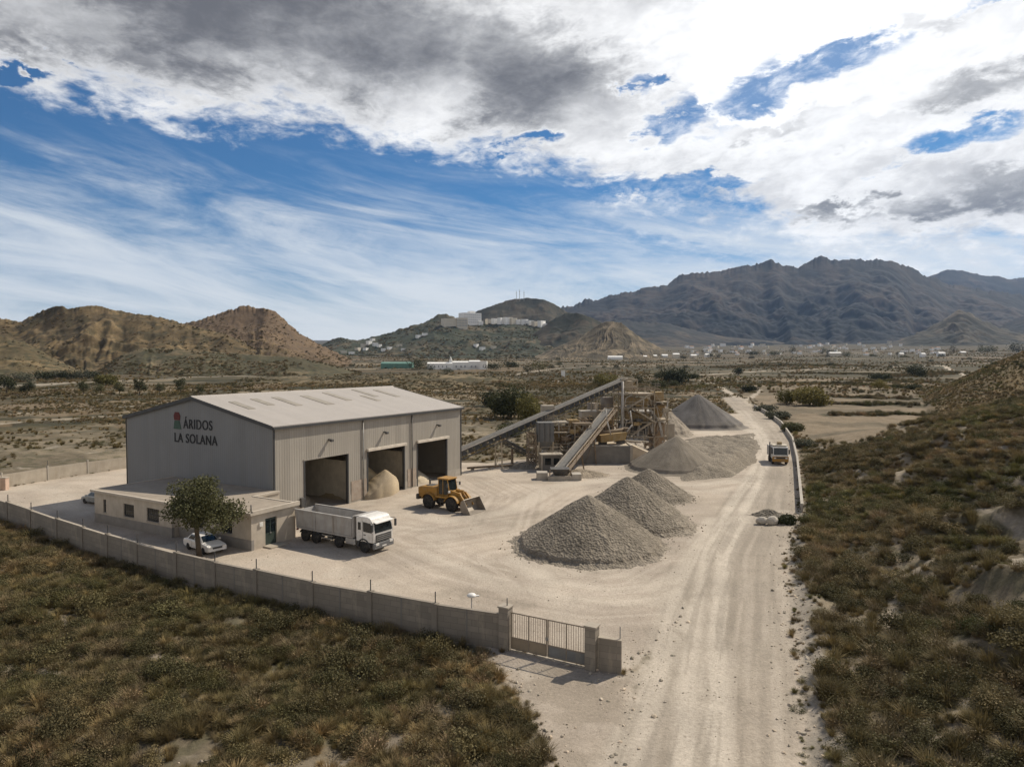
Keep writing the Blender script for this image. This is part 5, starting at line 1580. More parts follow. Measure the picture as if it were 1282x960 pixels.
bd.hexa([(-4.75, 1.12, zf), (2.35, 1.12, zf), (2.35, 1.2, zf), (-4.75, 1.2, zf), (-4.95, 1.16, zt), (2.35, 1.16, zt), (2.35, 1.26, zt), (-4.95, 1.26, zt)])
bd.box(-4.75, 2.35, -1.12, 1.12, zf - .02, zf + .1)
bd.hexa([(-4.85, -1.1, zf), (-4.77, -1.1, zf), (-4.77, 1.1, zf), (-4.85, 1.1, zf), (-5.0, -1.15, zt - .1), (-4.92, -1.15, zt - .1), (-4.92, 1.15, zt - .1), (-5.0, 1.15, zt - .1)])
bd.box(2.352, 2.45, -1.24, 1.24, zf - .1, zt + .28)
bd.hexa([(2.452, -1.2, zt + .2), (3.0, -1.2, zt + .3), (3.0, 1.2, zt + .3), (2.452, 1.2, zt + .2), (2.452, -1.2, zt + .28), (3.0, -1.2, zt + .37), (3.0, 1.2, zt + .37), (2.452, 1.2, zt + .28)])
body = bd.build('dump_body', M_BODY, tr)
for s in (-1, 1):
    MB().hexa([(-4.97, s * 1.262, zt - .02), (2.34, s * 1.262, zt - .02), (2.34, s * 1.33, zt - .02), (-4.97, s * 1.33, zt - .02), (-4.97, s * 1.16, zt + .09), (2.34, s * 1.16, zt + .09), (2.34, s * 1.33, zt + .09), (-4.97, s * 1.33, zt + .09)] if s > 0 else
              [(-4.97, -1.33, zt - .02), (2.34, -1.33, zt - .02), (2.34, -1.262, zt - .02), (-4.97, -1.262, zt - .02), (-4.97, -1.33, zt + .09), (2.34, -1.33, zt + .09), (2.34, -1.16, zt + .09), (-4.97, -1.16, zt + .09)]).build('top_rail', M_BODY, body)
    rb = MB()
    for x in (-4.7, -2.35, -.1, 2.1):
        y0 = s * 1.2; y1 = s * 1.27
        rb.hexa([(x, min(y0, y1 + s * .02), zf), (x + .14, min(y0, y1 + s * .02), zf), (x + .14, max(y0, y1 + s * .02), zf), (x, max(y0, y1 + s * .02), zf),
                 (x, min(y0 + s * .03, y1 + s * .07), zt - .025), (x + .14, min(y0 + s * .03, y1 + s * .07), zt - .025), (x + .14, max(y0 + s * .03, y1 + s * .07), zt - .025), (x, max(y0 + s * .03, y1 + s * .07), zt - .025)])
    rb.box(-4.75, 2.34, min(s * 1.13, s * 1.235), max(s * 1.13, s * 1.235), zf - .18, zf - .022)
    rb.build('side_rib', M_BODY, body)
MB().tube((2.1, 0, .95), (2.2, 0, 2.2), .12).build('tipping_ram', M_STEEL, tr)

# wheel loader
qa, qb = P(537.5, 636), P(566.5, 640)
axv = Vector((.84, -.54, 0)); HL = math.atan2(axv.y, axv.x); lfv = Vector((-axv.y, axv.x, 0))
cen_ = (Vector((qa.x, qa.y, 0)) + Vector((qb.x, qb.y, 0))) / 2 + lfv * 1.0
ld = thing('wheel_loader', 'dusty yellow wheel loader with its bucket lowered in the yard', 'loader', cen_, HL)
for x in (-1.6, 1.6):
    for s in (-1, 1): wheel(ld, x, s * 1.05, .78, .58, s, M_YPAINT)
MB().prism([(-3.25, 1.15), (-.75, 1.0), (-.6, 1.7), (-.65, 2.45), (-2.9, 2.35), (-3.3, 2.2)], 'y', -.95, .95, .09).build('engine_hood', M_YPAINT, ld)
MB().box(-3.45, -3.1, -1.15, 1.15, .85, 1.45, .08).build('counterweight', M_DSTEEL, ld)
MB().box(-2.4, -1.5, -.55, .55, 2.39, 2.44).box(-2.75, -2.6, .35, .5, 2.36, 2.95).build('exhaust', M_DSTEEL, ld)
MB().box(-2.9, .1, -.5, .5, .7, 1.15, .04).build('rear_frame', M_DSTEEL, ld)
cabL = MB().prism([(-.55, 1.55), (.75, 1.55), (.95, 2.1), (.72, 3.3), (-.5, 3.3)], 'y', -.72, .72, .05).build('cab', M_GLASS, ld)
cf = MB()
for s in (-.72, .72):
    for a, b in (((-.55, 1.55), (-.5, 3.3)), ((.75, 1.55), (.95, 2.1)), ((.95, 2.1), (.72, 3.3)), ((.1, 1.6), (.1, 3.3)), ((-.55, 1.6), (.8, 1.6))):
        cf.beam((a[0], s * 1.005, a[1]), (b[0], s * 1.005, b[1]), .075, .075)
cf.build('cab_frame', M_YPAINT, cabL)
MB().box(-.68, .9, -.82, .82, 3.3, 3.46, .05).build('cab_roof', M_YPAINT, cabL)
MB().box(-.6, .95, -1.2, -.73, 1.35, 1.55, .03).box(-.6, .95, .73, 1.2, 1.35, 1.55, .03).build('platform', M_YPAINT, ld)
for s in (-1, 1):
    for x in (-1.6, 1.6):
        pr_ = [(x + .98 * math.cos(w), .78 + .95 * math.sin(w)) for w in [R(d) for d in range(15, 166, 15)]] + [(x + .9 * math.cos(w), .78 + .87 * math.sin(w)) for w in [R(d) for d in range(165, 14, -15)]]
        MB().prism(pr_, 'y', min(s * .75, s * 1.33), max(s * .75, s * 1.33)).build('mudguard', M_YPAINT, ld)
    st_ = MB(); st_.box(.05, .45, min(s * 1.0, s * 1.25), max(s * 1.0, s * 1.25), .55, .6).box(.05, .45, min(s * 1.0, s * 1.25), max(s * 1.0, s * 1.25), .9, .95).box(.03, .06, min(s * 1.0, s * 1.2), max(s * 1.0, s * 1.2), .5, 1.4)
    st_.build('ladder', M_DSTEEL, ld)
    ar = MB(); ar.beam((.95, s * .55, 2.0), (2.3, s * .55, 1.75), .16, .42).beam((2.2, s * .55, 1.8), (3.15, s * .6, .65), .16, .38); ar.build('lift_arm', M_YPAINT, ld)
    MB().tube((1.0, s * .42, 1.05), (2.25, s * .42, 1.55), .09).build('lift_ram', M_STEEL, ld)
    MB().box(1.05, 1.2, s * .95 - .12, s * .95 + .12, 1.95, 2.2, .02).build('work_light', M_LAMP, ld)
MB().prism([(.5, .7), (2.3, .7), (2.35, 1.3), (1.6, 2.05), (.95, 2.1), (.5, 1.3)], 'y', -.6, .6, .05).build('front_frame', M_YPAINT, ld)
MB().beam((1.4, 0, 2.1), (2.4, 0, 2.1), .2, .3).tube((2.2, 0, 2.05), (3.0, 0, 1.2), .09).build('tilt_linkage', M_YPAINT, ld)
bk = MB()
pr_ = [(3.05, .35), (3.0, .9), (3.1, 1.3), (3.45, 1.55), (3.5, 1.5), (3.18, 1.25), (3.1, .9), (3.15, .42), (3.4, .12), (4.35, .04), (4.35, -.02), (3.35, .04)]
bk.prism(pr_, 'y', -1.42, 1.42)
for s in (-1, 1): bk.prism([(3.05, .35), (3.0, .9), (3.1, 1.3), (3.45, 1.55), (4.35, .06), (3.35, .04)], 'y', min(s * 1.422, s * 1.47), max(s * 1.422, s * 1.47))
bk.build('bucket', mat('worn_steel', (.26, .225, .185), .6, .3, dirt=(.36, .31, .25), dirt_amt=.5), ld)
mr_ = MB()
for s in (-1, 1): mr_.beam((.8, s * .75, 2.9), (1.0, s * 1.15, 2.9), .04, .04).box(.95, 1.05, s * 1.15 - .1, s * 1.15 + .1, 2.55, 2.9)
mr_.build('mirrors', M_TRIM, ld)


def car(loc, rz, label, paint, hatch=False):
    c = thing('parked_car', label, 'car', loc, rz)
    LN = 4.3 if not hatch else 4.0; hx = LN / 2
    lower = [(-hx, .45), (-hx + .08, .28), (hx - .15, .25), (hx, .42), (hx, .62), (hx - .2, .76), (.95, .9), (-1.25 if not hatch else -hx + .3, .94), (-hx + .1, .9), (-hx, .75)]
    MB().prism(lower, 'y', -.84, .84, .07, 3).build('body', paint, c, smooth=False)
    g0 = (-1.75 if not hatch else -hx + .15, -1.1 if not hatch else -hx + .55, .35, 1.05)
    gh = MB()
    zb, zt_ = .9, 1.40
    gh.hexa([(g0[0], -.74, zb), (g0[3], -.74, zb), (g0[3], .74, zb), (g0[0], .74, zb), (g0[1], -.58, zt_), (g0[2], -.58, zt_), (g0[2], .58, zt_), (g0[1], .58, zt_)], .05)
    cabn = gh.build('cabin', paint, c)
    def band(p0, p1, z0, z1, name):
        pass
    t0, t1 = .14, .86
    for s in (-1, 1):
        for xa, xb in ((.04, .47), (.52, .96)):
            def pt(fx, fz):
                x0 = g0[0] + (g0[1] - g0[0]) * fz; x1 = g0[3] + (g0[2] - g0[3]) * fz
                return Vector((x0 + (x1 - x0) * (fx * .86 + .07), s * (.74 + (.58 - .74) * fz + .012), zb + (zt_ - zb) * fz))
            a, b, d_, e_ = pt(xa, t0), pt(xb, t0), pt(xb, t1), pt(xa, t1); o_ = Vector((0, s * .012, .004))
            (MB().hexa([a - o_, b - o_, b + o_, a + o_, e_ - o_, d_ - o_, d_ + o_, e_ + o_])).build('side_window', M_GLASS, cabn)
        MB().box(hx - .12, hx + .012, s * .6 - .17, s * .6 + .17, .56, .7, .02).build('headlight', M_LAMP, c)
        MB().box(-hx - .012, -hx + .1, s * .62 - .15, s * .62 + .15, .62, .78, .02).build('tail_light', mat('red_lens', (.25, .02, .015), .3), c)
        MB().box(.68, .86, s * .93 - .09, s * .93 + .09, .92, 1.04, .02).build('mirror', paint, c)
        for x in (-1.28, 1.3): wheel(c, x, s * .76, .31, .2, s, M_ALU)
        for x in (-.62, .28): MB().box(x, x + .012, min(s * .838, s * .846), max(s * .838, s * .846), .34, .88).build('door_seam', M_TRIM, c)
    for (xb_, xt_, nm) in ((g0[3], g0[2], 'windscreen'), (g0[0], g0[1], 'rear_window')):
        sg = 1 if xb_ > 0 else -1
        def pf(fy, fz):
            return Vector((xb_ + (xt_ - xb_) * fz + sg * .012, fy * (.74 + (.58 - .74) * fz) * .9, zb + (zt_ - zb) * fz + .006))
        a, b, d_, e_ = pf(-1, .1), pf(1, .1), pf(1, .9), pf(-1, .9); o_ = Vector((sg * .014, 0, .008))
        MB().hexa([a - o_, b - o_, b + o_, a + o_, e_ - o_, d_ - o_, d_ + o_, e_ + o_]).build(nm, M_GLASS, cabn)
    MB().box(hx - .03, hx + .02, -.42, .42, .5, .66, .01).build('grille', M_TRIM, c)
    MB().box(hx - .1, hx + .04, -.8, .8, .3, .44, .04).build('bumper', paint, c); MB().box(-hx - .04, -hx + .1, -.8, .8, .34, .5, .04).build('bumper', paint, c)
    MB().box(hx + .041, hx + .05, -.24, .24, .33, .42).build('number_plate', M_WPAINT, c)
    return c


qc = P(245, 693)
car((qc.x + .25, qc.y + 1.2, 0), math.atan2(-.62, .78), 'white saloon car parked under the tree beside the office', mat('car_white', (.72, .70, .67), .3, var=.04, dirt=(.42, .37, .3), dirt_amt=.3, coat=.4))
car((-47.6, 79.4, 0), math.atan2(.5, -.86), 'grey hatchback parked behind the left end of the office', mat('car_silver', (.30, .305, .29), .35, .3, var=.05, dirt=(.3, .26, .2), dirt_amt=.3, coat=.4), True)

# small yellow site truck coming down the road
qy = P(980, 581.5)
yt = thing('site_truck', 'small yellow and white truck with dark windscreen on the dirt road', 'truck', (qy.x, qy.y + 2.0, 0), math.atan2(-qy.y, -qy.x) + .18)
for x in (1.3, -1.6):
    for s in (-1, 1): wheel(yt, x, s * 1.0, .5, .36, s)
MB().box(-2.9, 2.0, -.5, .5, .55, .9).build('chassis', M_DSTEEL, yt)
cy = MB().prism([(.55, .85), (2.2, .85), (2.22, 1.5), (2.05, 2.75), (.55, 2.8)], 'y', -1.15, 1.15, .06).build('cab', M_WPAINT, yt)
MB().hexa([(2.2, -1.0, 1.55), (2.235, -1.0, 1.55), (2.235, 1.0, 1.55), (2.2, 1.0, 1.55), (2.06, -.98, 2.6), (2.095, -.98, 2.6), (2.095, .98, 2.6), (2.06, .98, 2.6)]).build('windscreen', M_GLASS, cy)
for s in (-1, 1):
    MB().box(.8, 1.95, min(s * 1.152, s * 1.165), max(s * 1.152, s * 1.165), 1.6, 2.55).build('side_window', M_GLASS, cy)
    MB().box(2.1, 2.25, s * 1.28 - .1, s * 1.28 + .1, 1.7, 2.4).build('mirror', M_TRIM, cy)
    MB().box(2.3, 2.36, s * .85 - .16, s * .85 + .16, .95, 1.15).build('headlight', M_LAMP, yt)
MB().box(2.0, 2.3, -1.2, 1.2, .45, 1.3, .05).build('bumper', M_YPAINT, yt)
MB().box(2.302, 2.33, -.7, .7, .95, 1.2).build('grille', M_TRIM, yt)
MB().box(.5, 1.7, -1.1, 1.1, 2.86, 3.05, .04).build('cab_roof', M_CREAMW, yt)
by_ = MB(); by_.box(-3.0, .4, -1.2, -1.1, 1.0, 2.6).box(-3.0, .4, 1.1, 1.2, 1.0, 2.6).box(-3.0, .4, -1.1, 1.1, 1.0, 1.1).box(.3, .4, -1.1, 1.1, 1.1, 3.0).box(-3.0, -2.9, -1.1, 1.1, 1.1, 2.5)
by_.build('dump_body', M_BODY, yt)
MB().tube((.35, -1.32, .9), (.35, -1.32, 3.35), .1).build('exhaust', M_TRIM, yt)
MB().box(.7, 1.3, -.35, .35, 3.052, 3.5, .05).build('roof_box', mat('dusty_box', (.36, .28, .17), .9), yt)
# ------------------------------------------------------------------ the crushing plant
def V3(q): return Vector((q[0], q[1], q[2] if len(q) > 2 else 0))


def conveyor(name, label, a, b, w, legs, truss_h, mats, hand=False, n_idl=14, skirt=False):
    """belt from a (low) to b (high) on a lattice frame; legs: fractions along"""
    a, b = V3(a), V3(b)
    t = thing(name, label, 'conveyor', (a.x, a.y, 0)); o = Vector((a.x, a.y, 0)); a = a - o; b = b - o
    d = (b - a); ln = d.length; d.normalize(); s = d.cross(Vector((0, 0, 1))).normalized(); up = s.cross(d)
    bl = MB(); n = 10; prof = [(-w / 2, .16), (-w * .25, .02), (w * .25, .02), (w / 2, .16)]
    for k in range(3):
        (u0, z0), (u1, z1) = prof[k], prof[k + 1]
        q = [a + s * u0 + up * (z0 + .1), a + s * u1 + up * (z1 + .1), b + s * u1 + up * (z1 + .1), b + s * u0 + up * (z0 + .1)]
        bl.hexa([q[0] - up * .03, q[1] - up * .03, q[2] - up * .03, q[3] - up * .03] + q)
    bl.build('belt', mats[0], t)
    hw = w / 2 + .14
    for sg in (-1, 1):
        fr = MB()
        e = s * (sg * hw)
        fr.beam(a + e, b + e, .1, .16).beam(a + e - up * truss_h, b + e - up * truss_h, .1, .12)
        k = max(3, int(ln / (truss_h * 1.25)))
        for i in range(k + 1):
            p0 = a + d * (ln * i / k) + e
            fr.beam(p0, p0 - up * truss_h, .06, .06)
            if i < k: fr.beam(p0 - up * truss_h * (i % 2), a + d * (ln * (i + 1) / k) + e - up * truss_h * ((i + 1) % 2), .06, .06)
        fr.build('side_frame', mats[1], t)
    if skirt:
        for sg in (-1, 1):
            sk = MB(); e = s * (sg * (hw - .06)); k = int(ln / 1.3)
            for i in range(k): sk.beam(a + e + d * (ln * i / k) - up * .36, a + e + d * (ln * (i + .72) / k) - up * .36, .03, .5)
            sk.build('side_panel', M_TRIM, t)
    if mats[3] is not None:
        cv = MB(); e = s * (hw + .06)
        cv.hexa([a - e + up * .3, a + e * .0 + up * .62, b + up * .62, b - e + up * .3, a - e + up * .34, a + up * .66, b + up * .66, b - e + up * .34]) if False else None
        cv.beam(a + e + up * .16, b + e + up * .16, .04, .2)
        cv.beam(a - e + up * .16, b - e + up * .16, .04, .2)
        cv.build('side_guard', mats[3], t)
    idl = MB()
    for i in range(n_idl):
        p0 = a + d * (ln * (i + .5) / n_idl); idl.tube(p0 - s * hw - up * .12, p0 + s * hw - up * .12, .06, n=6)
    idl.build('idler_rollers', mats[2], t)
    MB().tube(b - s * (w / 2 + .1), b + s * (w / 2 + .1), .28, n=12).build('head_drum', mats[2], t)
    MB().tube(a - s * (w / 2 + .1), a + s * (w / 2 + .1), .24, n=12).build('tail_drum', mats[2], t)
    if hand:
        hr = MB(); e = s * (hw + .75)
        hr.beam(a + e + up * 1.0, b + e + up * 1.0, .05, .05).beam(a + e * .86 + s * 0 - up * .02, b + e * .86 - up * .02, .5, .04)
        for i in range(9):
            p0 = a + d * (ln * i / 8) + e; hr.beam(p0, p0 + Vector((0, 0, 1.05)), .05, .05)
        hr.build('walkway', mats[2], t)
    for fr_, lean in legs:
        p0 = a + d * (ln * fr_) - up * truss_h
        for sg in (-1, 1):
            lg = MB(); e = s * (sg * hw); zb = 0
            lg.beam(p0 + e, Vector(((p0 + e * 1.25 + d * lean).x, (p0 + e * 1.25 + d * lean).y, zb)), .2, .2)
            lg.build('leg', mats[2], t)
        c = MB(); nn = max(1, int(p0.z / 2.2))
        for i in range(nn):
            z0, z1 = p0.z * i / nn + .1, p0.z * (i + 1) / nn - .1
            c.beam(Vector((p0.x, p0.y, 0)) - s * hw + Vector((0, 0, z0)), Vector((p0.x, p0.y, 0)) + s * hw + Vector((0, 0, z1)), .07, .07)
            c.beam(Vector((p0.x, p0.y, 0)) - s * hw + Vector((0, 0, z1)), Vector((p0.x, p0.y, 0)) + s * hw + Vector((0, 0, z1)), .07, .07)
        c.build('leg_bracing', mats[2], t)
    return t


M_BELTL = mat('dusty_belt', (.215, .20, .175), .9, dirt=(.32, .285, .23), dirt_amt=.6, scale=2)
M_GUARD = mat('pale_sheet', (.42, .39, .35), .65, dirt=(.28, .22, .16), dirt_amt=.5)
hd = PD(782, 474.5, 126)
st0 = SHED_O + U * (L - .6) + V * 1.2
conveyor('long_conveyor', 'long lattice conveyor rising from the shed end to the tall tower', (st0.x, st0.y, 3.0), hd, 1.0,
         [(.22, 0), (.40, 0), (.58, 0), (.78, 0), (.97, 0)], 1.15, (M_BELT, M_DSTEEL, M_DUSTY, M_GUARD), n_idl=30, skirt=True)
conveyor('steep_conveyor', 'wide pale belt conveyor climbing from the ground hopper in front of the plant', (6.6, 96.6, 1.1), PD(763, 512, 119), 1.15,
         [(.30, .6), (.55, .6), (.80, .6), (.96, 0)], .75, (M_BELT, M_OCHRE, M_RUST, M_GUARD), hand=True, n_idl=20)
conveyor('stacker_conveyor', 'short dark conveyor sloping down left of the steel bin', (4.4, 108, .9), PD(632, 551, 109), .7, [(.75, 0)], .5, (M_BELT, M_DSTEEL, M_RUST, None), n_idl=8)
if 0: conveyor('cross_conveyor', 'dusty conveyor running across behind the ochre crusher to the tower', (9.0, 117, 2.6), (21.0, 124, 7.4), .9, [(.3, 0), (.7, 0)], .7, (M_BELT, M_OCHRE, M_DUSTY, M_GUARD), n_idl=12)

hp = thing('feed_hopper', 'low steel feed hopper in concrete surround at the foot of the front conveyor', 'hopper', (6.6, 95.6, 0))
MB().hexa([(-.7, -.6, .55), (.7, -.6, .55), (.7, .7, .55), (-.7, .7, .55), (-1.3, -1.1, 1.5), (1.3, -1.1, 1.5), (1.3, 1.1, 1.5), (-1.3, 1.1, 1.5)]).build('bin', M_DSTEEL, hp)
w_ = MB(); w_.box(-3.2, -1.7, -.9, .9, -.1, 1.0, .04).box(1.6, 2.9, -1.3, .6, -.1, .85, .04).box(-1.7, 1.6, -1.4, -1.15, -.1, .6)
w_.build('surround', M_CONC, hp)
MB().box(-1.5, -1.35, -1.1, -.95, 0, 1.4).box(1.35, 1.5, -1.1, -.95, 0, 1.4).build('support', M_RUST, hp)


def handrail(mb, pts, h=1.05, step=1.6):
    for a, b in zip(pts[:-1], pts[1:]):
        a, b = Vector(a), Vector(b); n = max(1, int((b - a).length / step))
        for i in range(n + 1):
            q = a + (b - a) * i / n; mb.beam(q, q + Vector((0, 0, h)), .05, .05)
        for z in (h, h * .55): mb.beam(a + Vector((0, 0, z)), b + Vector((0, 0, z)), .045, .045)


def frame(mb, x0, x1, y0, y1, z0, z1, levels, r=.13, brace=True):
    for x in (x0, x1):
        for y in (y0, y1): mb.beam((x, y, z0), (x, y, z1), r * 2, r * 2)
    for z in levels:
        mb.beam((x0, y0, z), (x1, y0, z), .16, .22).beam((x0, y1, z), (x1, y1, z), .16, .22).beam((x0, y0, z), (x0, y1, z), .16, .22).beam((x1, y0, z), (x1, y1, z), .16, .22)
    if brace:
        lv = [z0] + list(levels)
        for k, (a, b) in enumerate(zip(lv[:-1], lv[1:])):
            (mb.beam((x0, y0, a), (x1, y0, b), .08, .08) if k % 2 else mb.beam((x1, y0, a), (x0, y0, b), .08, .08))
            mb.beam((x0, y0, a), (x0, y1, b), .08, .08); mb.beam((x1, y0, b), (x1, y1, a), .08, .08)


# dark steel bin on legs
bn = thing('steel_bin', 'dark grey steel storage bin on tall legs beside the long conveyor', 'bin', (5.0, 106.5, 0), .12)
MB().box(-1.15, 1.25, -1.2, 1.2, 4.0, 6.9).hexa([(-.4, -.4, 2.7), (.4, -.4, 2.7), (.4, .4, 2.7), (-.4, .4, 2.7), (-1.15, -1.2, 3.998), (1.25, -1.2, 3.998), (1.25, 1.2, 3.998), (-1.15, 1.2, 3.998)]).build('bin', mat('bin_grey', (.12, .12, .118), .7, dirt=(.26, .215, .16), dirt_amt=.5, streak=True), bn)
rb = MB()
for x in (-1.0, -.2, .6): rb.box(x, x + .1, -1.28, -1.203, 4.05, 6.85)
rb.build('stiffener', M_DSTEEL, bn)
for x in (-1.05, 1.15):
    for y in (-1.1, 1.1): MB().beam((x, y, 0), (x, y, 3.99), .2, .2).build('leg', M_DUSTY, bn)
r_ = MB(); frame(r_, -2.6, -1.5, -1.1, 1.1, 0, 5.2, (1.8, 3.4, 5.1), .07); r_.build('stair_tower', M_RUST, bn)
# control cabin
cb = thing('control_cabin', 'small cabin with pale frame and dark openings under the steel bin', 'cabin', (5.9, 103.4, 0), .1)
c_ = MB()
for x in (-1.6, 1.4):
    for y in (-1.0, 1.0): c_.box(x - .12, x + .12, y - .12, y + .12, 0, 2.3)
c_.box(-1.8, 1.6, -1.2, 1.2, 2.3, 2.5, .02)
c_.build('frame', M_CONCP, cb)
MB().box(-1.45, 1.25, -.85, .85, 0, 2.29).build('wall', M_CONCD, cb)
MB().box(-1.1, -.2, -.88, -.852, .9, 1.9).box(.2, 1.0, -.88, -.852, .9, 1.9).build('window', M_GLASS, cb)
rr_p = MB(); handrail(rr_p, [(-1.75, -1.15, 2.5), (1.55, -1.15, 2.5), (1.55, 1.15, 2.5)]); rr_p.build('handrail', M_DUSTY, cb)

# crusher station, mostly concrete piers with ochre machinery
cr = thing('crusher_station', 'cluster of pale concrete piers with rusty ochre crushing machine behind the front conveyor', 'crusher', (8.0, 113, 0), .1)
pr_ = MB(); pr_.box(-2.6, -1.5, -1.6, 1.6, -.1, 6.2, .05).box(-.3, .8, -1.6, 1.6, -.1, 5.0, .05).box(1.7, 2.6, -1.4, 1.8, -.1, 4.0, .05).box(-2.9, .9, -1.9, 1.9, 6.2, 6.5, .03).box(-3.1, -1.0, .2, 2.0, 6.5, 9.0, .05)
pr_.build('pier', M_CONCP, cr)
MB().box(-1.4, 1.4, -1.3, 1.3, 3.2, 4.6, .08).lathe([(.2, -1.75), (.95, -1.72), (.95, -1.5), (.2, -1.45)], (.6, 0, 4.0), 'y', 18).hexa([(-.6, -.7, 4.6), (1.2, -.7, 4.6), (1.2, .7, 4.6), (-.6, .7, 4.6), (-1.2, -1.2, 5.7), (1.8, -1.2, 5.7), (1.8, 1.2, 5.7), (-1.2, 1.2, 5.7)]).build('crusher_body', M_OCHRE, cr)
d_ = MB(); d_.box(-3.2, 3.2, -2.3, -1.62, 2.85, 2.95).box(.9, 3.4, -1.6, 2.2, 5.05, 5.15); d_.build('deck', M_RUST, cr)
h_ = MB(); handrail(h_, [(-3.2, -2.3, 2.95), (3.2, -2.3, 2.95)]); handrail(h_, [(.9, -1.6, 5.15), (3.4, -1.6, 5.15), (3.4, 2.2, 5.15)]); handrail(h_, [(-2.9, -1.9, 6.5), (.9, -1.9, 6.5)])
h_.build('handrail', M_DUSTY, cr)
fr = MB(); frame(fr, -3.2, 3.3, -2.25, 2.2, 0, 5.0, (2.8, 5.0), .1); frame(fr, 3.3, 4.3, -.5, 2.0, 0, 6.8, (2.0, 4.2, 6.7), .09); fr.build('frame', M_RUST, cr)
ct = MB(); ct.beam((-2.0, -1.8, 4.4), (-3.4, -2.3, 1.6), .5, .35).beam((2.4, -1.8, 4.0), (3.2, -2.6, 1.2), .5, .4); ct.build('chute', M_GUARD, cr)
bx_ = MB(); bx_.box(1.0, 2.9, -.9, 1.3, 5.16, 6.7, .05); bx_.build('motor_housing', M_OCHRE, cr)
lc = thing('concrete_hut', 'pale square concrete hut standing between crusher and tower', 'hut', (13.4, 121, 0), .1)
MB().box(-1.5, 1.5, -1.5, 1.5, 0, 7.4, .05).build('wall', M_CONCP, lc); MB().box(-1.6, 1.6, -1.6, 1.6, 7.402, 7.6).build('roof', M_CONC, lc); MB().box(-.6, .5, -1.53, -1.502, 5.2, 6.6).build('opening', M_DSTEEL, lc)

# raised platform with retaining wall
pf = thing('retaining_platform', 'raised earth platform held by a dark concrete retaining wall', 'platform', (14, 109.8, 0))
MB().box(-4.2, 4.7, -.25, .15, -.2, 2.85).build('front_wall', M_CONCD, pf)
MB().box(4.702, 5.1, -.3, 15, -.2, 2.95).box(5.1, 5.25, .5, 14, -.2, 2.0).build('end_wall', M_CONCP, pf)
MB().box(-4.2, 4.7, .15, 16, -.2, 2.8).build('fill', mat('platform_fill', (.44, .37, .28), .95, bump=.6, scale=.8), pf)
MB().hexa([(5.1, 4, -.2), (11, 6, -.2), (11, 12, -.2), (5.1, 12, -.2), (5.1, 4, 2.7), (11.0, 6, .0), (11.0, 12, .0), (5.1, 12, 2.7)]).build('ramp', mat('platform_fill', (.44, .37, .28)), pf)
# ochre washing machine on the platform
ws_ = thing('screw_washer', 'low ochre screw washer with pale trough on the platform edge', 'machine', (16.2, 112.3, 2.8), .25)
MB().hexa([(-2.2, -.9, .4), (2.0, -.9, .7), (2.0, .9, .7), (-2.2, .9, .4), (-2.4, -1.1, 1.6), (2.2, -1.1, 2.0), (2.2, 1.1, 2.0), (-2.4, 1.1, 1.6)]).build('trough', M_OCHRE, ws_)
MB().tube((-2.6, .2, 1.6), (2.6, .2, 2.3), .35, n=12).box(2.1, 3.0, -.5, .6, 1.6, 2.6, .05).build('screw_drive', M_RUST, ws_)
MB().beam((-1.6, 0, 0), (-1.6, 0, .45), 1.4, .3).beam((1.5, 0, 0), (1.5, 0, .7), 1.4, .3).build('support', M_DSTEEL, ws_)
c_ = MB(); c_.tube((2.2, -.6, 1.8), (3.2, -.8, 3.2), .12).tube((3.2, -.8, 3.2), (2.9, -.6, 5.4), .12).tube((-1.2, -.9, 3.8), (-.6, -1.0, 1.6), .1).tube((-1.2, -.9, 3.8), (-1.3, -.6, 5.6), .1); c_.build('pipe', M_GUARD, ws_)
sb = thing('site_slab', 'pale concrete slab beams lying on the platform right of the washer', 'slab', (19.0, 114.5, 2.82), -.35)
MB().box(-2.0, 2.4, -.5, -.1, 0, .35).box(-1.6, 3.2, .2, .6, 0, .3).build('beam', M_CONCP, sb)

# screening tower
tw = thing('screening_tower', 'tall open steel screening tower with ochre screens and handrails', 'tower', (22.6, 126.5, 0), .12)
fr = MB(); frame(fr, -3.4, 2.6, -2.6, 2.8, 0, 11.2, (2.6, 5.2, 7.8, 10.3), .09); frame(fr, 2.6, 5.2, -2.2, 2.2, 0, 9.2, (2.6, 5.6, 8.8), .1); frame(fr, -3.0, -.4, -2.0, 2.0, 10.3, 13.0, (11.6, 12.9), .08)
fr.build('frame', M_DUSTY, tw)
dk = MB()
for z, x0, x1 in ((5.25, -3.6, 2.9), (7.85, -3.6, 2.9), (10.35, -3.4, 2.6), (5.65, 2.95, 5.6), (8.85, 2.75, 5.4)): dk.box(x0, x1, -2.9, 3.0, z, z + .08)
dk.build('deck', M_DUSTY, tw)
hr = MB()
for z, x0, x1 in ((5.33, -3.6, 2.9), (7.93, -3.6, 2.9), (10.43, -3.4, 2.6), (5.73, 2.95, 5.6), (8.93, 2.75, 5.4)): handrail(hr, [(x0, 2.9, z), (x0, -2.85, z), (x1, -2.85, z), (x1, 2.9, z)])
hr.build('handrail', M_DUSTY, tw)
for (x0, x1, z0, z1) in ((-2.6, 1.8, 8.3, 9.9), (-2.4, 2.0, 5.7, 7.2)):
    MB().hexa([(x0, -1.6, z0), (x1, -1.6, z0 - .5), (x1, 1.6, z0 - .5), (x0, 1.6, z0), (x0, -1.7, z1), (x1, -1.7, z1 - .5), (x1, 1.7, z1 - .5), (x0, 1.7, z1)], .04).build('screen_box', M_OCHRE, tw)
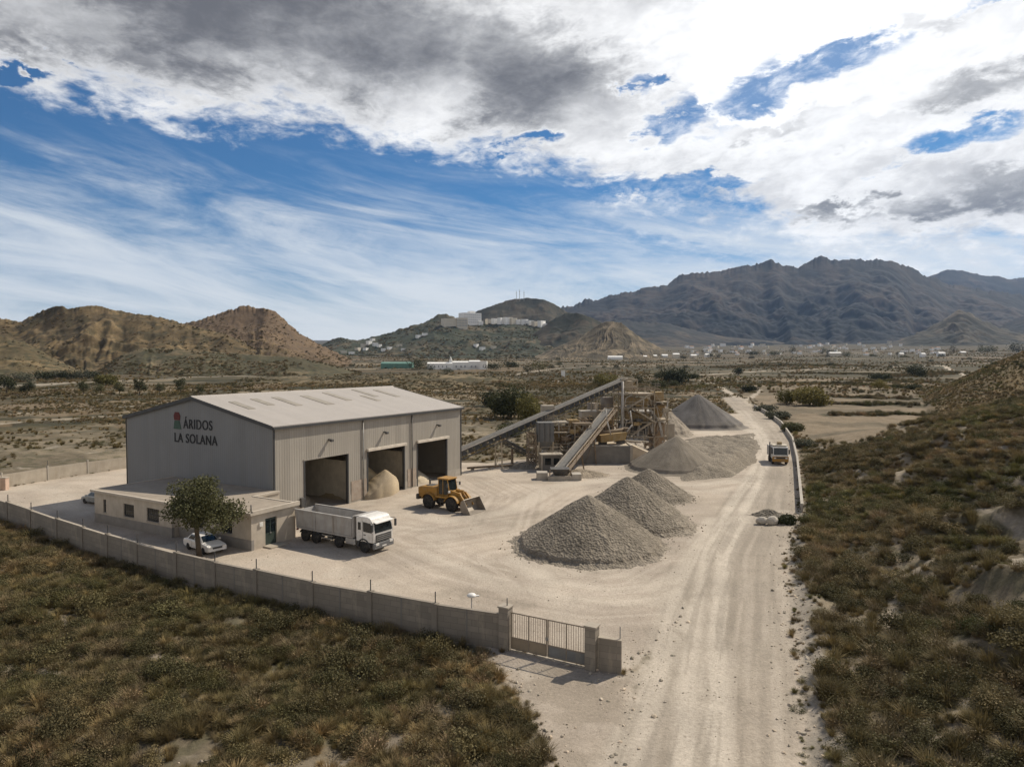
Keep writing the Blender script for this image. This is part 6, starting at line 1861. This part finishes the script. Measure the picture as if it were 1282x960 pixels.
MB().hexa([(3.4, -.7, 5.9), (4.6, -.7, 5.9), (4.6, .7, 5.9), (3.4, .7, 5.9), (2.9, -1.6, 8.4), (5.0, -1.6, 8.4), (5.0, 1.6, 8.4), (2.9, 1.6, 8.4)]).box(3.1, 4.8, -1.3, 1.3, 9.0, 10.6, .05).build('hopper', M_OCHRE, tw)
MB().hexa([(3.0, -1.5, .1), (4.9, -1.5, .1), (4.9, 1.5, .1), (3.0, 1.5, .1), (3.0, -1.5, 5.0), (4.9, -1.5, 5.0), (4.9, 1.5, 5.0), (3.0, 1.5, 5.0)]).build('pier', mat('rust_stained_concrete', (.34, .25, .17), .92, dirt=(.2, .12, .07), dirt_amt=.6, streak=True, scale=.9), tw)
MB().box(-2.8, 1.6, -1.9, 1.9, 2.9, 5.0, .03).build('bin', M_DSTEEL, tw)
c_ = MB()
for x0, z0, x1, z1 in ((-3.0, 5.2, -4.2, 2.9), (1.9, 7.9, 3.2, 5.8), (0, 5.0, -.4, 2.8), (2.0, 5.2, 2.6, 2.8), (3.6, 5.9, 4.2, 2.6)): c_.beam((x0, -1.9, z0), (x1, -2.4, z1), .4, .35)
c_.build('chute', M_GUARD, tw)
st_ = MB()
for z0, z1, sx in ((2.6, 5.25, 1), (5.25, 7.85, -1), (7.85, 10.35, 1)):
    for y in (-3.05, -3.7): st_.beam((-2.6 * sx, y, z0), (1.6 * sx, y, z1), .06, .2)
    for k in range(10): st_.box(*(sorted((-2.6 * sx + 4.2 * sx * k / 10, -2.6 * sx + 4.2 * sx * k / 10 + .25))), -3.68, -3.08, z0 + (z1 - z0) * k / 10 + .08, z0 + (z1 - z0) * k / 10 + .12)
st_.build('stair', M_DUSTY, tw)
MB().box(-3.3, -.9, -1.2, 1.2, 11.0, 12.6, .04).build('head_chute', M_DUSTY, tw)
MB().tube((-3.3, -2.8, 0), (-3.3, -2.8, 12.6), .22, n=10).build('column', M_GUARD, tw)
MB().tube((-5.2, 1.0, 0), (-5.2, 1.0, 9.6), 1.15, n=18).build('silo', mat('brown_silo', (.20, .165, .13), .8, dirt=(.3, .24, .17), dirt_amt=.5, streak=True), tw)
MB().tube((-7.8, .6, 0), (-7.8, .6, 8.6), 1.1, n=18).build('silo', mat('brown_silo', (.20, .165, .13)), tw)

# ribbed concrete bunker behind the tower
bk = thing('concrete_bunker', 'pale low concrete bunker walls between the tower and the silt slope', 'bunker', (28.6, 143, 0), .06)
MB().box(-2.6, 2.6, 0, 5, -.2, 5.6, .05).build('wall', M_CONCP, bk)
for x in (-1.9, .2, 2.2):
    MB().prism([(-1.4, -.2), (-.01, -.2), (-.01, 5.2), (-.4, 5.2)], 'x', x - .25, x + .25).build('buttress', M_CONCP, bk)
MB().box(-2.8, 2.8, -.25, 5.2, 5.602, 5.85).build('rim', M_CONC, bk)
MB().box(2.7, 5.2, .5, 1.0, -.2, 3.2, .04).build('wing_wall', M_CONCP, bk)
gp = thing('gantry', 'rusty steel gantry standing on top of the concrete bunker', 'gantry', (28.3, 144.5, 5.85), .06)
g_ = MB(); frame(g_, -2.2, 2.2, -1.2, 3.0, 0, 4.6, (1.6, 3.2, 4.5), .07); g_.build('frame', M_RUST, gp)
h_ = MB(); handrail(h_, [(-2.3, -1.3, 4.6), (2.3, -1.3, 4.6), (2.3, 3.0, 4.6)]); h_.build('handrail', M_DUSTY, gp)
# pipe along the ground, small plates
pa, pb = P(585, 589), P(690, 582)
pi = thing('ground_pipe', 'long rusty pipe lying on low blocks in front of the conveyor legs', 'pipe', (pa.x, pa.y, 0))
MB().tube((0, 0, .38), tuple(pb - pa + Vector((0, 0, .42))), .16, n=10).build('pipe', M_RUST, pi)
b_ = MB()
for k in range(5): q = (pb - pa) * (k + .3) / 5; b_.box(q.x - .25, q.x + .25, q.y - .25, q.y + .25, -.05, .22)
b_.build('block', M_CONC, pi)
pd_ = thing('lattice_mast', 'thin lattice light mast between the long conveyor and the bin', 'mast', (P(628, 580).x + 4.5, P(628, 580).y + 1, 0))
g_ = MB(); frame(g_, -.35, .35, -.35, .35, 0, 6.4, (1.6, 3.2, 4.8, 6.3), .05); g_.build('frame', M_DUSTY, pd_)
MB().box(-.5, .5, -.6, -.4, 6.35, 6.7).build('flood_light', M_DSTEEL, pd_)

# clutter: pipes, struts, motors and walkways hung on the two big machines
def clutter(parent, x0, x1, y0, y1, z1, seed, n=26):
    q = random.Random(seed)
    for nm, m_, kind in (('pipework', M_GUARD, 0), ('strut', M_RUST, 1), ('cable_tray', M_DSTEEL, 2), ('brace', M_DUSTY, 1)):
        c = MB()
        for k in range(n // 3):
            x = q.uniform(x0, x1); y = q.uniform(y0 - .6, y0 + .4); z = q.uniform(.3, z1 - 1.5)
            if kind == 0:
                b = (x + q.uniform(-.7, .7), y + q.uniform(-.5, .3), z + q.uniform(.8, 2.6)); c.tube((x, y, z), b, q.uniform(.05, .12), n=6); c.tube(b, (b[0] + q.uniform(-1.2, 1.2), b[1], b[2] + q.uniform(-.3, .9)), .07, n=6)
            elif kind == 1: c.beam((x, y, z), (x + q.uniform(-1.5, 1.5), y + q.uniform(-.2, .5), min(z1, z + q.uniform(1.0, 3.2))), .09, .09)
            else: c.beam((x, y, z), (x + q.uniform(1.0, 2.8), y, z + q.uniform(-.2, .4)), .16, .1)
        c.build(nm, m_, parent)
    for k in range(7):
        x = q.uniform(x0, x1); y = q.uniform(y0 - .7, y0); z = q.uniform(.6, z1 - 1.2); s_ = q.uniform(.25, .55)
        MB().box(x - s_, x + s_, y - s_ * .7, y + s_ * .7, z, z + s_ * 1.3, .03).tube((x + s_, y, z + s_ * .6), (x + s_ * 2, y, z + s_ * .6), s_ * .45, n=10).build('motor', (M_OCHRE, M_DSTEEL, M_DUSTY, M_RUST)[k % 4], parent)
    for k in range(2):
        z = q.uniform(2.0, z1 - 1); xa = q.uniform(x0 - .8, x0 + 1); w_ = MB(); w_.box(xa, xa + 3.2, y0 - 1.3, y0 - .6, z, z + .06); handrail(w_, [(xa, y0 - 1.3, z + .06), (xa + 3.2, y0 - 1.3, z + .06)]); w_.build('walkway', M_DUSTY, parent)


clutter(tw, -3.2, 4.8, -2.8, 2.6, 10.2, 1, 36)
clutter(cr, -2.8, 3.2, -2.2, 2.0, 6.0, 2, 33)
for k, (x, y, h_, lab) in enumerate(((11.2, 111.5, 6.2, 'thin dusty platform frame close behind the front conveyor'), (16.4, 119, 7.6, 'thin dusty platform frame left of the screening tower'))):
    t_ = thing('platform_frame', lab, 'frame', (x, y, 0), .1)
    fr = MB(); frame(fr, -1.3, 1.3, -1.1, 1.1, 0, h_, (h_ * .35, h_ * .68, h_), .07); fr.build('frame', (M_DUSTY, M_RUST)[k], t_)
    d_ = MB(); d_.box(-1.5, 1.5, -1.3, 1.3, h_ * .68, h_ * .68 + .07).box(-1.5, 1.5, -1.3, 1.3, h_ + .1, h_ + .17); d_.build('deck', M_RUST, t_)
    h2 = MB(); handrail(h2, [(-1.5, 1.3, h_ + .17), (-1.5, -1.3, h_ + .17), (1.5, -1.3, h_ + .17), (1.5, 1.3, h_ + .17)]); h2.build('handrail', M_OCHRE, t_)
    MB().hexa([(-.3, -.3, h_ * .68 - 1.2), (.3, -.3, h_ * .68 - 1.2), (.3, .3, h_ * .68 - 1.2), (-.3, .3, h_ * .68 - 1.2), (-.9, -.8, h_ * .68 - .1), (.9, -.8, h_ * .68 - .1), (.9, .8, h_ * .68 - .1), (-.9, .8, h_ * .68 - .1)]).build('hopper', M_DSTEEL, t_)
    MB().tube((-.5, 0, h_ * .7), (-.5, 0, h_), .4, n=12).box(.1, 1.0, -.5, .5, h_ * .7, h_ * .7 + .9, .04).build('motor', M_OCHRE, t_)

# ------------------------------------------------------------------ trees and bushes
LEAF = {'olive': leaf_mat('leaf_olive', (.052, .056, .026), (.115, .115, .058), .22),
        'dark': leaf_mat('leaf_dark', (.022, .028, .014), (.058, .064, .032), .18),
        'yellow': leaf_mat('leaf_yellow', (.085, .08, .026), (.19, .165, .058), .25),
        'grey': leaf_mat('leaf_grey', (.07, .074, .048), (.145, .142, .10), .2)}


def crown_blobs(w, h, z0, seed, n=9, low=False):
    if low:
        q = random.Random(seed); L_ = [(0, 0, z0 + h * .36, w * .36, w * .36, h * .44)]
        for k in range(n):
            a = 6.283 * k / n + q.uniform(-.4, .4); d = w * .5 * q.uniform(.35, .8); r = w * q.uniform(.14, .25)
            zz = z0 + h * q.uniform(.06, .66) * (1 - .45 * d / (w * .5)); L_.append((math.cos(a) * d, math.sin(a) * d, zz, r, r, min(h * .36, r * q.uniform(.8, 1.3))))
        return L_
    q = random.Random(seed); L_ = [(0, 0, z0 + h * .5, w * .30, w * .30, h * .36)]
    for k in range(n):
        a = 6.283 * k / n + q.uniform(-.3, .3); d = w * .5 * q.uniform(.3, .8); zz = z0 + h * q.uniform(.18, .9)
        s = 1 - abs((zz - z0) / h - .42) * .8
        r = w * q.uniform(.12, .25) * s
        L_.append((math.cos(a) * d * s, math.sin(a) * d * s, zz, r, r, r * q.uniform(.75, 1.0) * min(1.3, h / w + .2)))
    return L_


def tree(name, label, cat, loc, h, w, kind, seed, nl=900, leaf=.3, trunk_h=None, group=None, limbs=5, nb=9):
    t = thing(name, label, cat, loc, rnd.uniform(0, 6.28), group)
    th_ = h * .28 if trunk_h is None else trunk_h
    low = th_ < .2 * h
    bl = crown_blobs(w, h - th_ * .85, th_ * .85, seed, nb, low)
    v, f_ = leaves(nl, bl, leaf, seed, .45)
    o = np_mesh('crown', v, f_, [LEAF[kind]], False, parent=t)
    tk = MB(); r = max(.05, h * .028)
    q = random.Random(seed); bend = Vector((q.uniform(-.1, .1) * h, q.uniform(-.1, .1) * h, th_ * 1.3))
    tk.tube((0, 0, -.2), tuple(bend * .5), r * 1.25, r, 8).tube(tuple(bend * .5), tuple(bend), r, r * .8, 8)
    for k in range(limbs):
        b = bl[1 + k % (len(bl) - 1)]
        tk.tube(tuple(bend * .92), (b[0] * .8, b[1] * .8, b[2]), r * .55, r * .18, 6)
    tk.build('trunk' if th_ > .4 else 'stem', M_BARK, t, True)
    return t


q = P(250, 697)
tree('broadleaf_tree', 'leafy dark green tree beside the office over the white car', 'tree', (q.x, q.y, 0), 6.7, 6.9, 'olive', 8, 12000, .2, 2.7, nb=24, limbs=9)


def at_g(px, py): return G(px, py)


def bush(px, py, wpx, hpx, kind, label, seed, name='bush', cat='bush', group=None, nl=None, th=.15):
    g_ = at_g(px, py); d = g_.y; w = 1.3 * wpx * d / F_PX; h = 1.2 * hpx * d / F_PX
    return tree(name, label, cat, (g_.x, g_.y, g_.z - .1), h, w, kind, seed, int((nl or 900) * 1.6), max(.2, w * .06), th * h, group, 4, 12)


BG = 'bushes on the flat land'
bush(638, 524, 46, 44, 'olive', 'big dark green bush mass behind the long conveyor and shed', 201, 'large_bush', 'bush', BG, 2000)
bush(661, 531, 34, 42, 'yellow', 'yellow green bush leaning on the big dark bush by the conveyor', 202, 'large_bush', 'bush', BG, 1500)
bush(620, 509, 28, 22, 'dark', 'low dark bush at left of the big bush mass behind the shed', 203, 'large_bush', 'bush', BG, 1100)
bush(638, 545, 30, 16, 'olive', 'low olive bush at the foot of the big bush mass', 204, 'large_bush', 'bush', BG, 900)
bush(985, 506, 22, 20, 'yellow', 'left of two yellow green bushes on the pale terrace right of the road', 205, group=BG, nl=1500)
bush(1013, 507, 36, 22, 'yellow', 'right wider one of two yellow green bushes on the pale terrace', 206, group=BG, nl=1900)
bush(846, 480, 30, 20, 'dark', 'round dark bush above the bunker top in the middle distance', 207, group=BG, nl=1500)
bush(844, 484, 12, 9, 'olive', 'small yellowish bush below the round dark bush', 208, group=BG)
bush(826, 485, 18, 9, 'olive', 'low olive bush left of the round dark bush', 209, group=BG)
bush(826, 474, 12, 10, 'olive', 'grey green bush over the tower top left of the dark bush', 210, group=BG)
bush(757, 483, 26, 16, 'yellow', 'wide yellow green bush behind the head of the long conveyor', 211, group=BG, nl=1200)
bush(800, 482, 10, 14, 'dark', 'narrow dark bush right behind the conveyor head', 212, group=BG)
bush(869, 474, 14, 7, 'dark', 'low dark bush right of the round dark bush', 213, group=BG)
bush(924, 470, 12, 11, 'dark', 'dark bush beside the road bend far off', 214, group=BG)
bush(1101, 488, 15, 13, 'yellow', 'bright yellow green bush on the bank right of the terraces', 215, group=BG)
bush(1102, 476, 22, 10, 'dark', 'low dark bush behind the bright bush on the terraces', 216, group=BG)
bush(1147, 471, 20, 16, 'dark', 'large dark bush near the tip of the second right hill', 217, group=BG)
bush(1143, 487, 16, 7, 'olive', 'low olive bush on the terrace bank near the right hill', 218, group=BG)
bush(1070, 489, 7, 5, 'dark', 'tiny dark bush left of the bright terrace bush', 219, group=BG)
bush(974, 524, 26, 10, 'grey', 'grey brown thicket behind the low wall below the terrace', 220, group=BG, nl=1800)
bush(992, 540, 26, 12, 'olive', 'olive thicket behind the bend of the roadside wall', 221, group=BG, nl=1500)
bush(1006, 560, 22, 12, 'grey', 'grey thicket right of the yellow truck behind the roadside wall', 222, group=BG, nl=1300)
bush(958, 514, 22, 8, 'grey', 'grey thicket right of the road fork behind the low wall', 223, group=BG, nl=1100)
bush(938, 490, 18, 8, 'dark', 'dark scrub clump left of the road fork', 224, group=BG, nl=900)
bush(132, 481, 26, 12, 'yellow', 'wide flat yellow green bush at the foot of the dark mound', 225, group=BG, nl=1200)
bush(985, 655, 22, 12, 'dark', 'dark green bush right of the pale boulders', 226, group=BG, nl=1300)
rowx = [(8, 494, 22, 22), (35, 494, 16, 14), (104, 495, 14, 15), (125, 494, 11, 11), (149, 494, 13, 13), (175, 495, 17, 17), (200, 494, 12, 12), (226, 494, 15, 17), (250, 494, 11, 11)]
ordn = ['first', 'second', 'third', 'fourth', 'fifth', 'sixth', 'seventh', 'eighth', 'ninth']
for k, (a, b, w, h) in enumerate(rowx):
    bush(a, b, w, h + 1, 'olive' if k > 1 else 'dark', '%s round olive tree from the left in the row beyond the fence' % ordn[k], 300 + k, 'olive_tree', 'tree', 'row of round olive trees', 900, .22)
TG = 'dark shrubs along the foot of the brown hills'
for k, (a, b, w, h) in enumerate(((28, 478, 22, 13), (52, 475, 20, 11), (70, 474, 20, 11), (86, 474, 20, 12), (104, 474, 20, 12), (118, 473, 14, 9), (-12, 480, 26, 14), (302, 442, 20, 9), (322, 440, 14, 6))):
    bush(a, b, w, h, 'dark' if k % 2 else 'grey', 'dark shrub in the line along the foot of the brown hills', 330 + k, 'shrub', 'shrub', TG, 700)
FG = 'dark trees scattered on the far plain'
gq = random.Random(5)
spots = [(522, 462, 18, 14), (538, 464, 11, 9), (500, 460, 12, 6), (618, 463, 16, 9), (640, 460, 18, 9), (676, 466, 18, 16), (660, 466, 12, 9), (690, 461, 8, 5), (700, 457, 8, 5), (1193, 441, 7, 11), (1227, 440, 6, 11), (1236, 441, 16, 9),
         (1272, 441, 16, 14), (1040, 445, 12, 8), (1060, 446, 10, 6), (1128, 446, 10, 6), (992, 443, 8, 14), (1030, 443, 8, 9), (890, 447, 8, 5), (855, 449, 8, 4), (798, 447, 4, 10), (803, 448, 3, 9), (943, 445, 12, 6), (970, 445, 12, 6), (408, 450, 10, 7), (355, 461, 24, 8), (390, 458, 14, 6), (320, 465, 18, 6), (440, 459, 8, 4), (560, 466, 12, 6)]
for _ in range(34): spots.append((gq.uniform(640, 1282), gq.uniform(445, 462), gq.uniform(4, 9), gq.uniform(3, 5)))
for k, (a, b, w, h) in enumerate(spots):
    bush(a, b, w, h, ('dark', 'dark', 'olive')[k % 3], 'dark tree or bush scattered on the far plain', 400 + k, 'far_tree', 'tree', FG, 420)

# ------------------------------------------------------------------ far buildings and masts
def house(loc, w, d, h, rz, m, label, group=None, name='house', roof=None, win=True, cat='house'):
    o = thing(name, label, cat, loc, rz, group)
    MB().box(-w / 2, w / 2, -d / 2, d / 2, -4, h).build('wall', m, o)
    if roof: MB().prism([(-d / 2 - .3, h + .003), (d / 2 + .3, h + .003), (0, h + d * .22)], 'x', -w / 2 - .3, w / 2 + .3).build('roof', roof, o)
    else: MB().box(-w / 2 - .15, w / 2 + .15, -d / 2 - .15, d / 2 + .15, h + .003, h + .4).build('roof', m, o)
    if win:
        n = max(1, int(w / 4)); wb = MB()
        for k in range(n):
            x = -w / 2 + w * (k + .5) / n
            for z in np.arange(1.0, h - 1.2, 3.0): wb.box(x - .6, x + .6, -d / 2 - .06, -d / 2 - .003, z, z + 1.4)
        wb.build('window', M_GLASS, o)
    return o


def on_hill(key, px, py):
    h_ = HILLS[key]; m_ = h_['T'] < .98
    x_, y_, z_ = h_['X'][m_], h_['Y'][m_], h_['Z'][m_]
    cp, sp = math.cos(PITCH), math.sin(PITCH)
    dep = y_ * cp - (z_ - CAM_H) * sp; upv = y_ * sp + (z_ - CAM_H) * cp
    u_ = CX + F_PX * x_ / dep; v_ = CY - F_PX * upv / dep
    k = np.argmin((u_ - px) ** 2 + (v_ - py) ** 2)
    return Vector((x_[k], y_[k], z_[k]))


VG = 'white houses of the hill village'
q = on_hill('village', 585, 405)
s_ = q.y / F_PX
ht = thing('hotel_block', 'large white hotel block with stepped towers on the village hill crest', 'hotel', q, .55)
MB().box(-9 * s_, 16 * s_, -7 * s_, 7 * s_, -3 * s_, 13 * s_).build('main_block', M_WHITEW, ht)
MB().box(2 * s_, 9 * s_, -4 * s_, 4 * s_, 13 * s_, 15.5 * s_).build('tower', M_WHITEW, ht)
MB().box(11 * s_, 17.5 * s_, -9 * s_, -7.05 * s_, -6 * s_, 3 * s_).build('wing', M_WHITEW, ht)
wb = MB()
for i in range(8):
    for j in range(4): wb.box((-8 + i * 3) * s_, (-6.6 + i * 3) * s_, -7.12 * s_, -7.02 * s_, (1 + j * 3) * s_, (2.1 + j * 3) * s_)
wb.build('window', mat('shade_window', (.30, .31, .33), .6), ht)
q = on_hill('village', 569, 408)
sb_ = thing('apartment_block', 'cream terraced apartment block just left below the white hotel', 'building', q, .45)
MB().box(-15 * s_, 0, -6 * s_, 6 * s_, -4 * s_, 8 * s_).box(.02, 14 * s_, -8 * s_, 4 * s_, -5 * s_, 9 * s_).build('wall', M_CREAMW, sb_)
wb = MB()
for i in range(7):
    for j in range(3): wb.box((.6 + i * 1.9) * s_, (1.6 + i * 1.9) * s_, -8.1 * s_, -8.02 * s_, (-1 + j * 3) * s_, (.6 + j * 3) * s_)
wb.build('window', mat('shade_window', (.30, .31, .33), .6), sb_)
gq = random.Random(11)
hs = [(612, 399, 7, 4), (620, 398, 8, 4), (628, 399, 9, 5), (636, 398, 10, 6), (642, 401, 8, 5), (650, 400, 7, 4), (656, 403, 8, 5), (664, 405, 7, 4), (670, 404, 8, 4), (678, 406, 9, 5), (684, 405, 6, 3), (648, 404, 6, 4),
      (455, 434, 5, 3), (462, 430, 5, 3), (466, 427, 4, 3), (470, 432, 5, 3), (448, 438, 5, 3), (458, 437, 4, 2), (475, 433, 4, 2), (488, 436, 4, 2), (500, 433, 5, 2), (505, 438, 4, 2), (524, 421, 5, 2), (532, 419, 5, 2), (430, 441, 6, 2), (440, 442, 5, 2), (480, 438, 4, 2), (604, 436, 5, 2), (618, 435, 4, 2), (596, 433, 4, 2)]
for k, (a, b, w, h) in enumerate(hs):
    q = on_hill('village', a, b + 1); s_ = q.y / F_PX
    house(q, 1.2 * w * s_, 5 * s_, 1.35 * h * s_, gq.uniform(.4, 1.1), M_WHITEW if k % 4 else M_CREAMW, 'small white house among the village houses on the dark hill', VG, 'village_house', win=False)
PG = 'pale houses scattered on the plain below the mountain'
spots = [(gq.uniform(860, 1180), gq.uniform(433, 445)) for _ in range(92)] + [(gq.uniform(1000, 1130), gq.uniform(430, 438)) for _ in range(16)]
for k, (a, b) in enumerate(spots):
    q = G(a, b); s_ = q.y / F_PX
    house(q, gq.uniform(3, 7) * s_, 3 * s_, gq.uniform(1.8, 3.4) * s_, gq.uniform(.3, 1.2), (M_WHITEW, M_WHITEW, M_CREAMW)[k % 3], 'small pale house scattered on the plain at the mountain foot', PG, 'far_house', None if k % 3 else M_TILE, False)
WG = 'white farm sheds below the eroded hill'
for k, (a, b, w, h, c) in enumerate(((770, 450, 18, 3.2, 0), (806, 449.5, 7, 3.2, 0), (818, 449, 8, 3.5, 1), (832, 448.8, 7, 4, 0), (846, 448.5, 8, 5, 1), (868, 448, 7, 3, 1), (885, 447, 5, 3, 0), (1045, 446, 14, 4, 1), (1178, 446, 8, 4, 0), (1155, 447, 5, 4, 0), (1205, 443, 6, 2, 1), (1128, 447, 5, 4, 1))):
    q = G(a, b); s_ = q.y / F_PX
    house(q, w * s_, 6 * s_, h * s_, gq.uniform(-.1, .1), M_WHITEW if not c else M_CREAMW, '%s long low white shed from the left on the plain below the eroded hill' % ordn[k] if k < 5 else 'low pale farm building on the plain right of the eroded hill', WG, 'farm_shed', M_WHITEW, False, 'building')
q = G(575, 463); s_ = q.y / F_PX
fm = thing('white_farmhouse', 'long white farmhouse with a small bell tower behind the shed roof', 'farmhouse', q, -.05)
MB().box(-40 * s_, -8 * s_, -4 * s_, 6 * s_, -2, 8 * s_).box(-7.98 * s_, 12 * s_, -2 * s_, 6 * s_, -2, 9.5 * s_).box(12.02 * s_, 26 * s_, -1 * s_, 6 * s_, -2, 10.5 * s_).box(26.02 * s_, 35 * s_, -6 * s_, 4 * s_, -2, 11 * s_).build('wall', M_WHITEW, fm)
MB().prism([(-2.2 * s_, 9.51 * s_), (6.2 * s_, 9.51 * s_), (2 * s_, 11 * s_)], 'x', -7.9 * s_, 12 * s_).prism([(-1.2 * s_, 10.51 * s_), (6.2 * s_, 10.51 * s_), (2.5 * s_, 12 * s_)], 'x', 12.1 * s_, 26 * s_).prism([(-4.2 * s_, 8.01 * s_), (6.2 * s_, 8.01 * s_), (1 * s_, 9.6 * s_)], 'x', -40 * s_, -8.1 * s_).build('roof', M_WHITEW, fm)
MB().box(-13 * s_, -9 * s_, 0, 3 * s_, 8.02 * s_, 12 * s_).prism([(-12.5 * s_, 12.02 * s_), (-9.5 * s_, 12.02 * s_), (-11 * s_, 16.5 * s_)], 'y', .2 * s_, 2.8 * s_).build('bell_tower', M_WHITEW, fm)
wb = MB()
for x in (-36, -31, -26, -21, -16, -4, 2, 7, 15, 20, 30): wb.box(x * s_, (x + 1.2) * s_, -6.1 * s_ if x > 26 else -4.1 * s_, -6.02 * s_ if x > 26 else (-4.02 if x < -8 else -1.1 if x > 12 else -2.02) * s_, 3 * s_, 5.5 * s_)
wb.build('window', mat('shade_window', (.30, .31, .33), .6), fm)
q = G(498, 461); s_ = q.y / F_PX
gh = thing('greenhouse', 'green net greenhouse left of the white farmhouse', 'greenhouse', q, -.05)
gm = mat('green_net', (.115, .225, .185), .8, dirt=(.2, .3, .26), dirt_amt=.5)
g_ = MB()
for k in range(6): g_.prism([(-6 * s_, -2), (6 * s_, -2), (6 * s_, 6 * s_), (0, 8 * s_), (-6 * s_, 6 * s_)], 'x', (-20 + k * 6.6) * s_, (-13.6 + k * 6.6) * s_)
g_.build('net_cover', gm, gh)
q = G(705, 472); s_ = q.y / F_PX
hh = thing('white_hut', 'tiny tall white hut standing alone on the plain', 'hut', q)
MB().box(-2.2 * s_, 2.2 * s_, -2 * s_, 2 * s_, -1, 8 * s_).build('wall', M_WHITEW, hh); MB().box(-2.5 * s_, 2.5 * s_, -2.3 * s_, 2.3 * s_, 8.003 * s_, 8.6 * s_).build('roof', M_CREAMW, hh)
for k, (px_, top) in enumerate(((646.5, 364), (650.5, 362), (656, 364))):
    q = PD(px_, 375, 2880); e = PD(px_, top, 2880)
    ms = thing('radio_mast', '%s thin radio mast on the dark hilltop' % ('leftmost', 'middle', 'rightmost')[k], 'mast', q, 0, 'radio masts on the hilltop')
    hgt = e.z - q.z; MB().tube((0, 0, -6), (0, 0, hgt), 1.1, .5, 6).build('pole', M_STEEL, ms)
    MB().box(-1.8, 1.8, -.6, .6, hgt * .72, hgt * .8).box(-1.5, 1.5, -.6, .6, hgt * .5, hgt * .55).build('antenna', M_STEEL, ms)
for k, px_ in enumerate((174,)):
    pass
